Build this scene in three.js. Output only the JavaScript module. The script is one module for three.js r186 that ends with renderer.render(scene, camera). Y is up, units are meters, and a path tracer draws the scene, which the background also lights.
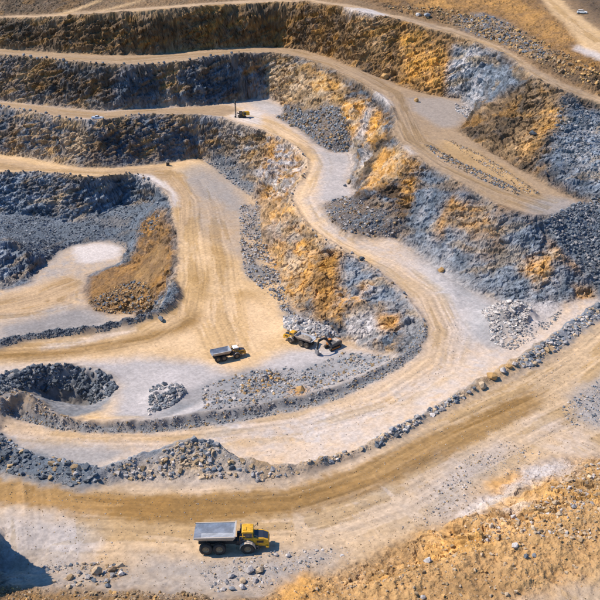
import * as THREE from 'three';
import { Sky } from 'three/addons/objects/Sky.js';
import { ConvexGeometry } from 'three/addons/geometries/ConvexGeometry.js';
import { RoundedBoxGeometry } from 'three/addons/geometries/RoundedBoxGeometry.js';
import { mergeGeometries, mergeVertices, toCreasedNormals } from 'three/addons/utils/BufferGeometryUtils.js';

// ---------------------------------------------------------------- camera, sky, sun, exposure
const scene = new THREE.Scene();
const camera = new THREE.PerspectiveCamera(38, 1, 1, 3000);
camera.position.set(0, 134, 0);
camera.rotation.set(THREE.MathUtils.degToRad(-26), 0, 0);
const SUN = new THREE.Vector3(-0.62, 0.78, -0.11).normalize();
const sky = new Sky(); sky.name = 'sky'; sky.scale.setScalar(2500);
sky.userData = { label: 'clear blue daylight sky above the quarry', category: 'sky', kind: 'structure' };
const su = sky.material.uniforms;
su.sunPosition.value.copy(SUN); su.turbidity.value = 3; su.rayleigh.value = 1.6; su.mieCoefficient.value = 0.004; su.cloudCoverage.value = 0;
scene.add(sky);
scene.environmentIntensity = 0.115;
const sun = new THREE.DirectionalLight(0xffedd6, 4.6);
sun.position.set(SUN.x * 500, SUN.y * 500, SUN.z * 500 - 260); sun.target.position.set(0, 0, -260); scene.add(sun, sun.target);
sun.castShadow = true; sun.shadow.mapSize.set(4096, 4096);
Object.assign(sun.shadow.camera, { left: -340, right: 340, top: 340, bottom: -340, near: 10, far: 1200 });
const renderer = new THREE.WebGLRenderer({ antialias: true });
renderer.setSize(1024, 1024); renderer.shadowMap.enabled = true;
renderer.toneMapping = THREE.LinearToneMapping; renderer.toneMappingExposure = 1.44;

// ---------------------------------------------------------------- survey of the quarry (metres): break lines x,z,height; soils; tracks; berms
const LINES = [
[-314.8,-519.8,62.0,-164.0,-496.0,64.5,-106.4,-484.0,69.0,-80.5,-489.2,70.4,-54.0,-492.7,71.7,-32.9,-501.5,71.9,-16.5,-504.3,72.6,5.4,-496.9,73.5,25.7,-468.7,74.0,49.7,-451.4,71.0,72.0,-433.2,68.0,79.7,-421.6,66.6,90.5,-404.6,64.5,95.1,-384.7,63.7,95.7,-360.2,63.0,101.6,-343.1,61.0,114.6,-333.1,58.0,170.0,-288.5,50.0],
[-309.3,-510.0,62.0,-162.0,-489.3,64.3,-131.5,-477.1,66.6,-104.1,-472.8,69.0,-78.1,-473.9,70.3,-52.5,-478.9,71.7,-32.1,-487.5,71.6,-16.2,-492.4,72.0,5.3,-485.3,73.0,20.5,-467.6,73.7,27.2,-450.3,74.0,41.6,-444.4,71.7,48.5,-439.2,70.6,70.3,-421.7,67.5,82.3,-409.5,65.0,89.8,-380.5,64.1,90.5,-355.7,63.5,92.3,-338.1,63.0,101.6,-328.8,60.5,111.5,-323.3,58.0,165.2,-279.2,50.0],
[-300.7,-489.0,50.0,-161.2,-479.9,50.0,-143.5,-474.3,49.9,-120.7,-467.5,49.9,-104.1,-463.6,49.8,-78.8,-468.0,49.0,-63.7,-473.3,49.6,-52.9,-472.3,50.8,-32.3,-481.3,50.8,-13.6,-485.7,50.3,0.0,-479.6,49.8,15.6,-461.5,49.2,29.3,-431.3,48.5,40.6,-420.1,46.5,46.9,-411.6,45.0,55.1,-401.5,44.0,65.5,-399.8,43.0,73.4,-392.1,42.5,74.3,-373.9,42.0,63.9,-346.5,41.0,70.8,-328.7,39.5,75.8,-320.4,38.0,80.5,-307.4,37.0,85.5,-297.7,36.0,90.1,-287.5,35.0,95.9,-283.1,34.0],
[-292.2,-473.9,50.0,-155.4,-461.1,50.0,-132.7,-453.8,49.8,-118.2,-446.4,49.7,-101.6,-439.3,49.6,-84.4,-439.9,49.0,-70.2,-444.5,48.6,-58.0,-447.3,49.3,-50.6,-450.2,50.5,-31.0,-459.5,50.8,-13.0,-465.1,50.3,0.0,-457.1,49.7,14.7,-432.4,49.0,23.4,-411.6,48.5,31.7,-396.3,47.0,37.1,-380.2,45.7,39.1,-368.7,45.0,39.2,-352.4,44.0,36.7,-338.0,42.5,39.7,-321.7,41.5,45.4,-306.7,40.2,54.0,-291.2,38.5,62.7,-277.5,36.0,69.1,-270.5,35.0,75.8,-266.7,34.5,84.0,-269.4,34.0,93.7,-278.1,34.0],
[-289.5,-459.0,29.0,-155.1,-450.0,29.0,-132.1,-441.3,29.0,-109.9,-432.9,29.0,-96.6,-428.8,29.0,-84.9,-432.9,29.0,-70.5,-437.0,29.0,-50.5,-438.1,29.0,-38.4,-445.6,29.0,-27.1,-454.5,29.0,-17.8,-455.6,29.0,-8.2,-445.5,28.5,-10.7,-422.0,28.2,0.0,-404.1,26.5,7.2,-385.6,25.0,15.0,-373.2,24.0,21.8,-377.8,24.0,22.7,-360.6,23.3,19.2,-341.5,22.0,21.6,-325.6,21.5,15.2,-314.3,21.0,11.1,-302.9,20.0,16.2,-293.6,18.5,26.0,-292.5,17.0,35.4,-293.1,16.0,42.0,-280.9,14.5,48.4,-268.9,13.0,54.9,-258.7,11.5,63.4,-252.2,11.0,68.4,-245.3,10.5,74.7,-238.2,11.0,81.7,-243.9,14.0,94.8,-248.3,15.0,163.4,-260.2,18.0],
[-280.6,-443.4,29.0,-150.8,-436.0,29.0,-133.1,-426.7,29.0,-115.4,-414.9,29.0,-102.1,-409.2,29.0,-92.6,-409.2,29.0,-86.7,-415.9,29.0,-73.0,-420.8,29.0,-48.6,-419.8,29.0,-37.5,-414.9,29.0,-28.3,-405.2,28.6,-17.6,-396.7,28.0,-9.1,-386.7,27.0,-1.3,-374.2,25.5,2.6,-362.7,24.0,2.5,-349.2,22.5,-2.0,-335.6,21.0,-4.3,-322.8,20.0,-0.8,-309.3,18.8,2.6,-299.2,17.5,9.0,-289.9,16.5,16.5,-281.7,15.3,21.3,-275.2,14.7,26.7,-265.1,14.0,31.0,-257.0,13.0,34.6,-245.9,12.3,37.2,-238.3,11.6,37.3,-231.6,11.0,34.7,-224.7,10.0,29.0,-219.6,8.2,23.0,-216.0,6.6,11.2,-209.5,4.6,0.0,-205.3,3.6,-13.7,-201.9,2.9,-27.1,-199.0,2.5,-40.3,-195.9,2.3,-53.4,-194.8,2.4,-63.9,-196.3,3.0,-71.5,-200.8,3.6,-82.7,-203.7,4.0,-141.0,-209.9,4.0],
[33.8,-221.9,9.2,29.4,-217.7,7.6,23.1,-214.0,5.8,11.5,-207.4,3.6,0.3,-203.3,2.3,-13.6,-199.9,1.4,-27.1,-197.5,0.9,-40.2,-194.7,0.6,-53.4,-194.0,0.6,-64.5,-195.5,0.7,-75.0,-199.5,0.9,-82.8,-202.8,1.0,-140.0,-206.7,1.4],
[4.0,-333.4,21.3,4.2,-317.9,20.5,5.6,-306.6,19.0,11.9,-294.2,17.5,20.4,-289.7,16.2,28.7,-289.6,15.5],
[-275.8,-426.0,11.0,-148.1,-418.1,10.0,-131.7,-412.3,10.0,-114.7,-402.6,9.9,-104.0,-397.9,9.9,-85.2,-398.1,9.8,-67.2,-404.6,9.8,-50.0,-414.2,9.4,-41.0,-406.6,8.2,-30.3,-389.1,6.4,-22.4,-371.9,5.0,-18.7,-357.7,4.0,-15.1,-321.3,2.5,-7.7,-290.9,1.5,-4.8,-270.3,1.0,-1.0,-258.2,1.0,6.5,-250.4,1.0,14.3,-243.0,1.0,19.3,-237.4,1.2,25.6,-230.8,2.5],
[-256.9,-392.9,11.0,-139.1,-389.1,10.0,-125.7,-390.8,9.7,-111.1,-388.0,9.4,-101.0,-384.2,9.2,-92.1,-385.5,9.0,-81.7,-391.2,8.4,-74.5,-390.1,8.0,-66.1,-380.1,7.4,-60.2,-370.2,7.0,-55.9,-358.2,6.6,-53.3,-341.3,6.0,-48.4,-319.1,5.5,-45.6,-296.6,5.0,-44.8,-278.7,4.3,-42.4,-270.5,4.0,-43.7,-262.4,3.8,-47.2,-256.6,3.5,-54.3,-251.7,3.3,-63.9,-246.0,3.0,-74.1,-244.3,3.0,-84.2,-241.6,3.0,-93.0,-236.8,3.0,-144.3,-215.9,3.0],
[-190.2,-297.1,-13.0,-118.4,-310.5,-13.5,-108.4,-317.1,-13.5,-107.5,-335.0,-13.5,-105.4,-350.5,-13.2,-100.5,-355.7,-13.0,-84.9,-361.5,-12.5,-76.3,-355.7,-13.0,-75.7,-338.1,-13.5,-88.3,-327.9,-14.0,-86.1,-312.5,-14.0,-79.5,-298.2,-14.0,-72.2,-292.3,-14.0,-64.8,-293.1,-14.0],
[-64.8,-293.1,-14.0,-54.9,-282.6,-14.0,-59.8,-274.9,-14.0,-70.1,-267.5,-14.0,-81.1,-265.3,-14.0,-92.2,-262.5,-14.0,-101.9,-257.0,-14.0,-158.3,-234.8,-14.0],
[-165.2,-334.4,-1.5,-124.2,-334.6,-2.5,-119.0,-336.8,-2.5,-113.0,-334.4,-6.0,-108.9,-336.2,-9.0],
[-190.5,-371.9,-5.0,-137.4,-375.9,-5.5,-126.3,-377.2,-5.5,-117.6,-378.5,-6.5,-107.3,-373.4,-8.0,-94.3,-377.2,-6.5,-84.0,-385.2,-4.0,-74.5,-385.1,-2.0,-65.9,-375.3,0.0],
[-65.8,-328.8,-9.0,-63.8,-305.4,-8.5,-69.7,-295.2,-10.0],
[-129.6,-214.8,2.0,-88.9,-222.8,1.6,-77.7,-224.9,1.4,-65.8,-225.2,1.2,-55.7,-222.1,0.6,-44.9,-224.8,0.4,-21.7,-234.5,0.0,-3.2,-241.6,0.3,9.3,-236.2,0.8],
[-52.8,-216.1,0.2,-53.1,-208.6,0.2,-44.2,-202.9,0.6,-30.9,-206.9,0.6,-17.4,-215.6,0.5,0.0,-221.0,0.6,14.9,-223.4,1.2],
[-39.4,-268.6,3.0,-28.7,-262.5,2.2,-16.9,-263.7,1.6],
[-48.1,-361.6,6.3,-35.4,-340.4,5.0,-23.3,-312.2,3.3],
[-75.6,-220.1,-6.5,-69.4,-220.2,-9.0,-62.9,-218.3,-8.5,-59.3,-214.0,-5.0],
[-109.3,-203.5,8.0,-81.4,-201.2,7.5,-76.5,-203.2,7.5,-72.6,-201.6,6.6,-70.0,-200.1,5.0],
[-125.3,-177.6,0.0,-75.2,-177.6,0.0,-59.1,-173.5,0.0,-41.8,-173.3,0.2,-24.7,-173.8,0.4,-12.2,-172.5,0.8,0.0,-170.8,1.5,12.3,-174.1,3.2,25.1,-180.2,5.4,39.3,-192.5,7.4,54.9,-205.0,9.0,68.6,-216.4,10.0,79.7,-226.6,12.0,90.8,-234.3,13.0,187.1,-306.1,18.0],
[-80.1,-193.7,0.3,-62.9,-188.8,0.2,-41.5,-186.2,0.2,-20.7,-185.8,0.5,0.0,-188.3,1.5,18.8,-196.3,4.0,33.0,-204.0,6.4,45.6,-215.2,8.4,56.0,-225.2,9.4],
[44.8,-275.5,14.2,49.6,-250.5,11.8,49.0,-232.9,10.3],
[-86.8,-126.8,49.0,-51.1,-123.1,48.0,-48.7,-122.2,46.4,-43.9,-120.7,46.0,-39.9,-118.2,46.0,-33.7,-116.6,46.0,-29.0,-118.1,46.3,-25.2,-120.5,46.8,-21.1,-121.6,47.6,-17.8,-122.2,48.0,-15.2,-122.2,48.0,-12.4,-119.9,46.4,-8.3,-118.6,45.7,-1.7,-117.5,45.5,3.4,-119.3,45.4,8.6,-122.7,45.4,13.1,-125.6,45.4,16.9,-129.3,45.4,24.1,-136.2,45.3,30.7,-142.5,45.1,37.7,-148.7,44.7,45.5,-156.6,44.5,57.3,-169.8,44.3,70.7,-184.4,43.8,175.7,-296.8,44.0],
[-84.2,-120.0,45.5,-49.6,-116.9,45.0,-40.6,-114.0,45.0,-35.5,-112.9,45.0,-27.7,-114.7,45.0,-16.3,-115.0,45.0,-6.2,-114.5,45.0,0.0,-116.3,45.0,5.5,-119.6,45.0,11.5,-123.3,45.0,17.6,-127.1,45.0,24.8,-134.3,44.8,31.3,-140.1,44.6,39.3,-146.9,44.2,46.5,-152.2,44.0,55.1,-161.2,43.6,68.4,-176.7,43.0,162.5,-270.2,42.0],
[-69.1,-105.4,45.0,-46.1,-105.4,45.0,-30.2,-102.9,45.2,-14.6,-98.7,45.5,-4.4,-99.3,45.5,6.1,-105.2,45.2,19.3,-112.7,45.0,31.1,-123.8,44.8,43.8,-133.3,44.6,58.8,-146.1,44.2,117.8,-184.5,44.0],
[-44.3,-99.3,44.2,-38.2,-98.7,44.0,-33.5,-97.2,44.2,-24.2,-94.3,45.0,-14.0,-92.5,45.6,-5.2,-88.7,46.0,-1.4,-92.2,45.9,4.6,-93.3,45.8,9.6,-95.9,45.6,14.7,-99.7,45.5,20.1,-103.4,45.4,24.1,-105.6,45.4,30.4,-111.9,45.2,37.9,-118.5,45.0,44.1,-121.1,44.9,51.2,-122.1,44.8,80.8,-126.8,44.8],
[-43.7,-97.0,43.2,-40.1,-96.8,43.0],
[-41.3,-90.7,46.2,-32.8,-89.6,46.2,-23.1,-89.0,46.3,-13.5,-88.0,46.5,-7.9,-85.9,47.0],
[-4.7,-78.8,48.5,0.0,-83.6,48.3,5.3,-86.4,48.3,13.6,-90.1,48.6,22.2,-93.0,49.2,30.8,-94.9,50.0,38.8,-98.6,50.8,47.0,-102.1,51.5,67.4,-102.6,53.0],
[14.7,-77.9,49.5,25.9,-84.1,49.4,32.2,-86.2,49.6,39.7,-87.6,50.3,61.3,-89.1,52.0],
[123.6,-498.1,78.0,122.9,-468.3,76.5,121.6,-433.1,74.0,122.8,-417.7,72.6,121.7,-387.3,70.0,121.7,-361.2,68.0,142.9,-265.1,60.0],
[134.4,-498.1,78.0,130.9,-465.9,76.8,131.8,-435.5,74.6,133.9,-418.0,73.0,134.4,-404.1,72.0,169.8,-324.7,66.0],
[-49.5,-98.5,61,-49.5,-94.5,65,-54,-93.5,66,-55,-98.5,65,-64,-99,65,-64,-93,65],
[-46,-107,45,-45.4,-103,44.6,-44.9,-98,43.8,-44.0,-94,44,-42.5,-90,45.6,-41,-87,47],
[-91.9,-134.2,36.5,-54.5,-131.4,35.5,-52.0,-130.5,33.9,-47.0,-129.2,33.5,-42.8,-126.8,33.5,-36.2,-125.3,33.5,-31.2,-126.8,33.8,-27.1,-129.3,34.3,-22.7,-130.5,35.1,-19.1,-131.1,35.5,-16.4,-131.2,35.5,-13.3,-128.9,33.9,-9.0,-127.6,33.2,-1.8,-126.5,33.0,3.6,-128.3,32.9,9.2,-131.7,32.9,14.0,-134.6,32.9,18.1,-138.2,32.9,25.6,-145.1,32.8,32.6,-151.3,32.6,39.9,-157.4,32.2,48.0,-165.3,32.0,60.2,-178.4,31.8,73.9,-192.8,31.3,180.3,-304.5,31.5]
];
const PAINT = [
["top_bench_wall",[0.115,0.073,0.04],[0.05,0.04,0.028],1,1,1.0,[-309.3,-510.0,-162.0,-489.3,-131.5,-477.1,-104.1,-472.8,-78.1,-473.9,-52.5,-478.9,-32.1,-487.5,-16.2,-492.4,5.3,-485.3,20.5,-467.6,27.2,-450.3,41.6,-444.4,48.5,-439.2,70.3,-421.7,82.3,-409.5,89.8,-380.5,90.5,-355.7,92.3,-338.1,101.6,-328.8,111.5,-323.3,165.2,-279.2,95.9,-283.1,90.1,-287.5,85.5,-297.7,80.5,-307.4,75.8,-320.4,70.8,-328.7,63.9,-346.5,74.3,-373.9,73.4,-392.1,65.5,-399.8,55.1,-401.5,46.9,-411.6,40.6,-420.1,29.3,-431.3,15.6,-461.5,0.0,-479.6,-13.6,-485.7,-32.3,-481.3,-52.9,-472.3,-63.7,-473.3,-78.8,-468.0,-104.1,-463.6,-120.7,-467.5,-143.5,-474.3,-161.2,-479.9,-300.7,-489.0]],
["top_bench_road",[0.33,0.25,0.175],[0.55,0.405,0.262],0.03,1,1.0,[-314.8,-519.8,-164.0,-496.0,-106.4,-484.0,-80.5,-489.2,-54.0,-492.7,-32.9,-501.5,-16.5,-504.3,5.4,-496.9,25.7,-468.7,49.7,-451.4,72.0,-433.2,79.7,-421.6,90.5,-404.6,95.1,-384.7,95.7,-360.2,101.6,-343.1,114.6,-333.1,170.0,-288.5,165.2,-279.2,111.5,-323.3,101.6,-328.8,92.3,-338.1,90.5,-355.7,89.8,-380.5,82.3,-409.5,70.3,-421.7,48.5,-439.2,41.6,-444.4,27.2,-450.3,20.5,-467.6,5.3,-485.3,-16.2,-492.4,-32.1,-487.5,-52.5,-478.9,-78.1,-473.9,-104.1,-472.8,-131.5,-477.1,-162.0,-489.3,-309.3,-510.0]],
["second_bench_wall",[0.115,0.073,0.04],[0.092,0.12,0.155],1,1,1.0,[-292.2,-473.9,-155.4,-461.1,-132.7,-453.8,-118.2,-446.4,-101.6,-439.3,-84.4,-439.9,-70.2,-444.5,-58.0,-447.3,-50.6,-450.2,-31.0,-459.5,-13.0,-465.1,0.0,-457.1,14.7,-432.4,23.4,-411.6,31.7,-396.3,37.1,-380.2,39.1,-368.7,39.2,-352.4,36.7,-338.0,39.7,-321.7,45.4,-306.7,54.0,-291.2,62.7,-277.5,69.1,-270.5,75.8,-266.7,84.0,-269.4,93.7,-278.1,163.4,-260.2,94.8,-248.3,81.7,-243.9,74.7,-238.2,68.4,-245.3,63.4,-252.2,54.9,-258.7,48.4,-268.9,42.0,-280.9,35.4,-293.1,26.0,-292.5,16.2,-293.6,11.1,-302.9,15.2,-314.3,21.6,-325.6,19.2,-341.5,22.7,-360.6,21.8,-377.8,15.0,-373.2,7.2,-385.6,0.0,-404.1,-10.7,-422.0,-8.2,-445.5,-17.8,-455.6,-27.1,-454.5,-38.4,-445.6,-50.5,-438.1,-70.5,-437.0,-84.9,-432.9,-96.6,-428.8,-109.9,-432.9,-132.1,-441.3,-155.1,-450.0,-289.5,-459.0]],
["second_bench_road",[0.33,0.25,0.175],[0.37,0.27,0.175],0.05,1,1.0,[-300.7,-489.0,-161.2,-479.9,-143.5,-474.3,-120.7,-467.5,-104.1,-463.6,-78.8,-468.0,-63.7,-473.3,-52.9,-472.3,-32.3,-481.3,-13.6,-485.7,0.0,-479.6,15.6,-461.5,29.3,-431.3,40.6,-420.1,46.9,-411.6,55.1,-401.5,65.5,-399.8,73.4,-392.1,74.3,-373.9,63.9,-346.5,70.8,-328.7,75.8,-320.4,80.5,-307.4,85.5,-297.7,90.1,-287.5,95.9,-283.1,93.7,-278.1,84.0,-269.4,75.8,-266.7,69.1,-270.5,62.7,-277.5,54.0,-291.2,45.4,-306.7,39.7,-321.7,36.7,-338.0,39.2,-352.4,39.1,-368.7,37.1,-380.2,31.7,-396.3,23.4,-411.6,14.7,-432.4,0.0,-457.1,-13.0,-465.1,-31.0,-459.5,-50.6,-450.2,-58.0,-447.3,-70.2,-444.5,-84.4,-439.9,-101.6,-439.3,-118.2,-446.4,-132.7,-453.8,-155.4,-461.1,-292.2,-473.9]],
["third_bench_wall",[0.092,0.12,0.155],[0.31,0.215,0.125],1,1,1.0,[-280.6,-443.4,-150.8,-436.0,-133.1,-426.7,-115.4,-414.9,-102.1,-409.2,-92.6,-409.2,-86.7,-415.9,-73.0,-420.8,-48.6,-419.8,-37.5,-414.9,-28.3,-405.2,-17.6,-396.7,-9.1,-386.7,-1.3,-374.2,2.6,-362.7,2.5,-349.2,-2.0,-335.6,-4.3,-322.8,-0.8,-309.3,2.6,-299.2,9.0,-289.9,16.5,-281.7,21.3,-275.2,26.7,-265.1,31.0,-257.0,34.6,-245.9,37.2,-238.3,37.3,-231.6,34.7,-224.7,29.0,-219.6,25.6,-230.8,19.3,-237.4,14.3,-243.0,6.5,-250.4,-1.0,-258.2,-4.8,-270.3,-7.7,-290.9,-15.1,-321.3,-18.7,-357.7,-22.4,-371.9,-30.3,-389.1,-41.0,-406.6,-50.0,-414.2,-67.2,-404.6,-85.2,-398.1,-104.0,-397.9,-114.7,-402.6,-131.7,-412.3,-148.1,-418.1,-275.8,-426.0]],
["haul_road",[0.49,0.462,0.458],[0.55,0.405,0.262],0.05,1.5,1.0,[-289.5,-459.0,-155.1,-450.0,-132.1,-441.3,-109.9,-432.9,-96.6,-428.8,-84.9,-432.9,-70.5,-437.0,-50.5,-438.1,-38.4,-445.6,-27.1,-454.5,-17.8,-455.6,-8.2,-445.5,-10.7,-422.0,0.0,-404.1,7.2,-385.6,15.0,-373.2,21.8,-377.8,22.7,-360.6,19.2,-341.5,21.6,-325.6,15.2,-314.3,11.1,-302.9,16.2,-293.6,26.0,-292.5,35.4,-293.1,42.0,-280.9,48.4,-268.9,54.9,-258.7,63.4,-252.2,68.4,-245.3,74.7,-238.2,81.7,-243.9,94.8,-248.3,163.4,-260.2,187.1,-306.1,90.8,-234.3,79.7,-226.6,68.6,-216.4,54.9,-205.0,39.3,-192.5,25.1,-180.2,12.3,-174.1,0.0,-170.8,-12.2,-172.5,-24.7,-173.8,-41.8,-173.3,-59.1,-173.5,-75.2,-177.6,-125.3,-177.6,-141.0,-209.9,-82.7,-203.7,-71.5,-200.8,-63.9,-196.3,-53.4,-194.8,-40.3,-195.9,-27.1,-199.0,-13.7,-201.9,0.0,-205.3,11.2,-209.5,23.0,-216.0,29.0,-219.6,34.7,-224.7,37.3,-231.6,37.2,-238.3,34.6,-245.9,31.0,-257.0,26.7,-265.1,21.3,-275.2,16.5,-281.7,9.0,-289.9,2.6,-299.2,-0.8,-309.3,-4.3,-322.8,-2.0,-335.6,2.5,-349.2,2.6,-362.7,-1.3,-374.2,-9.1,-386.7,-17.6,-396.7,-28.3,-405.2,-37.5,-414.9,-48.6,-419.8,-73.0,-420.8,-86.7,-415.9,-92.6,-409.2,-102.1,-409.2,-115.4,-414.9,-133.1,-426.7,-150.8,-436.0,-280.6,-443.4]],
["quarry_floor",[0.7,0.525,0.345],[0.47,0.33,0.18],0.06,1.5,1.0,[-275.8,-426.0,-148.1,-418.1,-131.7,-412.3,-114.7,-402.6,-104.0,-397.9,-85.2,-398.1,-67.2,-404.6,-50.0,-414.2,-41.0,-406.6,-30.3,-389.1,-22.4,-371.9,-18.7,-357.7,-15.1,-321.3,-7.7,-290.9,-4.8,-270.3,-1.0,-258.2,6.5,-250.4,14.3,-243.0,19.3,-237.4,25.6,-230.8,29.0,-219.6,23.0,-216.0,11.2,-209.5,0.0,-205.3,-13.7,-201.9,-27.1,-199.0,-40.3,-195.9,-53.4,-194.8,-63.9,-196.3,-71.5,-200.8,-82.7,-203.7,-141.0,-209.9,-144.3,-215.9,-93.0,-236.8,-84.2,-241.6,-74.1,-244.3,-63.9,-246.0,-54.3,-251.7,-47.2,-256.6,-43.7,-262.4,-42.4,-270.5,-44.8,-278.7,-45.6,-296.6,-48.4,-319.1,-53.3,-341.3,-55.9,-358.2,-60.2,-370.2,-66.1,-380.1,-74.5,-390.1,-81.7,-391.2,-92.1,-385.5,-101.0,-384.2,-111.1,-388.0,-125.7,-390.8,-139.1,-389.1,-256.9,-392.9]],
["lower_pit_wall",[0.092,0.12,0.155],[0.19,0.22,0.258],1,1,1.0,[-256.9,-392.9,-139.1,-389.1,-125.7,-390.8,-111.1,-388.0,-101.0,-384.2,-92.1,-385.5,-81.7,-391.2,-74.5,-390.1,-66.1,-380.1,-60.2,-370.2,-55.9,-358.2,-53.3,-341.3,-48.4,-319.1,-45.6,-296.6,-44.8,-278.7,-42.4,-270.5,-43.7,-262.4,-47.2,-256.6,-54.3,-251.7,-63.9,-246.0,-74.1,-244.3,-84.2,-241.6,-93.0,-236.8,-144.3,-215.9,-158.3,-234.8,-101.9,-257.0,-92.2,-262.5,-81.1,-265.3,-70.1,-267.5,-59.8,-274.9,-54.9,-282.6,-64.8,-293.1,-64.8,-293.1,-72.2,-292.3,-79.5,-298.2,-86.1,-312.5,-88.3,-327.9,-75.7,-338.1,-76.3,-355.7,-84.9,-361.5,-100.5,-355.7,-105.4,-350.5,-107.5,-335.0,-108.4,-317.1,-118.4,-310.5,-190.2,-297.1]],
["lower_pit_floor",[0.335,0.32,0.315],[0.55,0.405,0.262],0.06,1,1.0,[-190.2,-297.1,-118.4,-310.5,-108.4,-317.1,-107.5,-335.0,-105.4,-350.5,-100.5,-355.7,-84.9,-361.5,-76.3,-355.7,-75.7,-338.1,-88.3,-327.9,-86.1,-312.5,-79.5,-298.2,-72.2,-292.3,-64.8,-293.1,-64.8,-293.1,-54.9,-282.6,-59.8,-274.9,-70.1,-267.5,-81.1,-265.3,-92.2,-262.5,-101.9,-257.0,-158.3,-234.8]],
["",[0.115,0.073,0.04],[0.27,0.155,0.062],1,3,0.6,[-126.0,-475.1,-118.9,-474.0,-111.9,-472.9,-104.9,-471.9,-98.2,-472.0,-91.5,-472.2,-84.9,-473.2,-78.2,-473.4,-71.6,-474.5,-64.9,-475.7,-58.3,-477.2,-51.6,-478.3,-45.0,-481.2,-45.1,-479.5,-45.2,-477.8,-45.3,-476.1,-51.9,-473.2,-58.8,-473.2,-65.7,-473.1,-72.3,-471.0,-78.8,-468.5,-85.4,-467.5,-91.9,-466.6,-98.4,-465.7,-105.0,-465.0,-112.0,-466.6,-119.1,-467.9,-126.3,-469.7,-126.2,-472.5]],
["",[0.27,0.155,0.062],[0.115,0.073,0.04],1,4,1.0,[-52.6,-478.6,-46.0,-481.2,-39.3,-483.9,-32.6,-486.4,-25.7,-488.5,-18.8,-490.3,-11.8,-490.1,-4.8,-487.7,2.1,-485.2,9.0,-479.8,15.5,-472.2,17.4,-467.4,19.2,-461.4,21.0,-454.4,22.7,-447.7,15.6,-462.7,7.9,-471.6,0.0,-480.4,-6.8,-483.1,-13.6,-485.7,-20.3,-483.9,-27.0,-482.1,-33.6,-480.6,-40.1,-478.1,-46.6,-475.4,-53.0,-473.3,-52.8,-475.1,-52.7,-476.9]],
["",[0.27,0.155,0.062],[0.115,0.073,0.04],1,3,1.0,[0.0,-483.9,7.9,-479.0,15.5,-471.6,25.8,-451.9,31.6,-447.7,37.3,-445.0,42.9,-441.7,48.4,-437.4,52.7,-431.5,56.9,-425.4,61.0,-419.1,62.0,-412.4,63.1,-406.2,64.2,-401.1,58.3,-403.4,52.7,-407.9,47.1,-413.7,42.1,-419.9,36.9,-425.3,31.7,-430.9,26.4,-439.6,21.1,-450.4,15.6,-462.7,10.5,-470.0,5.3,-478.1]],
["",[0.31,0.215,0.125],[0.27,0.155,0.062],1,3,0.7,[18.0,-466.3,25.8,-451.6,32.2,-446.9,38.5,-443.4,44.7,-438.9,46.2,-430.5,40.2,-431.3,34.1,-432.6,27.3,-441.7,20.4,-454.5,19.2,-460.5]],
["",[0.27,0.155,0.062],[0.5,0.285,0.105],1,3,1.0,[48.4,-437.4,54.0,-432.8,59.4,-428.4,64.8,-423.8,70.0,-419.3,71.3,-408.7,69.6,-405.2,67.9,-402.2,66.4,-399.9,60.1,-402.0,53.9,-405.9,47.9,-412.2,48.1,-417.7,48.2,-422.9,48.3,-427.9,48.3,-432.7]],
["",[0.19,0.22,0.258],[0.45,0.43,0.425],1,1.5,1.0,[70.7,-417.0,76.0,-412.1,81.0,-406.4,84.0,-395.6,86.6,-384.1,82.2,-380.4,79.4,-375.3,76.1,-367.2,73.4,-373.8,73.1,-393.5,67.7,-399.8,67.0,-403.8,68.2,-407.7,69.4,-412.2]],
["",[0.092,0.12,0.155],[0.19,0.22,0.258],1,2,1.0,[81.5,-404.1,85.3,-391.6,88.6,-378.1,88.9,-358.4,90.0,-343.8,85.7,-349.0,81.3,-354.9,75.4,-357.4,80.7,-380.4,81.3,-393.2]],
["",[0.31,0.215,0.125],[0.115,0.073,0.04],1,2.5,1.0,[81.3,-354.9,85.5,-347.9,89.7,-342.0,93.5,-334.2,98.2,-329.6,100.6,-323.0,97.6,-320.4,94.5,-317.9,91.4,-315.3,88.4,-312.5,84.7,-311.4,81.0,-310.3,77.6,-318.4,73.6,-325.6,69.6,-333.3,65.3,-350.4,70.4,-356.9,74.4,-358.3,77.9,-356.5]],
["",[0.115,0.073,0.04],[0.05,0.04,0.028],1,2.5,0.7,[84.3,-351.3,88.0,-342.5,92.0,-336.0,92.6,-327.5,88.7,-327.5,84.8,-327.5,80.8,-327.6,76.8,-327.6,72.2,-333.4,67.6,-340.3,72.8,-353.5,76.8,-353.3,80.6,-352.4]],
["",[0.092,0.12,0.155],[0.19,0.22,0.258],0.9,3,1.0,[98.0,-328.6,102.2,-325.3,106.5,-322.6,110.7,-319.6,114.3,-314.9,117.7,-310.0,120.7,-304.6,119.0,-297.9,117.6,-292.4,116.5,-287.6,115.6,-283.2,114.7,-279.1,110.8,-279.9,106.9,-280.8,102.9,-281.6,99.0,-282.7,95.1,-287.2,91.1,-292.1,87.9,-301.2,90.8,-310.8,93.4,-314.3,96.0,-317.6,98.5,-320.8]],
["",[0.45,0.43,0.425],[0.19,0.22,0.258],0.9,1.5,0.75,[103.5,-314.0,109.5,-314.2,113.0,-309.7,116.4,-304.9,119.4,-299.7,118.1,-294.5,117.1,-290.0,116.2,-285.9,115.3,-282.0,111.3,-283.3,107.2,-284.7,103.1,-286.1,101.2,-292.0,99.2,-298.4,94.9,-294.0,95.4,-302.9,98.1,-306.7,100.8,-310.3]],
["",[0.5,0.285,0.105],[0.31,0.215,0.125],0.8,2,0.7,[91.2,-329.4,97.7,-326.6,95.2,-319.7,91.6,-316.7,88.1,-313.6,84.5,-310.2,81.7,-318.1,84.9,-322.2,88.1,-326.0]],
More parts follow.
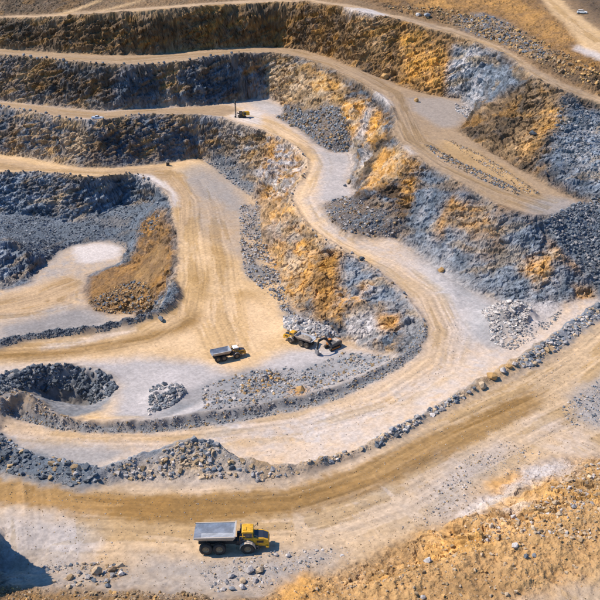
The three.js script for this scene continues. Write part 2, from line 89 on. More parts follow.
["upper_slope",[0.115,0.073,0.04],[0.27,0.155,0.062],1,3,1.0,[16.3,-499.4,24.0,-489.2,31.4,-478.9,37.8,-470.5,44.1,-463.6,50.3,-457.1,56.0,-452.3,61.7,-447.5,67.2,-442.8,72.7,-438.0,77.6,-430.8,82.3,-423.4,86.8,-416.0,91.2,-408.7,94.2,-393.9,96.2,-377.0,98.0,-361.2,101.1,-354.2,104.4,-348.1,107.8,-343.1,111.4,-339.0,115.0,-335.2,118.7,-331.4,122.3,-327.5,126.0,-324.1,126.6,-313.3,129.9,-309.6,130.4,-299.7,132.2,-293.2,134.3,-287.9,135.5,-292.5,147.8,-321.5,150.4,-329.4,153.6,-338.7,159.3,-353.7,154.6,-354.6,150.5,-357.0,146.4,-359.3,142.1,-361.5,137.7,-363.7,133.4,-365.8,128.9,-368.1,124.5,-370.4,123.9,-382.7,123.2,-395.6,122.5,-409.4,121.6,-423.6,121.7,-442.9,122.1,-465.1,123.2,-491.8,115.3,-486.5,108.2,-484.7,101.5,-483.9,94.8,-483.7,88.3,-483.8,81.7,-484.1,75.2,-484.6,68.7,-485.3,62.2,-486.1,55.7,-487.0,49.2,-488.1,42.7,-489.5,36.1,-491.3,29.6,-493.5,23.0,-496.2]],
["",[0.115,0.073,0.04],[0.05,0.04,0.028],1,2,0.7,[51.7,-472.0,59.1,-469.6,66.5,-467.1,74.5,-451.2,68.6,-443.9,62.2,-451.6,55.5,-459.5]],
["",[0.05,0.04,0.028],[0.115,0.073,0.04],1,2,0.8,[96.8,-392.6,100.5,-382.6,104.0,-372.9,106.4,-362.4,109.1,-353.8,112.1,-346.7,115.5,-337.1,109.0,-341.7,104.5,-348.6,100.4,-357.7,98.5,-373.9]],
["",[0.115,0.073,0.04],[0.27,0.155,0.062],1,2,0.7,[87.0,-467.6,93.1,-463.5,99.0,-459.1,104.7,-454.3,108.3,-436.7,111.5,-419.5,112.3,-403.8,112.8,-388.4,108.8,-398.4,105.9,-414.8,102.4,-430.9,98.4,-439.0,94.3,-446.8,89.8,-454.3]],
["",[0.092,0.12,0.155],[0.31,0.215,0.125],1,2,1.0,[75.1,-448.3,82.2,-449.8,89.3,-451.2,94.1,-443.6,98.6,-435.7,100.8,-423.3,102.9,-411.2,104.5,-398.7,108.4,-379.0,99.9,-369.5,96.9,-389.3,93.9,-399.9,90.4,-409.1,85.3,-416.6,80.1,-424.2,74.6,-434.9]],
["",[0.5,0.285,0.105],[0.115,0.073,0.04],1,2,0.8,[53.1,-487.4,59.2,-485.2,65.3,-483.2,71.4,-481.3,77.4,-479.4,83.4,-477.6,89.4,-475.9,95.3,-474.2,101.2,-472.5,107.0,-470.8,112.8,-469.0,116.1,-455.4,118.9,-441.4,119.7,-416.0,119.4,-389.5,112.5,-387.1,109.3,-400.4,105.6,-413.4,103.0,-428.2,100.1,-443.3,93.9,-449.0,87.4,-454.3,80.6,-459.1,73.8,-458.2,67.0,-457.2,60.2,-456.1,56.7,-471.4]],
["upper_slope",[0.05,0.04,0.028],[0.115,0.073,0.04],0.8,3,0.9,[154.9,-474.2,147.1,-478.0,139.5,-483.4,139.3,-463.2,139.3,-445.3,139.4,-429.0,139.6,-413.7,142.4,-405.3,145.1,-397.2,147.7,-389.4,150.2,-381.9,152.7,-374.6,155.0,-367.5,157.2,-360.6,159.3,-353.7,170.0,-380.0,178.2,-401.0,186.1,-421.7,194.0,-442.5,201.9,-463.3,195.9,-464.1,189.9,-465.0,184.0,-466.1,178.1,-467.2,172.3,-468.6,166.4,-470.2,160.7,-472.0]],
["upper_slope",[0.05,0.04,0.028],[0.115,0.073,0.04],0.8,2,0.8,[-170.7,-522.3,-163.5,-521.1,-156.3,-519.9,-149.1,-518.5,-141.9,-517.1,-134.8,-515.7,-127.7,-514.3,-120.7,-513.0,-113.7,-511.7,-106.8,-510.7,-100.0,-509.8,-105.2,-500.0,-110.2,-489.9,-118.3,-489.5,-126.5,-489.5,-134.6,-489.0,-142.2,-492.1,-149.5,-493.8,-157.0,-495.9,-164.4,-497.5]],
["upper_track",[0.47,0.33,0.18],[0.55,0.405,0.262],0.05,1,1.0,[127.2,-490.8,135.5,-487.9,133.2,-459.1,131.8,-435.5,133.1,-419.0,133.9,-402.4,135.4,-388.0,136.8,-374.4,138.2,-361.9,131.8,-342.5,127.4,-328.7,124.9,-336.9,122.7,-346.4,120.6,-357.2,118.8,-376.6,120.5,-395.3,122.4,-416.1,120.9,-436.0,123.6,-460.7]],
["",[0.45,0.43,0.425],[0.49,0.462,0.458],0.1,1,0.8,[117.9,-384.0,121.4,-371.1,123.4,-361.2,121.4,-354.2,117.7,-363.7,115.5,-376.3]],
["",[0.47,0.33,0.18],[0.55,0.405,0.262],0.08,0.6,0.9,[-130.6,-484.0,-128.2,-489.0,-124.8,-490.2,-121.5,-491.8,-118.8,-493.9,-116.1,-496.1,-113.4,-498.5,-110.6,-500.9,-107.2,-500.3,-110.0,-497.5,-112.8,-494.7,-115.5,-492.0,-118.3,-489.5,-121.3,-488.0,-123.7,-484.5,-125.9,-480.1]],
["",[0.47,0.33,0.18],[0.55,0.405,0.262],0.08,0.6,0.9,[-109.3,-485.3,-106.2,-486.7,-103.2,-488.6,-100.2,-490.4,-97.1,-492.3,-93.8,-494.3,-90.5,-496.4,-87.2,-498.4,-83.9,-498.2,-87.4,-495.8,-90.8,-493.3,-94.2,-490.8,-97.3,-489.0,-100.3,-487.2,-103.3,-485.4,-106.1,-482.4]],
["",[0.66,0.62,0.6],[0.49,0.462,0.458],0.03,0.8,0.95,[21.9,-463.8,25.5,-459.6,29.3,-460.1,32.8,-460.2,36.4,-460.5,39.6,-456.4,42.8,-452.5,43.3,-447.0,40.3,-445.9,37.3,-445.9,34.4,-446.8,31.6,-448.2,28.7,-449.4,25.9,-452.8]],
["",[0.31,0.215,0.125],[0.115,0.073,0.04],1,3,0.8,[-155.2,-459.7,-146.7,-457.0,-138.2,-454.1,-129.6,-450.7,-132.3,-447.2,-138.0,-447.2,-143.6,-447.1,-155.1,-450.6,-155.0,-453.4,-155.1,-456.4]],
["",[0.115,0.073,0.04],[0.05,0.04,0.028],1,3,0.8,[-132.5,-451.9,-125.3,-448.7,-118.1,-445.3,-111.2,-442.5,-104.3,-439.7,-97.9,-438.6,-91.9,-439.4,-92.7,-436.7,-93.5,-433.9,-94.3,-430.9,-100.6,-431.3,-107.2,-433.0,-114.1,-435.6,-120.9,-437.9,-129.4,-441.3,-137.9,-444.8,-136.1,-447.1,-134.3,-449.5]],
["",[0.092,0.12,0.155],[0.044,0.062,0.088],1,2.5,0.9,[-90.4,-439.1,-82.5,-439.8,-75.0,-442.4,-73.5,-440.8,-72.0,-439.2,-70.5,-437.5,-77.7,-435.6,-84.9,-433.5,-93.4,-431.1,-92.4,-434.0,-91.4,-436.6]],
["",[0.31,0.215,0.125],[0.092,0.12,0.155],1,2,0.6,[-72.6,-442.8,-66.5,-444.1,-60.4,-445.6,-58.0,-442.7,-55.5,-439.5,-63.0,-438.2,-70.5,-437.5,-71.5,-440.1]],
["",[0.044,0.062,0.088],[0.092,0.12,0.155],1,3,1.0,[-57.5,-446.5,-50.6,-448.9,-43.8,-452.2,-36.9,-455.9,-30.3,-458.7,-23.5,-461.0,-16.7,-462.7,-15.6,-459.5,-19.8,-456.2,-28.1,-454.3,-36.0,-448.4,-42.5,-444.2,-48.9,-440.3,-55.5,-438.6,-56.2,-441.4,-56.8,-444.0]],
["",[0.27,0.155,0.062],[0.092,0.12,0.155],1,2,0.7,[-33.0,-455.8,-22.9,-460.0,-19.8,-457.7,-27.1,-455.4,-32.1,-453.2]],
["",[0.31,0.215,0.125],[0.45,0.345,0.235],1,2,1.0,[-19.8,-461.7,-11.2,-461.3,-2.6,-456.2,5.0,-444.2,12.2,-430.7,21.0,-410.1,20.7,-400.6,13.9,-400.2,7.1,-409.2,0.0,-418.5,-6.3,-435.5,-13.0,-451.9,-17.7,-457.7,-18.7,-459.7]],
["",[0.5,0.285,0.105],[0.45,0.345,0.235],1,2,0.6,[2.5,-448.9,8.3,-437.7,13.7,-426.4,18.9,-414.9,18.5,-403.0,8.6,-417.5,5.7,-433.9]],
["",[0.125,0.15,0.178],[0.115,0.073,0.04],0.4,2,1.0,[-11.7,-420.4,-4.9,-424.7,5.7,-409.4,12.2,-410.2,19.2,-397.2,21.1,-386.4,23.1,-379.0,22.2,-376.7,15.0,-373.2,7.2,-385.5,0.0,-404.1,-5.7,-412.0]],
["",[0.27,0.155,0.062],[0.125,0.15,0.178],0.4,2,0.5,[5.6,-398.6,13.8,-396.4,17.0,-381.5,9.9,-384.6]],
["",[0.56,0.315,0.11],[0.45,0.345,0.235],1,1.2,1.0,[20.3,-401.1,28.1,-395.3,35.0,-380.4,36.8,-360.7,33.4,-348.1,29.8,-352.3,25.4,-373.1,20.7,-386.7,18.3,-396.9]],
["",[0.45,0.43,0.425],[0.19,0.22,0.258],1,1,0.8,[30.4,-389.8,32.7,-384.1,30.8,-379.6,28.9,-375.4,26.9,-370.6,24.2,-366.9,22.2,-378.1,24.4,-379.2,26.6,-382.2]],
["",[0.044,0.062,0.088],[0.092,0.12,0.155],1,1.2,0.9,[30.0,-397.2,36.7,-380.8,39.2,-360.4,35.1,-359.3,34.1,-379.2]],
["",[0.05,0.04,0.028],[0.115,0.073,0.04],1,1,0.9,[30.6,-363.5,35.0,-339.8,32.3,-334.2,29.4,-331.4,26.4,-328.4,23.4,-325.2,20.9,-334.8,23.5,-340.8,26.4,-348.4]],
["",[0.66,0.62,0.6],[0.45,0.43,0.425],1,0.7,0.8,[27.6,-360.2,28.6,-351.6,27.4,-346.5,26.2,-341.9,25.1,-338.1,24.1,-334.8,23.1,-331.9,21.2,-334.2,22.1,-337.9,23.0,-342.2,24.0,-347.8,25.2,-352.5,26.4,-356.6]],
["",[0.5,0.285,0.105],[0.45,0.345,0.235],0.8,1.2,1.0,[30.6,-342.0,36.9,-326.4,40.9,-314.3,39.1,-309.7,35.3,-311.0,31.4,-312.2,23.7,-317.4,26.1,-325.4,28.3,-330.6]],
["",[0.5,0.285,0.105],[0.115,0.073,0.04],1,1.5,0.8,[37.6,-317.6,43.8,-307.6,42.4,-303.2,41.2,-299.4,39.6,-295.8,35.8,-303.1,37.6,-308.6]],
["",[0.092,0.12,0.155],[0.19,0.22,0.258],0.72,2,1.0,[43.1,-307.6,46.8,-301.1,50.4,-295.2,53.8,-289.2,57.0,-284.6,60.1,-280.0,63.1,-275.7,66.1,-271.8,70.4,-268.8,74.8,-266.6,79.9,-266.8,86.0,-269.8,92.8,-274.3,100.0,-272.8,104.1,-270.9,108.2,-269.0,112.3,-267.4,111.4,-263.5,110.5,-259.4,84.9,-198.1,83.0,-192.3,79.3,-191.2,75.9,-190.9,95.1,-249.6,90.5,-248.0,85.9,-246.5,81.4,-245.2,77.7,-242.3,74.1,-239.4,71.2,-243.2,68.0,-246.7,65.2,-250.1,62.2,-253.2,59.1,-256.2,55.8,-259.0,53.1,-262.8,50.5,-267.1,47.6,-271.2,43.8,-278.7,39.7,-286.0,36.1,-293.2,38.9,-295.5,40.1,-298.0,41.3,-300.8,42.2,-304.1]],
["",[0.044,0.062,0.088],[0.092,0.12,0.155],0.6,1.5,0.8,[43.7,-306.2,48.1,-298.4,52.4,-290.8,57.9,-282.2,55.5,-281.0,53.1,-279.9,47.1,-284.9,44.3,-290.7,41.3,-296.3,42.1,-299.3,42.9,-302.6]],
["",[0.45,0.43,0.425],[0.19,0.22,0.258],0.72,0.8,0.65,[49.9,-291.7,51.9,-289.5,50.7,-287.4,49.5,-285.4,48.2,-283.2,47.0,-281.1,45.7,-278.9,42.8,-282.1,44.2,-283.9,45.6,-285.9,47.0,-287.8,48.4,-289.8]],
["",[0.45,0.43,0.425],[0.19,0.22,0.258],0.72,0.8,0.65,[56.2,-280.4,58.3,-278.6,56.4,-277.1,54.5,-275.5,52.6,-273.9,50.8,-272.2,48.8,-270.4,45.6,-271.4,48.0,-274.7,50.1,-276.2,52.1,-277.6,54.2,-279.0]],
["",[0.45,0.43,0.425],[0.19,0.22,0.258],0.72,0.8,0.65,[59.9,-273.0,61.9,-271.5,60.8,-269.4,59.6,-267.2,58.4,-264.9,57.2,-262.4,55.9,-259.8,53.0,-261.6,54.5,-264.3,55.9,-266.6,57.2,-268.8,58.6,-270.9]],
["",[0.45,0.43,0.425],[0.19,0.22,0.258],0.72,0.8,0.65,[70.6,-262.6,72.7,-261.9,70.9,-259.8,69.2,-257.6,67.4,-255.4,65.7,-253.2,62.8,-254.6,64.7,-256.6,66.7,-258.6,68.6,-260.6]],
["",[0.45,0.43,0.425],[0.19,0.22,0.258],0.72,0.8,0.65,[78.0,-258.8,80.2,-258.7,78.6,-255.8,76.9,-252.9,75.2,-249.9,73.4,-246.7,71.6,-243.4,68.8,-244.5,70.8,-247.8,72.6,-250.7,74.4,-253.5,76.2,-256.1]],
["",[0.45,0.43,0.425],[0.19,0.22,0.258],0.72,0.8,0.65,[82.3,-255.1,84.5,-255.2,82.2,-250.9,79.8,-246.3,77.2,-241.1,74.4,-242.1,77.1,-246.8,79.7,-251.1]],
["",[0.45,0.43,0.425],[0.19,0.22,0.258],0.72,0.8,0.65,[45.5,-298.5,47.6,-296.3,46.4,-293.8,45.1,-291.4,43.9,-289.1,40.8,-292.2,42.3,-294.1,43.9,-296.2]],
["",[0.5,0.285,0.105],[0.31,0.215,0.125],1,1.2,0.8,[52.2,-288.1,56.4,-282.2,60.5,-276.6,66.0,-269.6,64.4,-268.4,60.9,-272.0,57.4,-276.1,53.0,-278.4,50.7,-285.1]],
["",[0.5,0.285,0.105],[0.45,0.345,0.235],1,0.9,0.9,[69.9,-258.9,74.4,-258.6,79.1,-259.0,84.0,-260.1,84.5,-258.8,79.5,-256.1,80.4,-253.3,75.4,-249.6,73.7,-254.4,70.8,-256.1]],
["",[0.27,0.155,0.062],[0.5,0.285,0.105],1,0.8,0.7,[78.7,-265.0,82.9,-261.8,85.1,-258.8,89.9,-256.4,92.7,-253.7,87.9,-254.2,83.5,-256.8,80.3,-261.8]],
["",[0.56,0.315,0.11],[0.31,0.215,0.125],0.8,1,0.7,[86.9,-250.5,93.5,-251.1,93.9,-247.3,87.9,-246.2]],
["",[0.45,0.345,0.235],[0.45,0.43,0.425],1,0.7,0.8,[57.4,-262.3,59.4,-261.6,61.3,-261.0,63.2,-260.4,65.1,-259.9,65.7,-259.0,63.7,-259.4,61.6,-259.9,59.6,-260.5,57.6,-261.1]],
["",[0.115,0.073,0.04],[0.27,0.155,0.062],0.3,1,0.9,[64.1,-275.5,65.9,-274.0,68.0,-273.4,70.5,-269.5,69.5,-268.9,67.5,-270.4,65.6,-272.5]],
["rubble_slope",[0.125,0.15,0.178],[0.092,0.12,0.155],0.35,2,1,[84.5,-271.2,89.8,-275.9,95.2,-280.9,102.0,-281.1,105.8,-279.6,109.6,-278.2,113.5,-277.0,117.4,-275.8,116.7,-272.5,116.1,-269.2,115.3,-265.6,114.5,-261.9,88.7,-201.5,86.6,-195.3,83.1,-194.4,79.6,-193.4,99.5,-251.4,95.4,-251.1,91.9,-254.1,88.4,-257.1,85.8,-260.0,83.0,-262.6,80.6,-264.4,78.1,-265.9]],
["",[0.49,0.462,0.458],[0.335,0.32,0.315],0.15,1,0.9,[64.3,-244.1,68.7,-246.3,72.4,-246.0,76.4,-244.9,80.6,-244.5,81.3,-241.8,75.6,-235.9,68.7,-229.5,63.7,-231.3]],
["",[0.335,0.32,0.315],[0.25,0.25,0.255],0.12,3,1.0,[35.9,-290.1,40.5,-283.8,45.0,-277.2,47.7,-272.0,50.5,-267.3,53.1,-262.6,55.8,-258.3,59.9,-254.0,63.9,-249.5,64.4,-240.7,64.9,-232.4,61.5,-226.9,58.3,-221.9,53.5,-219.2,48.7,-216.5,44.7,-213.6,40.8,-211.0,43.9,-216.1,47.1,-221.7,50.5,-227.6,50.9,-234.3,51.3,-241.6,49.8,-248.5,48.2,-255.6,46.5,-263.2,43.3,-270.5,40.0,-278.5]],
["",[0.3,0.315,0.33],[0.49,0.462,0.458],0.08,2.5,0.9,[42.4,-278.8,45.9,-273.1,49.2,-267.6,52.4,-262.3,55.6,-257.2,59.7,-252.9,63.7,-248.8,56.7,-238.7,56.4,-230.1,56.1,-222.2,51.6,-217.2,47.2,-212.4,43.1,-208.0,45.6,-214.1,48.3,-220.3,51.0,-226.6,50.2,-234.6,49.4,-243.3,47.0,-251.3,44.4,-259.7,43.4,-268.8]],
["",[0.49,0.462,0.458],[0.66,0.62,0.6],0.08,3,0.5,[35.3,-284.1,39.3,-278.2,43.2,-272.2,47.0,-266.8,49.3,-259.3,51.4,-251.9,53.4,-244.7,51.9,-235.8,50.5,-227.6,47.3,-221.3,44.2,-215.3,44.5,-223.7,44.7,-232.6,43.7,-239.6,42.6,-247.0,41.5,-254.9,39.8,-261.4,38.0,-268.1,36.1,-275.2]],
["",[0.55,0.405,0.262],[0.45,0.345,0.235],0.06,2.5,0.75,[27.5,-274.7,34.4,-275.1,37.1,-268.4,39.7,-262.1,42.3,-256.0,44.7,-250.1,45.3,-243.1,45.9,-236.4,46.4,-230.0,43.8,-222.5,41.4,-215.5,37.6,-212.0,34.0,-208.6,30.4,-205.4,27.0,-204.2,23.6,-203.0,20.2,-201.8,16.9,-200.6,13.6,-199.3,10.2,-198.7,6.8,-198.1,3.4,-197.5,0.0,-196.7,-3.4,-196.5,-6.7,-196.2,-10.1,-195.9,-13.4,-195.6,-13.6,-198.8,-10.0,-199.7,-6.4,-200.7,-2.7,-201.6,0.9,-202.6,4.6,-203.3,8.3,-204.0,11.6,-205.8,14.9,-207.6,18.3,-209.3,21.6,-210.9,25.0,-212.5,28.5,-214.0,31.6,-217.3,34.9,-220.7,38.2,-224.6,39.5,-234.7,38.2,-240.2,36.8,-246.2,35.4,-252.5,32.9,-259.6,30.2,-266.9]],
["",[0.335,0.32,0.315],[0.25,0.25,0.255],0.08,2,0.6,[48.1,-388.5,55.9,-392.8,63.7,-397.0,72.7,-390.2,73.4,-373.8,64.9,-353.0,56.8,-348.2,52.1,-359.5,47.7,-369.1]],
["",[0.25,0.25,0.255],[0.335,0.32,0.315],0.1,2,0.7,[75.3,-276.0,80.1,-280.1,85.1,-284.3,89.5,-283.3,94.0,-282.5,90.9,-275.2,82.0,-269.1,75.1,-267.9]],
["",[0.47,0.33,0.18],[0.34,0.215,0.095],0.06,1.5,0.7,[54.7,-333.3,59.4,-329.8,64.0,-326.4,68.6,-323.3,72.2,-315.2,75.5,-307.0,78.7,-299.2,80.5,-291.3,82.2,-283.8,77.4,-285.5,72.5,-287.1,69.0,-292.8,65.4,-298.7,61.6,-304.9,57.2,-311.9,52.7,-319.3]],
["",[0.66,0.62,0.6],[0.49,0.462,0.458],0.06,0.6,0.8,[32.5,-394.9,35.2,-389.2,37.9,-383.8,40.3,-372.1,38.4,-370.3,36.9,-377.0,35.2,-382.9,33.8,-388.1]],
["",[0.66,0.62,0.6],[0.49,0.462,0.458],0.06,0.6,0.8,[39.7,-325.2,41.5,-320.4,43.2,-315.8,42.3,-313.8,40.8,-316.9,39.3,-321.3]],
["",[0.5,0.285,0.105],[0.31,0.215,0.125],0.8,1.5,0.45,[57.8,-280.4,61.9,-274.6,66.0,-269.6,67.2,-266.4,68.5,-263.3,65.4,-262.8,62.3,-262.3,56.8,-269.0,52.8,-276.5,55.3,-278.5]],
["",[0.5,0.285,0.105],[0.56,0.315,0.11],0.8,1,0.6,[49.6,-288.2,52.4,-283.4,51.0,-280.8,49.5,-278.2,47.2,-281.6,48.4,-284.9]],
["",[0.55,0.405,0.262],[0.7,0.525,0.345],0.05,1.5,0.9,[-50.2,-435.0,-43.6,-436.5,-37.0,-438.1,-30.4,-439.8,-24.3,-430.8,-18.3,-422.4,-12.6,-415.0,-7.1,-408.5,-0.7,-393.9,5.4,-380.5,7.7,-363.3,6.9,-349.7,6.1,-336.5,1.6,-321.6,4.5,-304.6,8.6,-297.5,12.6,-291.1,16.5,-288.0,20.3,-284.7,24.1,-281.2,27.7,-277.6,23.7,-270.2,19.0,-277.1,14.1,-283.4,9.0,-289.6,3.7,-296.9,0.4,-305.3,-3.1,-315.3,-3.2,-327.9,2.1,-347.2,2.1,-362.8,-4.5,-381.2,-11.4,-389.9,-18.6,-400.1,-26.0,-407.5,-33.7,-415.6,-41.2,-418.9,-48.9,-422.8]],
["",[0.66,0.62,0.6],[0.49,0.462,0.458],0.06,1.2,0.8,[-35.0,-419.4,-27.6,-436.0,-18.8,-427.0,-17.9,-403.9,-26.0,-407.5]],
["",[0.49,0.462,0.458],[0.25,0.25,0.255],0.1,2,0.9,[-27.9,-450.2,-17.7,-454.6,-8.1,-437.2,-10.7,-421.9,-19.0,-432.7]],
["",[0.335,0.32,0.315],[0.49,0.462,0.458],0.1,2,0.9,[8.9,-376.0,15.8,-371.8,22.1,-374.6,22.1,-358.0,18.7,-339.2,21.2,-325.3,13.4,-314.8,7.0,-320.7,8.0,-333.6,9.1,-347.0,9.0,-360.6]],
["",[0.125,0.15,0.178],[0.115,0.073,0.04],0.35,2,0.9,[7.7,-315.9,12.6,-319.5,17.6,-323.7,21.7,-311.9,25.9,-305.6,31.1,-300.9,36.2,-297.2,36.8,-292.4,31.5,-293.3,26.0,-292.8,21.1,-293.0,16.3,-293.9,11.1,-301.6]],
["drill_bench",[0.33,0.25,0.175],[0.37,0.27,0.175],0.06,1,1.0,[-171.0,-451.4,-163.2,-451.0,-154.4,-447.8,-146.7,-444.9,-139.1,-442.0,-131.5,-439.1,-124.3,-436.6,-117.2,-434.1,-110.1,-431.6,-103.1,-429.2,-96.1,-426.7,-89.7,-428.8,-83.3,-430.8,-76.8,-432.9,-70.2,-434.9,-63.6,-436.2,-56.9,-437.5,-50.1,-438.5,-43.4,-440.1,-36.6,-441.5,-29.9,-431.8,-37.7,-417.1,-48.7,-420.8,-54.8,-421.3,-61.0,-421.7,-67.2,-422.2,-73.3,-422.7,-80.0,-418.8,-86.7,-415.4,-93.0,-411.1,-100.6,-413.0,-108.2,-414.9,-115.9,-416.9,-122.7,-420.8,-129.7,-424.9,-136.7,-428.9,-143.8,-432.9,-151.1,-437.0,-159.7,-440.2,-168.4,-443.4]],
["",[0.044,0.062,0.088],[0.092,0.12,0.155],1,2,0.8,[-150.2,-433.3,-142.0,-428.9,-141.8,-423.0,-141.7,-417.7,-148.1,-418.7,-148.6,-422.9,-149.3,-427.7]],
["",[0.31,0.215,0.125],[0.115,0.073,0.04],1,1.5,0.8,[-143.0,-428.5,-137.3,-425.6,-137.2,-420.5,-137.3,-415.9,-143.9,-417.8,-143.3,-422.8]],
["",[0.31,0.215,0.125],[0.45,0.345,0.235],1,1.5,0.75,[-114.1,-409.9,-107.2,-408.5,-100.7,-408.0,-98.7,-404.3,-105.3,-400.6,-114.9,-404.6]],
["",[0.044,0.062,0.088],[0.115,0.073,0.04],1,2,0.8,[-97.3,-408.4,-90.6,-410.4,-84.3,-414.8,-77.5,-417.4,-76.8,-412.8,-76.2,-408.4,-75.5,-404.2,-82.7,-401.0,-89.9,-398.9,-100.4,-399.3,-99.4,-402.6,-98.4,-405.6]],
["",[0.092,0.12,0.155],[0.115,0.073,0.04],1,2,0.8,[-76.6,-418.4,-69.8,-419.7,-62.7,-419.3,-55.7,-419.5,-48.6,-419.0,-41.0,-414.2,-43.6,-413.1,-46.3,-412.4,-53.7,-412.9,-60.5,-409.3,-67.3,-405.9,-70.3,-409.8,-73.4,-413.9]],
["",[0.092,0.12,0.155],[0.044,0.062,0.088],0.4,1.5,0.8,[-114.9,-404.6,-108.2,-402.1,-101.9,-400.5,-95.9,-400.4,-90.1,-400.7,-84.0,-402.0,-78.0,-403.9,-71.9,-405.9,-65.9,-408.3,-59.8,-411.0,-53.7,-413.8,-50.0,-414.0,-55.8,-411.0,-61.5,-407.8,-67.2,-404.5,-73.2,-402.3,-79.2,-400.1,-85.2,-398.0,-91.5,-398.0,-97.8,-398.0,-104.1,-397.9]],
["",[0.31,0.215,0.125],[0.25,0.25,0.255],1,2,0.9,[-37.5,-414.0,-30.6,-407.4,-24.0,-400.7,-17.5,-395.5,-9.0,-384.3,-11.2,-380.8,-13.4,-377.3,-18.9,-375.6,-24.6,-386.9,-30.5,-396.7,-35.8,-407.8]],
["",[0.5,0.285,0.105],[0.45,0.43,0.425],1,1.5,0.9,[-17.5,-394.6,-11.5,-387.5,-5.6,-379.1,0.0,-371.1,2.1,-351.6,-4.1,-341.6,-6.4,-329.3,-16.6,-362.7,-19.8,-376.7,-16.7,-378.2,-13.5,-379.9,-15.5,-387.8]],
["",[0.125,0.15,0.178],[0.092,0.12,0.155],0.4,2,0.9,[-47.9,-413.1,-37.4,-406.8,-32.6,-399.2,-27.9,-391.2,-19.8,-374.6,-22.4,-370.8,-31.3,-383.9,-36.1,-393.1,-41.2,-402.6]],
["",[0.335,0.32,0.315],[0.25,0.25,0.255],0.15,4,0.7,[-58.8,-395.0,-53.7,-401.8,-48.5,-409.1,-42.7,-403.6,-37.0,-398.1,-30.7,-384.6,-24.6,-371.6,-25.5,-348.3,-31.3,-355.6,-37.3,-363.3,-43.6,-371.5,-50.1,-379.9]],
["",[0.45,0.345,0.235],[0.5,0.285,0.105],0.8,1.5,1.0,[-18.9,-363.4,-12.3,-350.1,-5.9,-326.9,0.0,-305.2,4.0,-296.6,7.9,-289.9,7.1,-282.4,5.4,-277.8,3.7,-272.7,2.0,-267.1,-2.7,-259.0,-4.5,-271.0,-6.5,-283.6,-8.9,-294.4,-11.4,-305.1,-14.1,-316.5,-15.2,-326.4,-16.4,-338.7,-17.7,-352.4]],
["",[0.5,0.285,0.105],[0.45,0.345,0.235],1,1.2,0.6,[-18.7,-370.9,-8.5,-353.7,-6.4,-329.3,-8.7,-324.4,-11.1,-321.4,-10.5,-313.1,-9.9,-305.8,-9.4,-298.2,-4.3,-287.1,-5.7,-283.0,-8.1,-294.0,-10.6,-303.3,-13.3,-314.6,-15.0,-325.3,-16.8,-337.1,-18.8,-349.7,-18.9,-362.2]],
["",[0.25,0.25,0.255],[0.19,0.22,0.258],1,1,0.55,[-15.8,-339.2,-9.5,-322.8,-3.8,-311.0,0.7,-297.7,-1.5,-295.9,-3.7,-293.8,-6.8,-305.0,-12.5,-315.5,-14.0,-325.7]],
["",[0.56,0.315,0.11],[0.27,0.155,0.062],1,1,1.0,[7.8,-281.9,13.4,-282.9,16.0,-279.0,14.8,-274.1,13.6,-269.0,11.7,-262.9,9.9,-256.9,5.3,-259.1,4.1,-271.0,5.9,-276.7]],
["",[0.19,0.22,0.258],[0.25,0.25,0.255],0.8,1.5,1.0,[16.1,-280.8,19.7,-275.4,23.2,-269.3,26.6,-263.7,29.7,-257.4,32.6,-250.7,31.2,-241.4,28.5,-246.4,25.8,-251.2,21.6,-255.8,17.3,-260.4,14.3,-268.6,15.2,-274.8]],
["",[0.25,0.25,0.255],[0.5,0.285,0.105],1,1,0.8,[12.2,-266.0,16.8,-262.0,21.4,-258.2,19.0,-253.6,16.8,-249.3,10.5,-253.9,11.3,-259.8]],
["",[0.25,0.25,0.255],[0.45,0.43,0.425],0.7,1,0.9,[15.0,-254.4,19.6,-252.9,24.2,-251.3,25.7,-244.4,27.2,-237.7,23.9,-237.6,20.6,-237.5,14.3,-244.3,14.7,-249.1]],
["",[0.56,0.315,0.11],[0.5,0.285,0.105],1,0.8,0.9,[24.3,-247.7,30.8,-244.4,31.5,-238.4,26.1,-238.9]],
["",[0.5,0.285,0.105],[0.45,0.43,0.425],1,1,0.7,[20.0,-263.5,23.9,-262.4,24.8,-256.3,20.4,-257.8]],
["",[0.25,0.25,0.255],[0.19,0.22,0.258],1,1,0.9,[32.0,-251.0,34.5,-244.6,36.9,-238.4,37.2,-230.6,34.1,-224.0,28.6,-221.3,31.1,-234.3,32.4,-241.5]],
["",[0.125,0.15,0.178],[0.25,0.25,0.255],0.4,1.5,0.85,[-26.2,-359.6,-17.5,-361.2,-16.4,-345.2,-15.3,-327.4,-22.0,-324.5,-24.0,-341.4]],
["",[0.125,0.15,0.178],[0.25,0.25,0.255],0.4,1.5,0.85,[-23.6,-317.0,-16.5,-317.9,-15.3,-305.6,-14.1,-294.2,-19.1,-291.5,-21.3,-303.9]],
["",[0.125,0.15,0.178],[0.25,0.25,0.255],0.4,1.5,0.85,[-21.5,-301.6,-15.4,-299.2,-9.3,-296.7,-7.2,-285.1,-13.0,-285.8,-18.8,-286.5]],
["",[0.125,0.15,0.178],[0.25,0.25,0.255],0.4,1.5,0.85,[-7.0,-272.3,-0.7,-263.5,3.0,-257.6,6.5,-252.6,0.0,-247.5,-5.3,-257.5]],
["",[0.47,0.33,0.18],[0.34,0.215,0.095],0.06,2,0.55,[-46.0,-366.8,-39.2,-362.4,-32.6,-358.3,-28.6,-347.6,-24.8,-337.4,-32.0,-334.6,-40.7,-348.6]],
["",[0.47,0.33,0.18],[0.34,0.215,0.095],0.06,2,0.55,[-39.4,-318.9,-30.3,-312.8,-23.4,-301.2,-25.0,-292.2,-32.5,-303.0]],
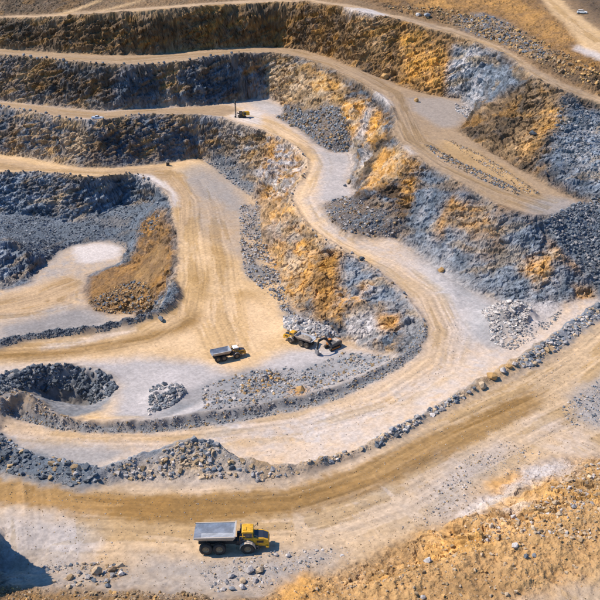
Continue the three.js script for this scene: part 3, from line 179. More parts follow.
["",[0.47,0.33,0.18],[0.34,0.215,0.095],0.06,2,0.55,[-40.2,-297.9,-34.6,-293.8,-30.9,-276.7,-33.0,-269.1,-36.9,-280.2]],
["",[0.47,0.33,0.18],[0.34,0.215,0.095],0.06,2,0.55,[-22.6,-277.9,-14.8,-277.5,-10.8,-262.9,-17.1,-266.6]],
["",[0.47,0.33,0.18],[0.34,0.215,0.095],0.06,2,0.55,[-49.5,-366.4,-43.9,-355.0,-42.4,-332.9,-46.1,-343.3]],
["",[0.37,0.27,0.175],[0.335,0.32,0.315],0.07,2.5,0.75,[-52.6,-385.8,-45.4,-401.9,-38.3,-394.0,-31.5,-386.3,-26.1,-373.1,-21.0,-360.6,-18.8,-341.5,-16.8,-323.8,-19.8,-312.1,-22.6,-301.4,-26.5,-308.4,-30.5,-315.7,-39.6,-320.8,-42.8,-332.3,-46.2,-344.4,-49.3,-364.5]],
["",[0.335,0.32,0.315],[0.25,0.25,0.255],0.1,2.5,0.6,[-54.7,-388.1,-44.9,-396.8,-38.4,-389.0,-32.0,-381.2,-27.7,-369.8,-23.5,-358.9,-27.2,-349.0,-32.4,-356.0,-37.8,-363.3,-46.5,-371.7]],
["",[0.34,0.215,0.095],[0.235,0.147,0.062],0.05,1.2,0.6,[-40.2,-260.7,-35.1,-263.1,-31.1,-256.8,-33.6,-249.0,-40.0,-248.3]],
["",[0.49,0.462,0.458],[0.335,0.32,0.315],0.08,3,1.0,[-95.4,-224.5,-91.6,-225.2,-87.9,-225.9,-84.1,-226.6,-80.3,-227.3,-76.4,-228.0,-72.6,-228.6,-68.8,-229.2,-65.1,-229.8,-61.3,-230.4,-57.5,-231.1,-53.7,-231.8,-49.9,-232.5,-46.1,-233.2,-41.8,-232.7,-37.6,-232.2,-33.3,-231.7,-29.1,-231.2,-25.3,-228.5,-21.5,-225.8,-17.8,-223.1,-14.7,-226.8,-11.4,-230.6,-8.1,-234.4,-4.7,-238.3,0.0,-239.2,4.7,-239.9,9.5,-240.6,13.8,-238.5,18.0,-236.5,22.2,-233.9,25.6,-225.9,29.0,-219.6,25.4,-217.9,21.8,-215.8,18.2,-213.7,14.7,-211.3,11.2,-209.1,7.6,-208.0,4.0,-207.0,0.4,-206.1,-3.2,-204.9,-6.7,-203.7,-10.2,-202.7,-13.7,-201.7,-17.1,-200.9,-20.4,-200.0,-23.8,-199.6,-27.1,-198.9,-30.4,-197.9,-33.7,-197.2,-37.0,-196.7,-40.3,-195.8,-43.8,-195.9,-47.5,-196.4,-51.2,-196.7,-52.9,-208.3,-54.3,-218.8,-58.1,-221.3,-61.8,-223.1,-65.4,-224.5,-68.9,-225.6,-72.9,-224.9,-77.0,-224.6,-80.9,-223.4,-84.7,-222.3,-88.4,-221.1,-93.1,-217.6]],
["",[0.7,0.525,0.345],[0.55,0.405,0.262],0.05,3,0.9,[-41.0,-267.5,-36.6,-268.7,-32.1,-269.2,-27.6,-269.8,-23.0,-270.3,-18.4,-270.9,-13.9,-271.4,-10.7,-264.3,-7.8,-257.4,-4.9,-250.7,-8.4,-245.7,-11.8,-240.9,-15.2,-236.2,-18.3,-231.1,-22.1,-232.5,-25.9,-233.7,-29.7,-234.5,-33.5,-235.3,-37.3,-236.0,-41.3,-235.7,-45.4,-235.4,-49.5,-235.1,-53.5,-234.9,-57.6,-234.6,-61.7,-234.4,-65.8,-234.6,-69.9,-234.8,-74.1,-235.0,-70.7,-236.2,-67.2,-237.4,-63.7,-238.7,-60.2,-240.0,-56.7,-241.3,-53.2,-243.6,-49.6,-246.0,-46.0,-248.5,-42.3,-251.1,-41.6,-258.8]],
["",[0.335,0.32,0.315],[0.125,0.15,0.178],0.3,2,0.85,[-29.1,-217.4,-25.0,-220.2,-20.8,-223.1,-16.5,-226.1,-12.0,-226.4,-7.5,-226.6,-3.0,-226.9,1.1,-229.1,5.3,-231.2,9.6,-233.3,13.9,-235.5,17.7,-234.2,21.5,-232.8,24.8,-228.6,27.8,-222.2,24.1,-220.4,20.3,-218.1,16.5,-215.3,12.8,-212.2,8.5,-210.2,4.2,-207.7,0.0,-205.4,-3.5,-204.6,-6.9,-203.4,-10.3,-202.6,-13.7,-201.7,-16.9,-200.9,-20.2,-200.1,-23.4,-199.7,-26.6,-198.9,-29.8,-198.3,-33.1,-197.6,-36.4,-196.8,-39.6,-195.8,-42.9,-195.6,-39.9,-199.3,-37.1,-204.9,-33.9,-209.1,-31.6,-213.2]],
["",[0.5,0.285,0.105],[0.34,0.215,0.095],0.3,0.8,0.9,[-2.9,-213.2,-1.1,-213.6,0.6,-213.9,2.8,-208.6,0.6,-205.9,-1.1,-206.5,-2.8,-207.2]],
["",[0.34,0.215,0.095],[0.235,0.147,0.062],0.04,1.6,0.9,[-98.3,-233.7,-92.6,-235.1,-89.0,-235.6,-85.4,-236.0,-81.8,-236.4,-78.2,-236.8,-74.6,-237.2,-71.1,-238.2,-67.6,-239.2,-64.1,-240.2,-60.5,-241.3,-56.9,-242.4,-52.6,-244.9,-48.2,-247.5,-43.8,-250.3,-40.3,-254.9,-36.8,-260.0,-31.8,-256.8,-35.5,-248.8,-39.5,-246.0,-43.4,-243.4,-47.2,-240.8,-50.9,-239.1,-54.5,-237.5,-58.1,-235.9,-61.7,-234.4,-65.1,-233.4,-68.6,-232.4,-72.0,-231.4,-75.4,-230.4,-78.8,-229.4,-82.4,-229.3,-86.0,-229.1,-89.5,-228.9,-93.1,-228.7,-96.6,-228.5]],
["",[0.55,0.405,0.262],[0.47,0.33,0.18],0.05,1.2,0.6,[-112.1,-267.7,-107.7,-268.5,-103.3,-269.3,-87.6,-239.4,-83.7,-240.2,-79.7,-240.9,-75.7,-241.6,-71.5,-242.7,-67.3,-243.7,-63.1,-244.7,-58.8,-245.9,-54.5,-247.0,-51.3,-250.7,-47.9,-254.5,-44.5,-258.6,-41.1,-263.1,-33.5,-260.6,-39.1,-251.4,-42.7,-249.5,-46.3,-247.6,-49.9,-245.8,-53.4,-244.0,-56.9,-242.4,-60.9,-241.2,-64.9,-240.1,-68.8,-239.0,-72.7,-238.0,-76.6,-236.9,-80.5,-235.8,-84.0,-235.2,-87.5,-234.6,-91.0,-233.9,-94.5,-233.3,-97.9,-232.7]],
["",[0.37,0.27,0.175],[0.55,0.405,0.262],0.06,1.2,1.0,[-165.6,-411.7,-159.1,-411.8,-152.7,-412.0,-146.3,-412.1,-139.5,-408.9,-132.8,-405.8,-126.2,-402.7,-119.7,-399.7,-113.2,-396.8,-107.5,-396.4,-101.8,-396.1,-96.1,-396.0,-90.4,-395.9,-84.8,-396.1,-78.1,-397.9,-71.2,-399.6,-64.4,-401.5,-53.8,-391.9,-50.9,-373.6,-48.2,-355.7,-45.6,-338.9,-46.3,-317.5,-49.4,-332.8,-52.7,-349.3,-58.0,-364.2,-63.8,-380.1,-74.8,-392.0,-80.9,-391.3,-86.8,-389.7,-92.7,-388.2,-98.9,-388.5,-105.2,-389.2,-111.6,-390.0,-117.3,-390.6,-123.1,-391.3,-128.8,-391.8,-134.5,-392.3,-140.3,-393.0,-147.2,-394.8,-154.1,-396.7,-161.0,-398.7]],
["",[0.66,0.62,0.6],[0.49,0.462,0.458],0.06,0.7,0.95,[-78.5,-391.9,-75.8,-392.0,-72.9,-392.0,-70.1,-392.0,-65.8,-387.4,-61.4,-382.7,-57.8,-374.2,-54.3,-365.8,-53.0,-358.6,-51.7,-351.7,-54.1,-353.7,-56.4,-361.8,-58.9,-370.3,-61.8,-374.3,-64.8,-378.5,-67.8,-382.6,-71.7,-386.7,-75.4,-389.7]],
["",[0.092,0.12,0.155],[0.044,0.062,0.088],0.35,0.6,0.9,[-44.8,-278.7,-41.5,-271.5,-42.3,-261.5,-46.7,-255.2,-50.3,-252.6,-53.7,-249.9,-58.7,-247.1,-63.6,-244.3,-68.6,-243.3,-73.6,-242.3,-78.6,-240.9,-83.6,-239.6,-88.0,-237.1,-92.4,-234.6,-97.6,-231.6,-111.9,-267.0,-106.1,-270.7,-101.0,-273.4,-95.9,-276.1,-90.2,-277.7,-84.5,-279.3,-78.7,-280.1,-72.9,-281.0,-67.5,-284.5,-62.1,-288.2,-57.3,-287.4,-49.0,-266.8,-45.1,-267.0,-44.5,-272.9]],
["",[0.125,0.15,0.178],[0.25,0.25,0.255],0.4,1.2,0.95,[-92.0,-214.3,-88.3,-220.6,-84.9,-222.2,-81.3,-223.7,-77.7,-224.9,-73.7,-225.0,-69.8,-225.1,-65.8,-225.2,-60.7,-223.6,-55.6,-221.5,-52.4,-213.9,-54.1,-209.0,-55.1,-202.1,-58.2,-199.8,-61.1,-197.3,-64.5,-196.4,-69.1,-198.5,-73.7,-200.5,-78.0,-201.5,-81.2,-199.7,-86.5,-199.8]],
["",[0.34,0.215,0.095],[0.55,0.405,0.262],0.15,0.8,0.7,[-86.6,-200.3,-81.3,-200.5,-81.3,-210.2,-79.7,-216.4,-73.6,-201.9,-79.2,-201.5,-82.4,-199.1,-86.1,-198.3]],
["",[0.092,0.12,0.155],[0.125,0.15,0.178],0.3,0.8,0.75,[-81.2,-199.7,-77.3,-201.5,-72.1,-200.0,-68.1,-198.3,-63.8,-195.9,-60.4,-195.8,-56.8,-194.9,-53.5,-194.8,-50.1,-194.9,-46.8,-194.9,-43.6,-195.6,-40.3,-195.7,-37.0,-196.5,-33.7,-197.0,-30.4,-197.9,-27.1,-198.9,-23.8,-199.6,-20.4,-200.0,-17.1,-200.9,-13.7,-201.7,-10.3,-202.6,-6.9,-203.4,-3.5,-204.6,0.0,-205.4,3.7,-206.8,7.5,-208.1,11.3,-209.6,15.1,-212.0,19.1,-214.7,23.1,-217.4,29.3,-222.2,33.1,-225.4,36.2,-232.3,37.8,-230.7,35.1,-223.2,29.4,-218.1,23.4,-214.3,19.5,-212.0,15.6,-209.7,11.7,-207.3,8.0,-206.1,4.3,-205.0,0.6,-203.5,-3.0,-202.8,-6.6,-202.0,-10.1,-201.0,-13.7,-200.1,-17.0,-199.3,-20.4,-198.9,-23.7,-198.1,-27.1,-197.5,-30.4,-196.9,-33.7,-196.1,-36.9,-195.3,-40.2,-195.0,-43.5,-194.6,-46.8,-194.2,-50.1,-194.1,-53.5,-194.1,-57.0,-194.2,-60.8,-195.2,-64.4,-195.5,-69.0,-197.8,-73.6,-199.8,-78.1,-201.2,-81.1,-198.8]],
["",[0.66,0.62,0.6],[0.49,0.462,0.458],0.06,0.5,0.9,[-40.8,-195.7,-39.1,-196.0,-37.5,-197.0,-36.0,-198.5,-34.5,-199.8,-32.9,-201.2,-31.5,-202.5,-30.0,-203.8,-28.5,-205.0,-27.0,-206.1,-25.5,-207.2,-24.0,-208.4,-21.6,-209.3,-19.3,-210.3,-21.4,-208.2,-23.5,-206.1,-25.1,-204.8,-26.7,-203.5,-28.2,-202.2,-29.8,-200.9,-31.3,-199.6,-32.8,-198.3,-34.3,-197.3,-35.8,-196.8,-37.4,-196.1,-38.9,-195.6]],
["",[0.66,0.62,0.6],[0.49,0.462,0.458],0.06,0.5,0.8,[-79.3,-237.5,-77.4,-238.2,-75.5,-238.8,-73.6,-239.4,-71.6,-240.1,-69.7,-240.7,-67.7,-241.3,-65.6,-242.2,-63.4,-243.2,-61.7,-244.1,-60.0,-245.0,-58.3,-245.9,-56.7,-246.9,-54.9,-247.8,-53.2,-248.8,-52.6,-247.2,-54.4,-246.2,-56.2,-245.2,-57.9,-244.3,-59.6,-243.3,-61.3,-242.4,-63.1,-241.5,-64.8,-240.7,-66.5,-240.0,-68.2,-239.3,-70.0,-238.5,-71.7,-237.8,-73.4,-237.3,-75.1,-236.8,-76.9,-236.3,-78.6,-235.8,-80.3,-235.3]],
["",[0.49,0.462,0.458],[0.55,0.405,0.262],0.05,2,1.0,[-62.6,-187.5,-59.2,-187.9,-55.8,-188.3,-52.4,-188.7,-49.0,-189.1,-45.5,-189.5,-42.1,-189.9,-38.7,-190.4,-35.2,-190.9,-31.8,-191.4,-28.3,-191.9,-24.8,-192.4,-21.3,-192.9,-17.8,-193.6,-14.3,-194.3,-10.7,-194.9,-7.2,-195.6,-3.6,-196.2,0.0,-196.7,3.2,-198.1,6.5,-199.5,9.8,-200.9,13.2,-202.2,16.5,-203.4,19.9,-205.1,23.4,-206.7,26.8,-208.3,30.3,-210.0,33.9,-211.7,37.1,-215.0,40.4,-218.6,43.8,-222.5,50.5,-227.6,54.5,-224.7,58.1,-220.8,54.2,-215.8,50.5,-210.9,46.5,-207.6,42.5,-204.5,38.7,-201.4,35.0,-198.5,31.3,-195.7,27.7,-192.9,24.2,-190.2,20.7,-187.6,17.7,-186.3,14.7,-185.0,11.7,-183.8,8.7,-182.5,5.8,-181.2,2.9,-179.9,0.0,-178.5,-3.4,-179.4,-6.7,-180.2,-10.1,-180.9,-13.6,-181.7,-17.0,-182.4,-13.4,-119.8,-15.6,-119.7,-17.9,-119.7,-20.1,-119.9,-22.4,-120.0,-24.6,-120.3,-41.3,-184.8,-44.8,-185.3,-48.3,-185.7,-51.9,-186.2,-55.4,-186.6,-59.0,-187.1]],
["",[0.55,0.405,0.262],[0.45,0.345,0.235],0.05,1.5,0.95,[-85.5,-195.7,-80.8,-197.2,-78.0,-197.9,-74.8,-197.7,-71.2,-196.6,-67.7,-195.4,-64.2,-194.2,-60.7,-194.1,-57.2,-193.9,-53.8,-193.8,-50.3,-193.7,-46.9,-193.6,-43.4,-193.4,-40.0,-193.3,-36.7,-193.5,-33.4,-193.6,-30.0,-193.8,-26.7,-193.9,-26.3,-189.6,-29.5,-189.2,-32.7,-188.7,-35.9,-188.2,-39.1,-187.8,-42.6,-188.1,-46.0,-188.5,-49.4,-188.8,-52.8,-189.1,-56.3,-189.4,-59.7,-189.7,-63.2,-190.1,-66.6,-191.0,-70.0,-192.0,-73.5,-192.9,-76.9,-193.8,-80.2,-194.3,-84.7,-192.3]],
["",[0.335,0.32,0.315],[0.25,0.25,0.255],0.25,1.5,0.9,[-73.5,-189.1,-69.9,-188.9,-66.4,-188.7,-62.8,-188.4,-59.0,-187.8,-55.2,-187.3,-51.5,-186.8,-47.7,-186.3,-44.0,-185.7,-45.7,-180.6,-48.8,-179.3,-51.9,-177.9,-36.2,-116.3,-38.6,-117.2,-41.0,-118.1,-43.5,-119.0,-69.7,-184.9]],
["",[0.45,0.345,0.235],[0.66,0.62,0.6],0.15,1,0.8,[-50.9,-179.0,-47.3,-181.3,-43.6,-183.6,-40.0,-185.0,-36.3,-186.5,-21.5,-120.9,-23.3,-120.1,-25.0,-119.2,-27.4,-118.4,-29.8,-117.5,-32.2,-116.3]],
["",[0.125,0.15,0.178],[0.092,0.12,0.155],0.35,2.5,0.9,[-130.3,-353.2,-126.4,-357.7,-122.2,-361.9,-115.4,-365.4,-108.4,-368.3,-101.3,-372.2,-93.8,-374.9,-88.2,-377.7,-82.3,-379.9,-76.3,-381.4,-70.1,-379.5,-62.1,-366.7,-57.5,-349.2,-60.0,-343.1,-62.5,-337.2,-69.5,-345.7,-77.2,-356.3,-84.6,-360.0,-91.5,-361.8,-96.2,-358.9,-100.7,-355.7,-104.8,-351.4,-108.7,-334.5,-112.7,-336.0,-118.6,-336.6]],
["",[0.31,0.215,0.125],[0.092,0.12,0.155],1,1,0.5,[-129.9,-388.2,-123.6,-388.0,-117.0,-387.1,-110.2,-385.6,-103.4,-383.7,-105.7,-380.8,-112.2,-382.3,-118.6,-383.6,-124.8,-384.0]],
["",[0.45,0.345,0.235],[0.25,0.25,0.255],1,0.8,0.8,[-114.4,-381.8,-111.5,-381.5,-108.6,-381.2,-108.9,-379.1,-109.2,-376.9,-113.1,-377.2,-113.7,-379.6]],
["",[0.31,0.215,0.125],[0.092,0.12,0.155],1,0.8,0.6,[-107.4,-378.6,-100.1,-380.2,-100.9,-376.2,-105.7,-372.3]],
["",[0.115,0.073,0.04],[0.27,0.155,0.062],0.8,1.5,1.0,[-70.9,-362.1,-66.0,-361.2,-61.2,-360.0,-51.4,-332.7,-48.9,-316.3,-46.3,-299.1,-46.5,-291.2,-46.5,-282.5,-49.8,-284.4,-53.1,-285.8,-58.3,-290.1,-63.3,-292.9,-67.5,-291.5,-72.9,-292.3,-78.4,-293.1,-85.7,-312.4,-86.1,-325.4,-82.0,-328.9,-77.7,-331.9,-72.6,-331.9,-68.7,-342.1]],
["",[0.34,0.215,0.095],[0.115,0.073,0.04],0.3,1.2,0.7,[-66.6,-328.7,-61.8,-329.1,-57.1,-329.9,-50.1,-303.5,-53.1,-298.9,-56.2,-295.3,-64.3,-296.4,-66.1,-311.4]],
["",[0.5,0.285,0.105],[0.115,0.073,0.04],0.9,1,0.6,[-66.3,-296.5,-61.7,-298.6,-56.7,-298.5,-49.8,-292.3,-50.7,-283.7,-57.4,-288.1,-64.0,-293.0]],
["",[0.66,0.62,0.6],[0.49,0.462,0.458],0.1,1.2,0.85,[-100.3,-354.6,-94.5,-356.5,-88.7,-358.5,-78.1,-353.5,-77.9,-343.1,-86.9,-339.1,-92.0,-337.1,-95.9,-343.1]],
["",[0.55,0.405,0.262],[0.37,0.27,0.175],0.05,2,0.95,[-123.5,-302.3,-117.0,-306.0,-112.9,-309.7,-108.7,-313.4,-104.4,-317.3,-97.5,-325.2,-90.3,-325.7,-87.3,-312.4,-89.7,-305.9,-92.0,-299.6,-96.6,-295.2,-101.1,-290.9,-106.4,-290.0,-111.7,-289.0,-118.5,-287.1]],
["",[0.335,0.32,0.315],[0.092,0.12,0.155],0.12,2.5,0.8,[-99.8,-286.1,-95.9,-289.0,-92.0,-292.0,-88.1,-295.0,-84.0,-298.1,-77.2,-293.1,-70.6,-288.2,-72.7,-280.2,-76.9,-279.2,-81.0,-278.3,-85.1,-277.3,-89.2,-276.4,-93.2,-275.4,-97.5,-273.8,-101.8,-272.3,-106.1,-270.7,-109.5,-281.9,-104.7,-284.0]],
["front_road",[0.45,0.345,0.235],[0.55,0.405,0.262],0.07,1,1.0,[-54.7,-117.5,-52.6,-117.3,-50.5,-117.1,-48.3,-116.6,-46.1,-116.2,-45.1,-112.8,-44.1,-109.4,-43.2,-106.2,-42.4,-103.4,-44.4,-100.7,-45.6,-101.9,-47.3,-102.2,-51.3,-107.3,-52.4,-110.6,-53.6,-114.2]],
["front_road",[0.45,0.345,0.235],[0.55,0.405,0.262],0.07,1,1.0,[-84.2,-120.0,-49.6,-116.9,-40.6,-114.0,-35.5,-112.9,-27.7,-114.7,-16.3,-115.0,-6.2,-114.5,0.0,-116.3,5.5,-119.6,11.5,-123.3,17.6,-127.1,24.8,-134.3,31.3,-140.1,39.3,-146.9,46.5,-152.2,55.1,-161.2,68.4,-176.7,162.5,-270.2,80.8,-126.8,51.2,-122.1,44.1,-121.1,37.9,-118.5,30.4,-111.9,24.1,-105.6,20.1,-103.4,14.7,-99.7,9.6,-95.9,4.6,-93.3,-1.4,-92.2,-5.2,-88.7,-14.0,-92.5,-24.2,-94.3,-33.5,-97.2,-38.2,-98.7,-44.3,-99.3]],
["front_berm",[0.19,0.22,0.258],[0.25,0.25,0.255],0.3,0.8,1.0,[-125.3,-177.6,-75.2,-177.6,-59.1,-173.5,-41.8,-173.3,-24.7,-173.8,-12.2,-172.5,0.0,-170.8,12.3,-174.1,25.1,-180.2,39.3,-192.5,54.9,-205.0,68.6,-216.4,79.7,-226.6,90.8,-234.3,187.1,-306.1,162.5,-270.2,68.4,-176.7,55.1,-161.2,46.5,-152.2,39.3,-146.9,31.3,-140.1,24.8,-134.3,17.6,-127.1,11.5,-123.3,5.5,-119.6,0.0,-116.3,-6.2,-114.5,-16.3,-115.0,-27.7,-114.7,-35.5,-112.9,-40.6,-114.0,-49.6,-116.9,-84.2,-120.0]],
["foreground_mound",[0.47,0.3,0.145],[0.36,0.235,0.125],0.95,2,1.0,[-5.1,-87.4,-3.3,-89.8,-1.4,-91.8,0.6,-92.1,2.6,-92.3,4.6,-92.8,6.2,-93.6,7.9,-94.4,9.6,-95.3,11.2,-96.6,13.0,-98.0,14.7,-99.2,16.4,-100.4,18.2,-101.5,20.0,-102.8,22.0,-104.0,24.0,-105.2,26.1,-107.2,28.2,-109.2,30.3,-111.4,32.7,-113.4,35.2,-115.5,37.8,-117.9,40.8,-119.1,43.9,-120.4,46.3,-120.8,48.6,-120.8,50.9,-121.2,53.3,-122.0,55.4,-122.4,57.7,-123.1,60.0,-123.6,62.3,-124.1,64.5,-124.7,66.8,-125.2,69.1,-125.7,71.5,-126.3,73.8,-126.8,71.6,-122.2,69.1,-117.0,66.3,-111.4,62.8,-104.8,61.0,-100.9,60.0,-98.6,59.1,-96.3,58.1,-93.9,57.1,-91.5,56.1,-89.2,55.3,-87.3,54.6,-85.4,53.8,-83.6,53.1,-81.8,52.3,-80.0,51.6,-78.2,50.9,-76.5,50.2,-74.8,49.5,-73.2,48.9,-71.5,48.2,-70.0,47.6,-68.4,46.9,-66.9,45.6,-67.0,44.2,-67.0,42.9,-67.0,41.6,-67.0,40.2,-67.0,38.9,-67.0,37.5,-67.0,36.2,-67.0,34.8,-67.1,33.5,-67.1,32.1,-67.1,30.8,-67.1,29.4,-67.1,28.1,-67.1,26.8,-67.2,25.4,-67.2,24.1,-67.2,22.7,-67.2,21.3,-67.2,20.0,-67.2,18.6,-67.3,17.3,-67.3,15.9,-67.3,14.6,-67.3,13.2,-67.4,11.9,-67.4,10.5,-67.4,9.2,-67.5,7.8,-67.5,6.4,-67.5,5.1,-67.6,3.7,-67.6,2.4,-67.6,1.0,-67.7,-0.4,-67.7,-1.7,-67.7,-3.1,-67.7,-4.5,-67.8,-5.8,-67.8,-7.2,-67.8,-8.6,-67.9,-10.0,-67.9,-11.3,-67.9,-11.0,-69.5,-10.6,-71.1,-10.3,-72.8,-9.9,-74.6,-9.5,-76.4,-9.1,-78.3,-8.7,-80.3,-8.3,-82.4,-7.9,-84.7,-6.5,-86.0]],
["foreground_mound",[0.115,0.073,0.04],[0.34,0.215,0.095],0.8,1,1.0,[-40.9,-90.3,-38.8,-90.0,-36.8,-89.8,-34.7,-89.5,-32.7,-89.3,-30.8,-89.3,-28.9,-89.1,-26.9,-88.9,-25.0,-88.7,-23.0,-88.5,-21.1,-88.4,-19.2,-88.2,-17.3,-88.1,-15.4,-87.8,-13.4,-87.6,-11.8,-87.4,-10.1,-87.2,-8.4,-87.2,-6.7,-87.1,-5.1,-86.9,-5.2,-84.2,-5.4,-81.7,-5.6,-79.5,-5.8,-77.7,-6.0,-76.0,-6.1,-74.3,-6.3,-72.6,-6.5,-71.0,-6.6,-69.4,-6.8,-67.8,-8.2,-67.9,-9.6,-67.9,-11.1,-67.9,-12.5,-67.9,-13.9,-68.0,-15.3,-68.0,-16.8,-68.0,-18.2,-68.0,-19.6,-68.0,-21.0,-67.9,-22.4,-67.9,-23.8,-67.9,-25.2,-67.9,-26.7,-67.8,-28.1,-67.8,-29.4,-67.7,-30.8,-67.7,-32.2,-67.6,-33.6,-67.5,-34.1,-69.1,-34.6,-70.7,-35.1,-72.4,-35.6,-74.1,-36.2,-75.9,-36.7,-77.8,-37.4,-79.7,-38.0,-81.9,-38.8,-84.3,-39.9,-87.2]],
["",[0.092,0.12,0.155],[0.125,0.15,0.178],0.4,1,0.95,[-84.5,-191.7,-80.0,-193.4,-73.1,-187.8,-69.0,-185.4,-64.9,-183.1,-60.9,-180.7,-37.6,-117.9,-53.5,-178.0,-32.9,-116.3,-30.9,-114.5,-33.0,-114.1,-35.1,-113.6,-37.1,-113.2,-39.6,-113.9,-42.0,-114.5,-44.5,-115.3,-47.1,-116.1,-49.6,-116.8,-53.1,-117.6,-53.7,-119.8,-54.2,-122.0]],
["",[0.25,0.25,0.255],[0.45,0.345,0.235],0.4,1,0.9,[-32.9,-116.3,-30.9,-117.1,-44.3,-180.2,-27.1,-119.0,-25.1,-120.0,-23.0,-120.6,-20.8,-121.3,-18.6,-121.9,-16.6,-121.8,-22.5,-188.7,-12.1,-119.5,-8.3,-118.1,-8.2,-114.7,-10.2,-114.8,-12.2,-114.9,-14.3,-114.9,-16.3,-115.0,-18.6,-114.9,-20.9,-114.9,-23.2,-114.8,-25.5,-114.8,-27.7,-114.7,-30.3,-115.5]],
["",[0.45,0.345,0.235],[0.34,0.215,0.095],0.35,1,0.95,[-8.3,-118.6,-9.2,-177.8,-3.9,-117.8,-1.7,-117.5,0.3,-118.8,3.5,-177.7,6.5,-178.6,9.5,-179.6,8.6,-122.9,10.8,-124.2,19.2,-184.3,15.4,-127.8,17.8,-129.7,20.3,-132.0,22.7,-134.5,25.3,-137.0,27.9,-139.6,30.7,-142.6,33.6,-145.8,36.3,-147.7,54.9,-210.5,42.7,-154.9,45.4,-156.3,49.0,-160.0,52.9,-164.1,56.9,-168.2,55.1,-161.2,51.7,-158.0,48.4,-155.0,45.3,-152.1,42.3,-149.5,39.3,-146.9,36.7,-144.6,34.2,-142.4,31.8,-140.3,29.4,-138.2,27.1,-136.3,24.8,-134.3,22.4,-132.3,20.1,-130.3,17.9,-128.4,15.7,-126.5,13.6,-124.8,11.5,-123.2,9.1,-121.8,6.8,-120.4,4.5,-119.0,2.2,-117.7,0.0,-116.3,-2.5,-115.7,-4.9,-115.1,-7.3,-114.5]],
["",[0.45,0.345,0.235],[0.49,0.462,0.458],0.08,2,0.8,[-32.6,-114.9,-30.6,-114.9,-28.6,-115.1,-26.6,-115.0,-24.5,-115.0,-22.5,-114.9,-20.4,-114.9,-18.4,-114.8,-16.3,-114.7,-14.3,-114.9,-12.3,-115.0,-10.2,-115.1,-8.2,-115.2,-6.1,-115.3,-4.1,-115.4,-2.1,-115.7,0.0,-115.8,2.1,-117.1,4.2,-118.3,6.3,-119.6,8.5,-121.0,10.7,-122.3,12.9,-123.7,15.2,-125.1,17.5,-126.5,17.3,-124.7,15.0,-123.3,12.8,-121.8,10.6,-120.4,8.4,-119.0,6.2,-117.6,4.1,-116.3,2.0,-115.0,0.0,-113.6,-2.0,-113.5,-4.0,-113.4,-6.1,-113.3,-8.1,-113.1,-10.1,-113.0,-12.1,-112.9,-14.1,-112.7,-16.1,-112.6,-18.2,-112.7,-20.4,-112.8,-22.6,-112.9,-24.7,-113.0,-26.9,-113.1,-29.1,-113.2]],
["",[0.34,0.215,0.095],[0.235,0.147,0.062],0.05,0.4,0.95,[-53.3,-115.7,-51.1,-115.5,-48.9,-115.3,-46.6,-114.6,-44.3,-113.9,-42.0,-113.2,-40.0,-112.9,-38.0,-112.6,-36.0,-112.3,-34.0,-112.0,-32.0,-111.6,-30.0,-111.7,-28.0,-111.7,-26.0,-111.7,-24.0,-111.7,-22.0,-111.7,-20.0,-111.8,-18.0,-111.8,-16.0,-111.8,-13.9,-112.0,-11.8,-112.2,-9.6,-112.5,-7.5,-112.7,-5.4,-112.9,-3.2,-113.1,-1.4,-114.0,0.5,-114.9,2.5,-115.8,4.4,-116.6,6.4,-117.5,8.3,-118.5,10.4,-119.8,12.5,-121.3,14.6,-122.7,16.7,-124.1,18.9,-125.6,21.1,-127.2,23.5,-128.8,26.0,-130.5,28.5,-132.1,31.1,-133.8,33.8,-135.9,36.5,-137.9,39.3,-140.1,42.2,-142.2,44.9,-143.6,47.7,-144.9,50.0,-142.7,46.7,-139.3,43.6,-136.1,41.0,-134.2,38.4,-132.4,35.9,-130.6,33.4,-128.5,30.8,-126.3,28.4,-124.2,26.0,-122.2,23.6,-120.3,21.4,-118.6,19.2,-116.9,17.0,-115.3,14.9,-113.7,12.8,-112.1,10.6,-111.2,8.4,-110.2,6.3,-109.3,4.2,-108.4,2.1,-107.4,0.0,-106.5,-1.9,-106.3,-3.9,-106.0,-5.8,-105.8,-7.7,-105.6,-9.6,-105.3,-11.5,-105.1,-13.4,-104.8,-15.3,-104.6,-17.3,-104.7,-19.3,-104.8,-21.4,-104.9,-23.5,-105.0,-25.5,-105.1,-27.6,-105.2,-29.5,-105.6,-31.4,-106.0,-33.4,-106.4,-35.3,-106.8,-37.3,-107.2,-39.7,-107.6,-42.1,-108.0,-44.5,-108.4,-46.9,-108.7,-49.0,-109.0,-51.2,-109.2,-52.2,-112.4]],
["",[0.5,0.285,0.105],[0.34,0.215,0.095],0.05,1,0.5,[-47.1,-111.4,-44.6,-111.0,-42.1,-110.6,-39.6,-110.2,-37.6,-109.9,-35.5,-109.6,-33.5,-109.4,-31.5,-109.1,-29.2,-109.0,-27.0,-109.0,-24.8,-108.9,-22.6,-108.8,-20.4,-108.8,-20.2,-107.5,-22.4,-107.5,-24.6,-107.5,-26.8,-107.4,-28.9,-107.4,-31.1,-107.4,-33.0,-107.6,-34.9,-107.8,-36.9,-108.0,-38.8,-108.2,-40.7,-108.4,-43.6,-109.1,-46.6,-109.7]],
["",[0.55,0.405,0.262],[0.45,0.345,0.235],0.06,2,0.95,[44.1,-142.2,46.7,-144.8,49.3,-147.5,52.0,-150.2,55.1,-153.8,58.2,-157.7,61.5,-161.6,65.0,-165.8,68.4,-169.7,72.0,-173.7,75.6,-177.8,79.4,-182.1,83.4,-186.5,80.9,-179.7,78.5,-173.3,76.3,-167.2,74.2,-161.5,72.2,-156.1,69.1,-153.1,66.1,-150.3,63.2,-147.6,60.3,-144.9,57.6,-142.3,53.9,-139.5,50.3,-136.8,48.3,-138.6,46.2,-140.4]],
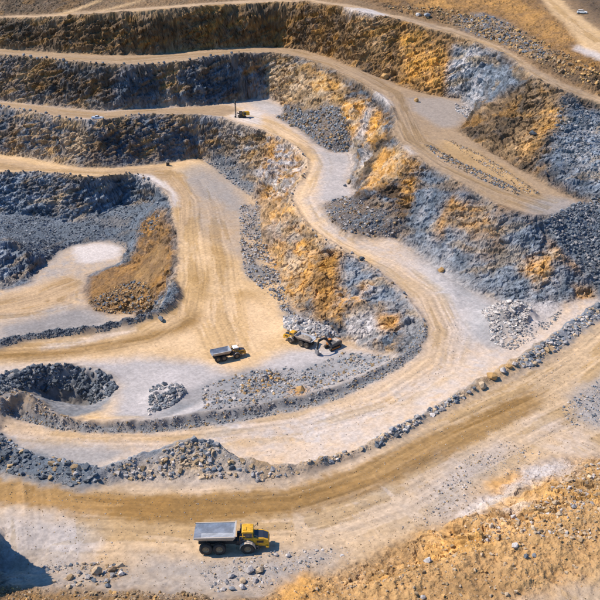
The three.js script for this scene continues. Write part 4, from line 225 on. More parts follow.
["",[0.49,0.462,0.458],[0.335,0.32,0.315],0.12,1.8,0.9,[-44.1,-99.7,-46.0,-102.6,-48.1,-105.4,-49.9,-107.8,-46.3,-107.3,-44.3,-107.0,-42.2,-106.6,-40.1,-106.3,-38.1,-106.0,-36.2,-105.8,-34.2,-105.5,-32.2,-105.3,-30.5,-102.4,-29.0,-99.9,-30.5,-98.4,-31.9,-97.0,-33.5,-95.5,-34.9,-93.9,-36.3,-92.2,-38.0,-92.1,-39.7,-91.8,-41.7,-92.2,-43.5,-97.3]],
["",[0.335,0.32,0.315],[0.25,0.25,0.255],0.15,1.5,0.85,[-26.2,-97.8,-24.2,-97.5,-22.2,-97.2,-20.2,-96.9,-18.3,-96.7,-16.3,-96.4,-14.4,-96.2,-12.4,-96.3,-10.4,-96.4,-8.4,-96.6,-6.3,-96.7,-4.3,-96.9,-2.6,-97.2,-0.9,-97.6,0.9,-97.9,2.6,-98.3,4.4,-98.6,7.2,-96.0,5.4,-95.3,3.5,-94.5,1.8,-93.8,0.0,-93.0,-2.1,-91.4,-4.1,-89.8,-6.0,-89.9,-8.0,-90.0,-9.9,-89.9,-11.8,-89.7,-13.7,-89.7,-15.4,-90.4,-17.2,-91.1,-18.9,-91.9,-20.7,-92.7,-22.6,-93.5,-24.4,-95.7]],
["",[0.49,0.462,0.458],[0.45,0.345,0.235],0.08,2,0.45,[-3.1,-105.1,-1.2,-106.0,0.6,-107.0,2.5,-108.0,4.4,-109.0,6.3,-110.0,8.3,-111.1,10.3,-112.1,12.3,-113.1,14.3,-114.2,16.4,-115.3,18.7,-117.3,21.0,-119.4,23.4,-121.5,25.9,-123.7,27.1,-120.9,28.3,-118.0,26.1,-114.8,24.0,-111.7,22.0,-108.7,19.9,-107.2,17.8,-105.8,15.8,-104.3,13.9,-103.0,11.9,-101.6,10.1,-101.1,8.3,-100.7,6.5,-100.2,4.7,-99.8,2.9,-99.3,1.0,-101.2,-1.0,-103.1]],
["",[0.335,0.32,0.315],[0.49,0.462,0.458],0.14,1.5,0.7,[20.9,-112.6,22.9,-115.0,24.9,-117.4,27.0,-119.8,29.1,-122.3,32.1,-124.6,35.2,-126.9,38.2,-125.0,35.9,-122.4,33.7,-119.9,31.5,-117.5,29.4,-115.2,27.5,-112.0,25.7,-109.0,23.9,-106.1,21.7,-104.7,19.7,-103.4,20.1,-106.3,20.5,-109.4]],
["",[0.335,0.32,0.315],[0.25,0.25,0.255],0.2,1.5,0.9,[51.8,-142.3,54.5,-144.8,57.2,-147.4,60.0,-150.1,63.3,-152.6,66.7,-155.2,70.2,-157.8,73.8,-160.6,71.7,-154.6,69.7,-149.2,67.8,-144.0,66.0,-139.1,64.3,-134.4,62.7,-130.0,60.5,-130.2,58.3,-130.4,56.1,-130.6,53.9,-130.7,51.8,-131.2,49.7,-131.7,50.7,-136.8]],
["",[0.55,0.405,0.262],[0.49,0.462,0.458],0.07,1.5,0.8,[39.8,-131.7,42.6,-133.8,45.4,-136.1,47.0,-134.0,48.6,-132.0,50.2,-130.1,51.3,-127.9,52.4,-125.9,53.5,-123.9,50.3,-119.3,48.4,-120.4,46.5,-121.4,44.4,-122.0,42.4,-124.4,40.4,-126.9]],
["",[0.66,0.62,0.6],[0.45,0.43,0.425],0.55,0.5,0.92,[23.7,-104.9,24.7,-106.1,25.6,-107.4,26.6,-108.6,27.9,-109.3,29.2,-109.9,30.4,-110.3,31.6,-110.3,32.8,-110.3,34.0,-110.4,33.0,-109.5,32.0,-108.6,31.1,-107.8,29.9,-107.2,28.8,-106.6,27.6,-106.0,26.6,-105.4,25.6,-104.8,24.6,-104.1]],
["",[0.66,0.62,0.6],[0.45,0.43,0.425],0.55,0.5,0.92,[27.8,-108.1,28.8,-109.1,29.9,-110.1,31.0,-111.2,32.1,-112.2,33.2,-112.5,34.3,-112.9,35.5,-113.2,36.5,-112.5,37.6,-111.8,36.5,-111.1,35.4,-110.5,34.3,-109.9,33.3,-109.5,32.3,-109.2,31.3,-108.8,30.1,-108.6,29.0,-108.4]],
["",[0.66,0.62,0.6],[0.45,0.43,0.425],0.55,0.5,0.92,[32.1,-112.6,33.5,-113.7,34.8,-114.8,36.2,-116.0,37.3,-116.6,38.4,-117.0,39.6,-117.5,40.8,-118.1,42.3,-119.1,43.8,-120.1,43.6,-118.0,42.3,-117.0,41.1,-116.0,39.9,-115.0,38.6,-114.1,37.3,-113.1,36.0,-112.3,35.0,-112.3,34.1,-112.4,33.1,-112.5]],
["",[0.66,0.62,0.6],[0.45,0.43,0.425],0.55,0.5,0.92,[30.4,-104.8,31.5,-105.4,32.7,-106.0,33.8,-106.7,35.1,-106.7,36.4,-106.8,35.3,-104.6,34.3,-104.2,33.3,-103.9,32.3,-103.6,31.3,-104.2]],
["",[0.66,0.62,0.6],[0.45,0.43,0.425],0.55,0.5,0.92,[36.9,-117.9,38.0,-118.5,39.1,-119.1,40.2,-119.6,41.4,-120.2,43.3,-120.5,41.6,-119.3,40.0,-118.3,38.6,-117.2,37.2,-116.2]],
["",[0.5,0.285,0.105],[0.56,0.315,0.11],0.35,0.6,0.8,[31.1,-115.2,32.1,-115.6,33.2,-116.0,34.3,-116.5,35.4,-116.9,36.5,-117.3,35.8,-115.3,35.2,-113.3,34.1,-112.7,33.0,-112.1,31.9,-111.5,31.0,-112.2,29.9,-112.5]],
["",[0.49,0.462,0.458],[0.45,0.43,0.425],0.3,1,0.6,[36.6,-117.9,39.1,-118.8,41.5,-119.8,44.0,-120.8,46.8,-118.8,42.7,-110.1,40.5,-114.1,38.6,-116.2]],
["",[0.115,0.073,0.04],[0.27,0.155,0.062],0.4,1.5,0.5,[15.7,-85.0,17.2,-86.9,18.8,-88.9,20.5,-89.1,22.2,-89.3,23.9,-89.4,25.6,-89.6,27.4,-88.3,29.1,-87.1,27.5,-85.8,26.0,-84.6,24.2,-84.6,22.5,-84.6,20.8,-84.7,19.1,-84.8,17.4,-84.9]],
["",[0.47,0.33,0.18],[0.335,0.32,0.315],0.1,1.5,0.9,[25.5,-82.5,27.1,-83.3,28.7,-84.0,30.4,-84.7,32.0,-85.4,34.0,-86.2,35.9,-86.9,37.9,-87.6,40.0,-88.3,41.6,-88.7,43.3,-89.0,45.1,-89.4,46.8,-89.8,48.5,-90.1,47.7,-87.8,46.9,-85.7,46.2,-83.6,45.5,-81.6,44.8,-79.6,44.1,-77.6,42.6,-77.7,41.1,-77.7,39.6,-77.8,38.1,-77.8,36.6,-77.9,35.2,-77.9,33.7,-77.9,32.2,-78.0,30.7,-78.0,29.2,-78.1,27.7,-78.1,26.1,-78.1,24.6,-78.1,25.1,-80.3]],
["",[0.115,0.073,0.04],[0.27,0.155,0.062],0.35,1.5,0.6,[-40.9,-90.1,-38.8,-89.9,-36.8,-89.8,-34.8,-89.7,-32.8,-89.6,-30.8,-89.5,-28.9,-89.4,-27.0,-89.2,-25.0,-88.9,-23.1,-88.8,-21.3,-88.6,-19.6,-88.4,-17.9,-88.3,-16.2,-88.1,-14.5,-87.9,-12.8,-87.7,-11.1,-87.5,-9.4,-87.4,-9.2,-84.6,-9.0,-82.0,-8.8,-79.6,-10.3,-79.7,-11.8,-79.8,-13.4,-79.9,-14.9,-79.9,-16.4,-80.0,-17.9,-80.0,-19.4,-80.0,-20.9,-80.0,-22.5,-80.0,-24.0,-80.0,-25.5,-79.9,-27.0,-79.9,-28.5,-79.8,-29.9,-79.7,-31.4,-79.6,-32.9,-79.5,-34.3,-79.4,-35.7,-79.2,-37.1,-79.0,-37.8,-81.2,-38.6,-83.7,-39.7,-86.7]],
["",[0.56,0.315,0.11],[0.5,0.285,0.105],0.3,1.2,0.8,[-2.1,-91.4,-0.3,-92.4,1.4,-93.4,2.7,-88.5,1.3,-86.0,0.0,-83.6,-1.9,-84.0,-3.9,-84.4,-3.0,-87.9]],
["",[0.125,0.15,0.178],[0.25,0.25,0.255],0.4,0.4,0.9,[-81.2,-199.5,-79.6,-201.2,-77.3,-201.4,-74.8,-200.8,-72.1,-199.9,-69.4,-198.7,-66.7,-197.5,-63.8,-195.8,-61.3,-195.7,-58.7,-195.5,-56.0,-194.7,-53.5,-194.6,-51.2,-194.6,-49.0,-194.7,-46.8,-194.7,-44.7,-195.2,-42.5,-195.5,-40.3,-195.6,-38.0,-195.7,-35.9,-196.6,-33.7,-196.8,-31.5,-197.5,-29.3,-197.9,-27.1,-198.6,-24.9,-198.7,-22.7,-199.4,-20.4,-199.7,-18.2,-200.3,-15.9,-200.7,-13.7,-201.2,-11.4,-201.7,-9.2,-202.4,-6.9,-202.8,-4.6,-203.5,-2.3,-204.3,0.0,-204.7,2.2,-205.6,4.5,-206.5,6.7,-207.2,9.0,-207.9,11.2,-208.8,13.5,-210.1,15.8,-211.4,18.2,-212.7,20.5,-214.0,22.9,-215.3,25.9,-217.2,28.9,-218.8,31.5,-221.4,34.1,-224.0,35.6,-227.2,37.2,-230.6,38.3,-229.8,36.2,-224.9,34.3,-220.7,31.9,-218.7,29.6,-216.8,27.5,-215.4,25.4,-214.0,23.3,-212.5,20.9,-211.1,18.6,-209.7,16.2,-208.2,13.9,-206.8,11.7,-205.3,9.4,-204.6,7.2,-203.8,5.0,-203.0,2.7,-202.1,0.5,-201.3,-1.8,-200.8,-4.2,-200.2,-6.5,-199.6,-8.9,-199.0,-11.2,-198.4,-13.5,-197.8,-15.8,-197.4,-18.0,-197.0,-20.2,-196.6,-22.4,-196.1,-24.6,-195.7,-26.8,-195.3,-29.0,-194.9,-31.2,-194.5,-33.4,-194.1,-35.6,-193.7,-37.8,-193.3,-39.9,-192.9,-42.1,-192.8,-44.3,-192.7,-46.5,-192.7,-48.7,-192.6,-50.9,-192.5,-53.1,-192.5,-55.3,-192.8,-57.5,-193.1,-59.7,-193.5,-62.0,-193.8,-64.2,-194.2,-66.8,-195.2,-69.4,-196.1,-72.0,-197.1,-74.6,-198.0,-77.0,-198.6,-79.0,-198.3,-80.9,-197.7]],
["",[0.25,0.25,0.255],[0.34,0.215,0.095],0.35,0.6,0.85,[-90.2,-209.5,-88.4,-209.5,-86.6,-209.6,-84.8,-209.8,-83.6,-211.8,-82.5,-214.0,-81.3,-216.3,-79.3,-216.0,-77.4,-216.0,-74.3,-210.7,-70.4,-202.8,-68.6,-201.4,-66.7,-199.5,-64.7,-197.3,-66.6,-197.9,-68.6,-198.7,-70.6,-199.4,-72.6,-200.1,-74.7,-200.8,-76.7,-201.4,-78.4,-201.4,-80.0,-200.9,-81.2,-199.7,-82.9,-199.3,-84.6,-199.2,-86.4,-199.3]],
["front_road",[0.335,0.32,0.315],[0.45,0.345,0.235],0.15,1,0.9,[-44.3,-100.5,-42.1,-99.9,-40.0,-99.4,-37.9,-99.0,-35.7,-98.2,-33.5,-97.5,-31.7,-97.1,-29.8,-96.6,-28.0,-96.1,-26.1,-95.6,-24.3,-95.1,-22.2,-94.7,-20.1,-94.2,-18.1,-93.8,-16.1,-93.3,-14.0,-92.9,-12.2,-92.2,-10.4,-91.5,-8.7,-90.8,-6.9,-90.2,-5.2,-89.5,-5.1,-87.2,-6.8,-87.5,-8.4,-87.7,-10.1,-87.8,-11.8,-87.9,-13.5,-88.3,-15.4,-88.6,-17.4,-88.7,-19.3,-88.9,-21.2,-89.2,-23.2,-89.5,-25.2,-89.7,-27.1,-89.9,-29.1,-90.1,-31.0,-90.0,-33.0,-90.3,-35.1,-90.6,-37.2,-91.0,-39.2,-91.1,-41.7,-92.2,-43.1,-96.2,-43.8,-98.4]],
["",[0.115,0.073,0.04],[0.34,0.215,0.095],0.4,0.8,0.6,[-27.4,-96.4,-26.3,-95.8,-25.3,-95.3,-24.2,-94.7,-24.3,-92.3,-25.3,-92.1,-26.3,-91.9,-27.3,-91.8,-28.1,-93.1,-29.0,-94.4,-28.3,-95.6]]
];
const ROADS = [
[12,0.9,[-48.6,-93.9,-48.5,-97.8,-52.5,-110.9,-50.3,-111.3,-48.0,-111.7,-45.6,-111.3,-43.2,-111.0,-40.9,-110.7,-38.5,-110.4,-36.2,-110.0,-33.8,-109.7,-31.5,-109.4,-29.2,-109.2,-27.0,-109.1,-24.7,-109.0,-22.4,-108.9,-20.2,-108.7,-17.9,-108.6,-15.7,-108.5,-13.3,-108.7,-11.0,-109.0,-8.7,-109.2,-6.3,-109.5,-3.9,-109.8,-1.6,-110.0,1.0,-111.2,3.5,-112.5,6.2,-113.7,8.8,-115.0,11.5,-116.3,13.9,-118.1,16.3,-120.0,18.8,-121.9,21.3,-123.8,23.9,-125.9,26.5,-128.0,29.1,-130.0,31.8,-132.1,34.6,-134.2,37.4,-136.4,40.3,-138.7,43.3,-141.0,46.3,-143.4,49.5,-146.7,52.8,-150.1,56.2,-153.6,59.8,-157.2,63.5,-161.0,67.8,-165.7,72.3,-170.5,77.1,-175.5]],
[8,0.65,[-95.4,-193.6,-91.4,-193.5,-87.6,-193.6,-83.9,-194.1,-80.4,-195.3,-76.8,-195.7,-72.9,-195.3,-68.9,-194.6,-64.9,-193.8,-60.9,-193.1,-56.9,-192.3,-53.0,-191.6,-49.2,-191.7,-45.4,-191.9,-41.7,-192.0,-37.9,-192.1,-34.1,-192.1,-30.3,-192.2,-26.5,-192.2,-22.8,-192.8,-19.0,-193.4,-15.3,-194.0,-11.5,-194.5,-7.7,-195.0,-3.8,-195.4,0.0,-195.8,4.3,-197.5,8.7,-199.0,13.1,-200.5,17.5,-201.9,22.0,-203.3,26.0,-206.6,30.2,-210.0,34.4,-213.4,38.8,-217.0,40.7,-224.3,42.9,-232.4,41.6,-242.2,40.3,-252.9,37.1,-258.6,33.9,-264.4,30.5,-270.5,25.3,-275.8,19.8,-281.3,14.2,-286.5,9.1,-294.3,3.7,-303.3,-0.4,-322.1,2.4,-336.9,5.5,-357.6,2.2,-374.1,-3.0,-383.3,-8.4,-393.4,-14.1,-404.9,-21.5,-412.0,-29.2,-420.2]],
[5,0.8,[-163.3,-443.4,-154.0,-440.0,-144.9,-436.6,-135.9,-433.3,-127.1,-430.0,-118.3,-426.7,-110.3,-424.1,-102.4,-421.4,-94.5,-418.8,-86.3,-422.1,-77.8,-425.4,-69.3,-428.8,-61.3,-428.0,-53.3,-427.2,-45.3,-426.5,-37.4,-426.1,-29.5,-426.0]],
[6,0.8,[-152.2,-400.5,-144.1,-399.1,-136.2,-397.8,-128.3,-396.6,-120.4,-395.3,-112.6,-394.0,-105.5,-393.7,-98.4,-393.5,-91.4,-393.6,-84.5,-394.1,-76.8,-394.6,-69.0,-394.6,-61.2,-394.8,-54.9,-378.2,-49.0,-361.5,-46.0,-338.9,-43.2,-318.1,-40.8,-299.5,-38.6,-283.0,-38.4,-270.1,-38.2,-257.8,-43.0,-250.7,-47.7,-244.1,-51.9,-242.5,-56.0,-240.9,-60.1,-239.3,-64.2,-237.8,-68.2,-236.3,-73.0,-235.5,-77.7,-234.6,-82.4,-233.7,-87.0,-232.9,-91.6,-232.0]],
[9,0.8,[-20.2,-235.6,-23.2,-245.4,-26.5,-256.0,-27.7,-266.2,-29.0,-277.0,-30.4,-288.6,-32.0,-301.3,-34.6,-316.5,-37.4,-333.0,-40.5,-350.9,-45.5,-368.1,-50.8,-386.0]],
[7,0.8,[-171.0,-476.9,-161.1,-472.8,-151.5,-468.9,-142.0,-465.2,-132.7,-461.5,-123.6,-458.0,-115.4,-456.2,-107.4,-454.7,-99.5,-453.4,-91.7,-452.4,-84.2,-456.3,-76.5,-459.6,-68.5,-461.8,-60.3,-462.8,-52.0,-463.5,-43.8,-464.3,-35.5,-466.1,-27.3,-468.8,-19.0,-472.2,-10.7,-476.0,-3.3,-468.1,3.9,-460.6,10.8,-453.3,17.6,-446.3,23.7,-430.2,29.6,-417.5,35.3,-406.3,40.7,-395.7,41.7,-360.0,43.4,-330.7,47.3,-322.0,50.9,-313.8,54.5,-306.0,59.4,-299.1,64.2,-292.6,68.9,-286.4,73.9,-282.6,78.7,-278.7,83.4,-274.9]],
[3.5,0.8,[-174.9,-495.9,-166.9,-496.5,-158.2,-495.0,-149.1,-492.3,-140.2,-489.6,-131.3,-486.8,-122.5,-484.1,-113.9,-481.3,-105.4,-478.9,-97.9,-479.6,-90.6,-480.7,-83.2,-481.9,-75.8,-483.1,-68.3,-484.3,-60.9,-485.7,-53.4,-487.7,-45.9,-489.1,-38.4,-491.1,-30.8,-492.8,-23.2,-493.9,-15.5,-494.4,-7.7,-493.6,0.0,-492.5,7.9,-482.8,15.6,-473.6,22.8,-462.3,30.0,-454.5,37.1,-449.9,44.3,-446.3,51.3,-442.5,58.1,-438.3,63.9,-430.5,69.5,-423.0,75.2,-417.0,80.8,-411.4,85.7,-403.2,88.2,-387.8,90.6,-373.4,93.0,-360.7,96.2,-347.1,99.2,-334.5,104.4,-332.1,109.5,-329.4,114.2,-325.9,118.4,-321.1]],
[3,0.8,[125.3,-467.8,124.7,-426.8,126.0,-411.4,127.1,-396.6,128.2,-382.9]],
[6,0.8,[-121.2,-295.3,-116.5,-298.3,-111.6,-301.2,-106.7,-304.2,-101.7,-307.3,-96.7,-314.3,-91.4,-321.7,-89.1,-303.2,-95.6,-298.7,-102.0,-294.2,-107.8,-292.7,-113.6,-291.1,-119.3,-289.5]],
[5,0.8,[28.7,-120.3,31.2,-122.4,33.7,-124.7,36.2,-126.9,38.9,-129.3,41.6,-131.7,44.3,-130.5,47.0,-129.3,49.6,-128.1,51.4,-126.2,53.1,-124.3,54.7,-122.2]]
];
const BERMS = [
[1.0,0.8,[-309.3,-510.0,-162.0,-489.3,-131.5,-477.1,-104.1,-472.8,-78.1,-473.9,-52.5,-478.9,-32.1,-487.5,-16.2,-492.4,5.3,-485.3]],
[1.1,0.8,[-292.2,-473.9,-155.4,-461.1,-132.7,-453.8,-118.2,-446.4,-101.6,-439.3,-84.4,-439.9,-70.2,-444.5,-58.0,-447.3,-50.6,-450.2,-31.0,-459.5,-13.0,-465.1,0.0,-457.1,14.7,-432.4,23.4,-411.6,31.7,-396.3,37.1,-380.2,39.1,-368.7,39.2,-352.4]],
[1.1,0.9,[-280.6,-443.4,-150.8,-436.0,-133.1,-426.7,-115.4,-414.9,-102.1,-409.2,-92.6,-409.2,-86.7,-415.9,-73.0,-420.8,-48.6,-419.8,-37.5,-414.9]],
[1.1,0.8,[-256.9,-392.9,-139.1,-389.1,-125.7,-390.8,-111.1,-388.0,-101.0,-384.2,-92.1,-385.5,-81.7,-391.2,-74.5,-390.1,-66.1,-380.1,-60.2,-370.2,-55.9,-358.2]],
[1.9,2.1,[-44.8,-278.7,-42.4,-270.5,-43.7,-262.4,-47.2,-256.6,-54.3,-251.7,-63.9,-246.0,-74.1,-244.3,-84.2,-241.6,-93.0,-236.8,-144.3,-215.9]],
[1.2,0.9,[-9.1,-386.7,-1.3,-374.2,2.6,-362.7,2.5,-349.2,-2.0,-335.6,-4.3,-322.8,-0.8,-309.3,2.6,-299.2,9.0,-289.9,16.5,-281.7,21.3,-275.2,26.7,-265.1,31.0,-257.0,34.6,-245.9]],
[1.3,0.7,[34.6,-245.9,37.2,-238.3,37.3,-231.6,34.7,-224.7,29.0,-219.6,23.0,-216.0,11.2,-209.5,0.0,-205.3,-13.7,-201.9,-27.1,-199.0,-40.3,-195.9,-53.4,-194.8,-63.9,-196.3,-71.5,-200.8,-82.7,-203.7]],
[1.4,0.8,[56.8,-331.4,60.5,-326.7,64.1,-322.1,67.6,-317.8,70.7,-310.6,73.6,-303.5,76.4,-296.8,78.6,-290.9,80.8,-285.2]],
[1.3,0.7,[47.7,-324.8,51.6,-317.9,55.3,-311.4,59.8,-304.9,64.2,-298.7,68.1,-294.1,71.9,-289.6,75.6,-285.1]],
[1.6,1.0,[-39.9,-118.2,-33.7,-116.6,-29.0,-118.1,-25.2,-120.5,-21.1,-121.6,-17.8,-122.2,-15.2,-122.2,-12.4,-119.9,-8.3,-118.6,-1.7,-117.5,3.4,-119.3]],
[1.3,0.35,[3.4,-119.3,8.6,-122.7,13.1,-125.6,16.9,-129.3,24.1,-136.2,30.7,-142.5,37.7,-148.7,45.5,-156.6,57.3,-169.8,70.7,-184.4,175.7,-296.8]],
[4.2,3.4,[-1.3,-250.7,3.9,-248.6,7.7,-245.8]],
[5.0,4.2,[61.7,-238.7,65.1,-237.4,68.1,-240.0]],
[3.2,2.0,[-40.3,-210.3,-38.2,-211.0,-36.0,-211.8]],
[3.5,2.2,[-82.3,-219.7,-79.9,-221.5,-77.4,-223.0,-74.6,-223.8,-71.7,-224.0,-68.7,-224.0,-65.7,-223.9,-62.5,-222.7,-59.2,-220.9]],
[2.5,1.4,[-14.5,-215.3,-12.0,-218.6,-9.5,-221.7]]
];
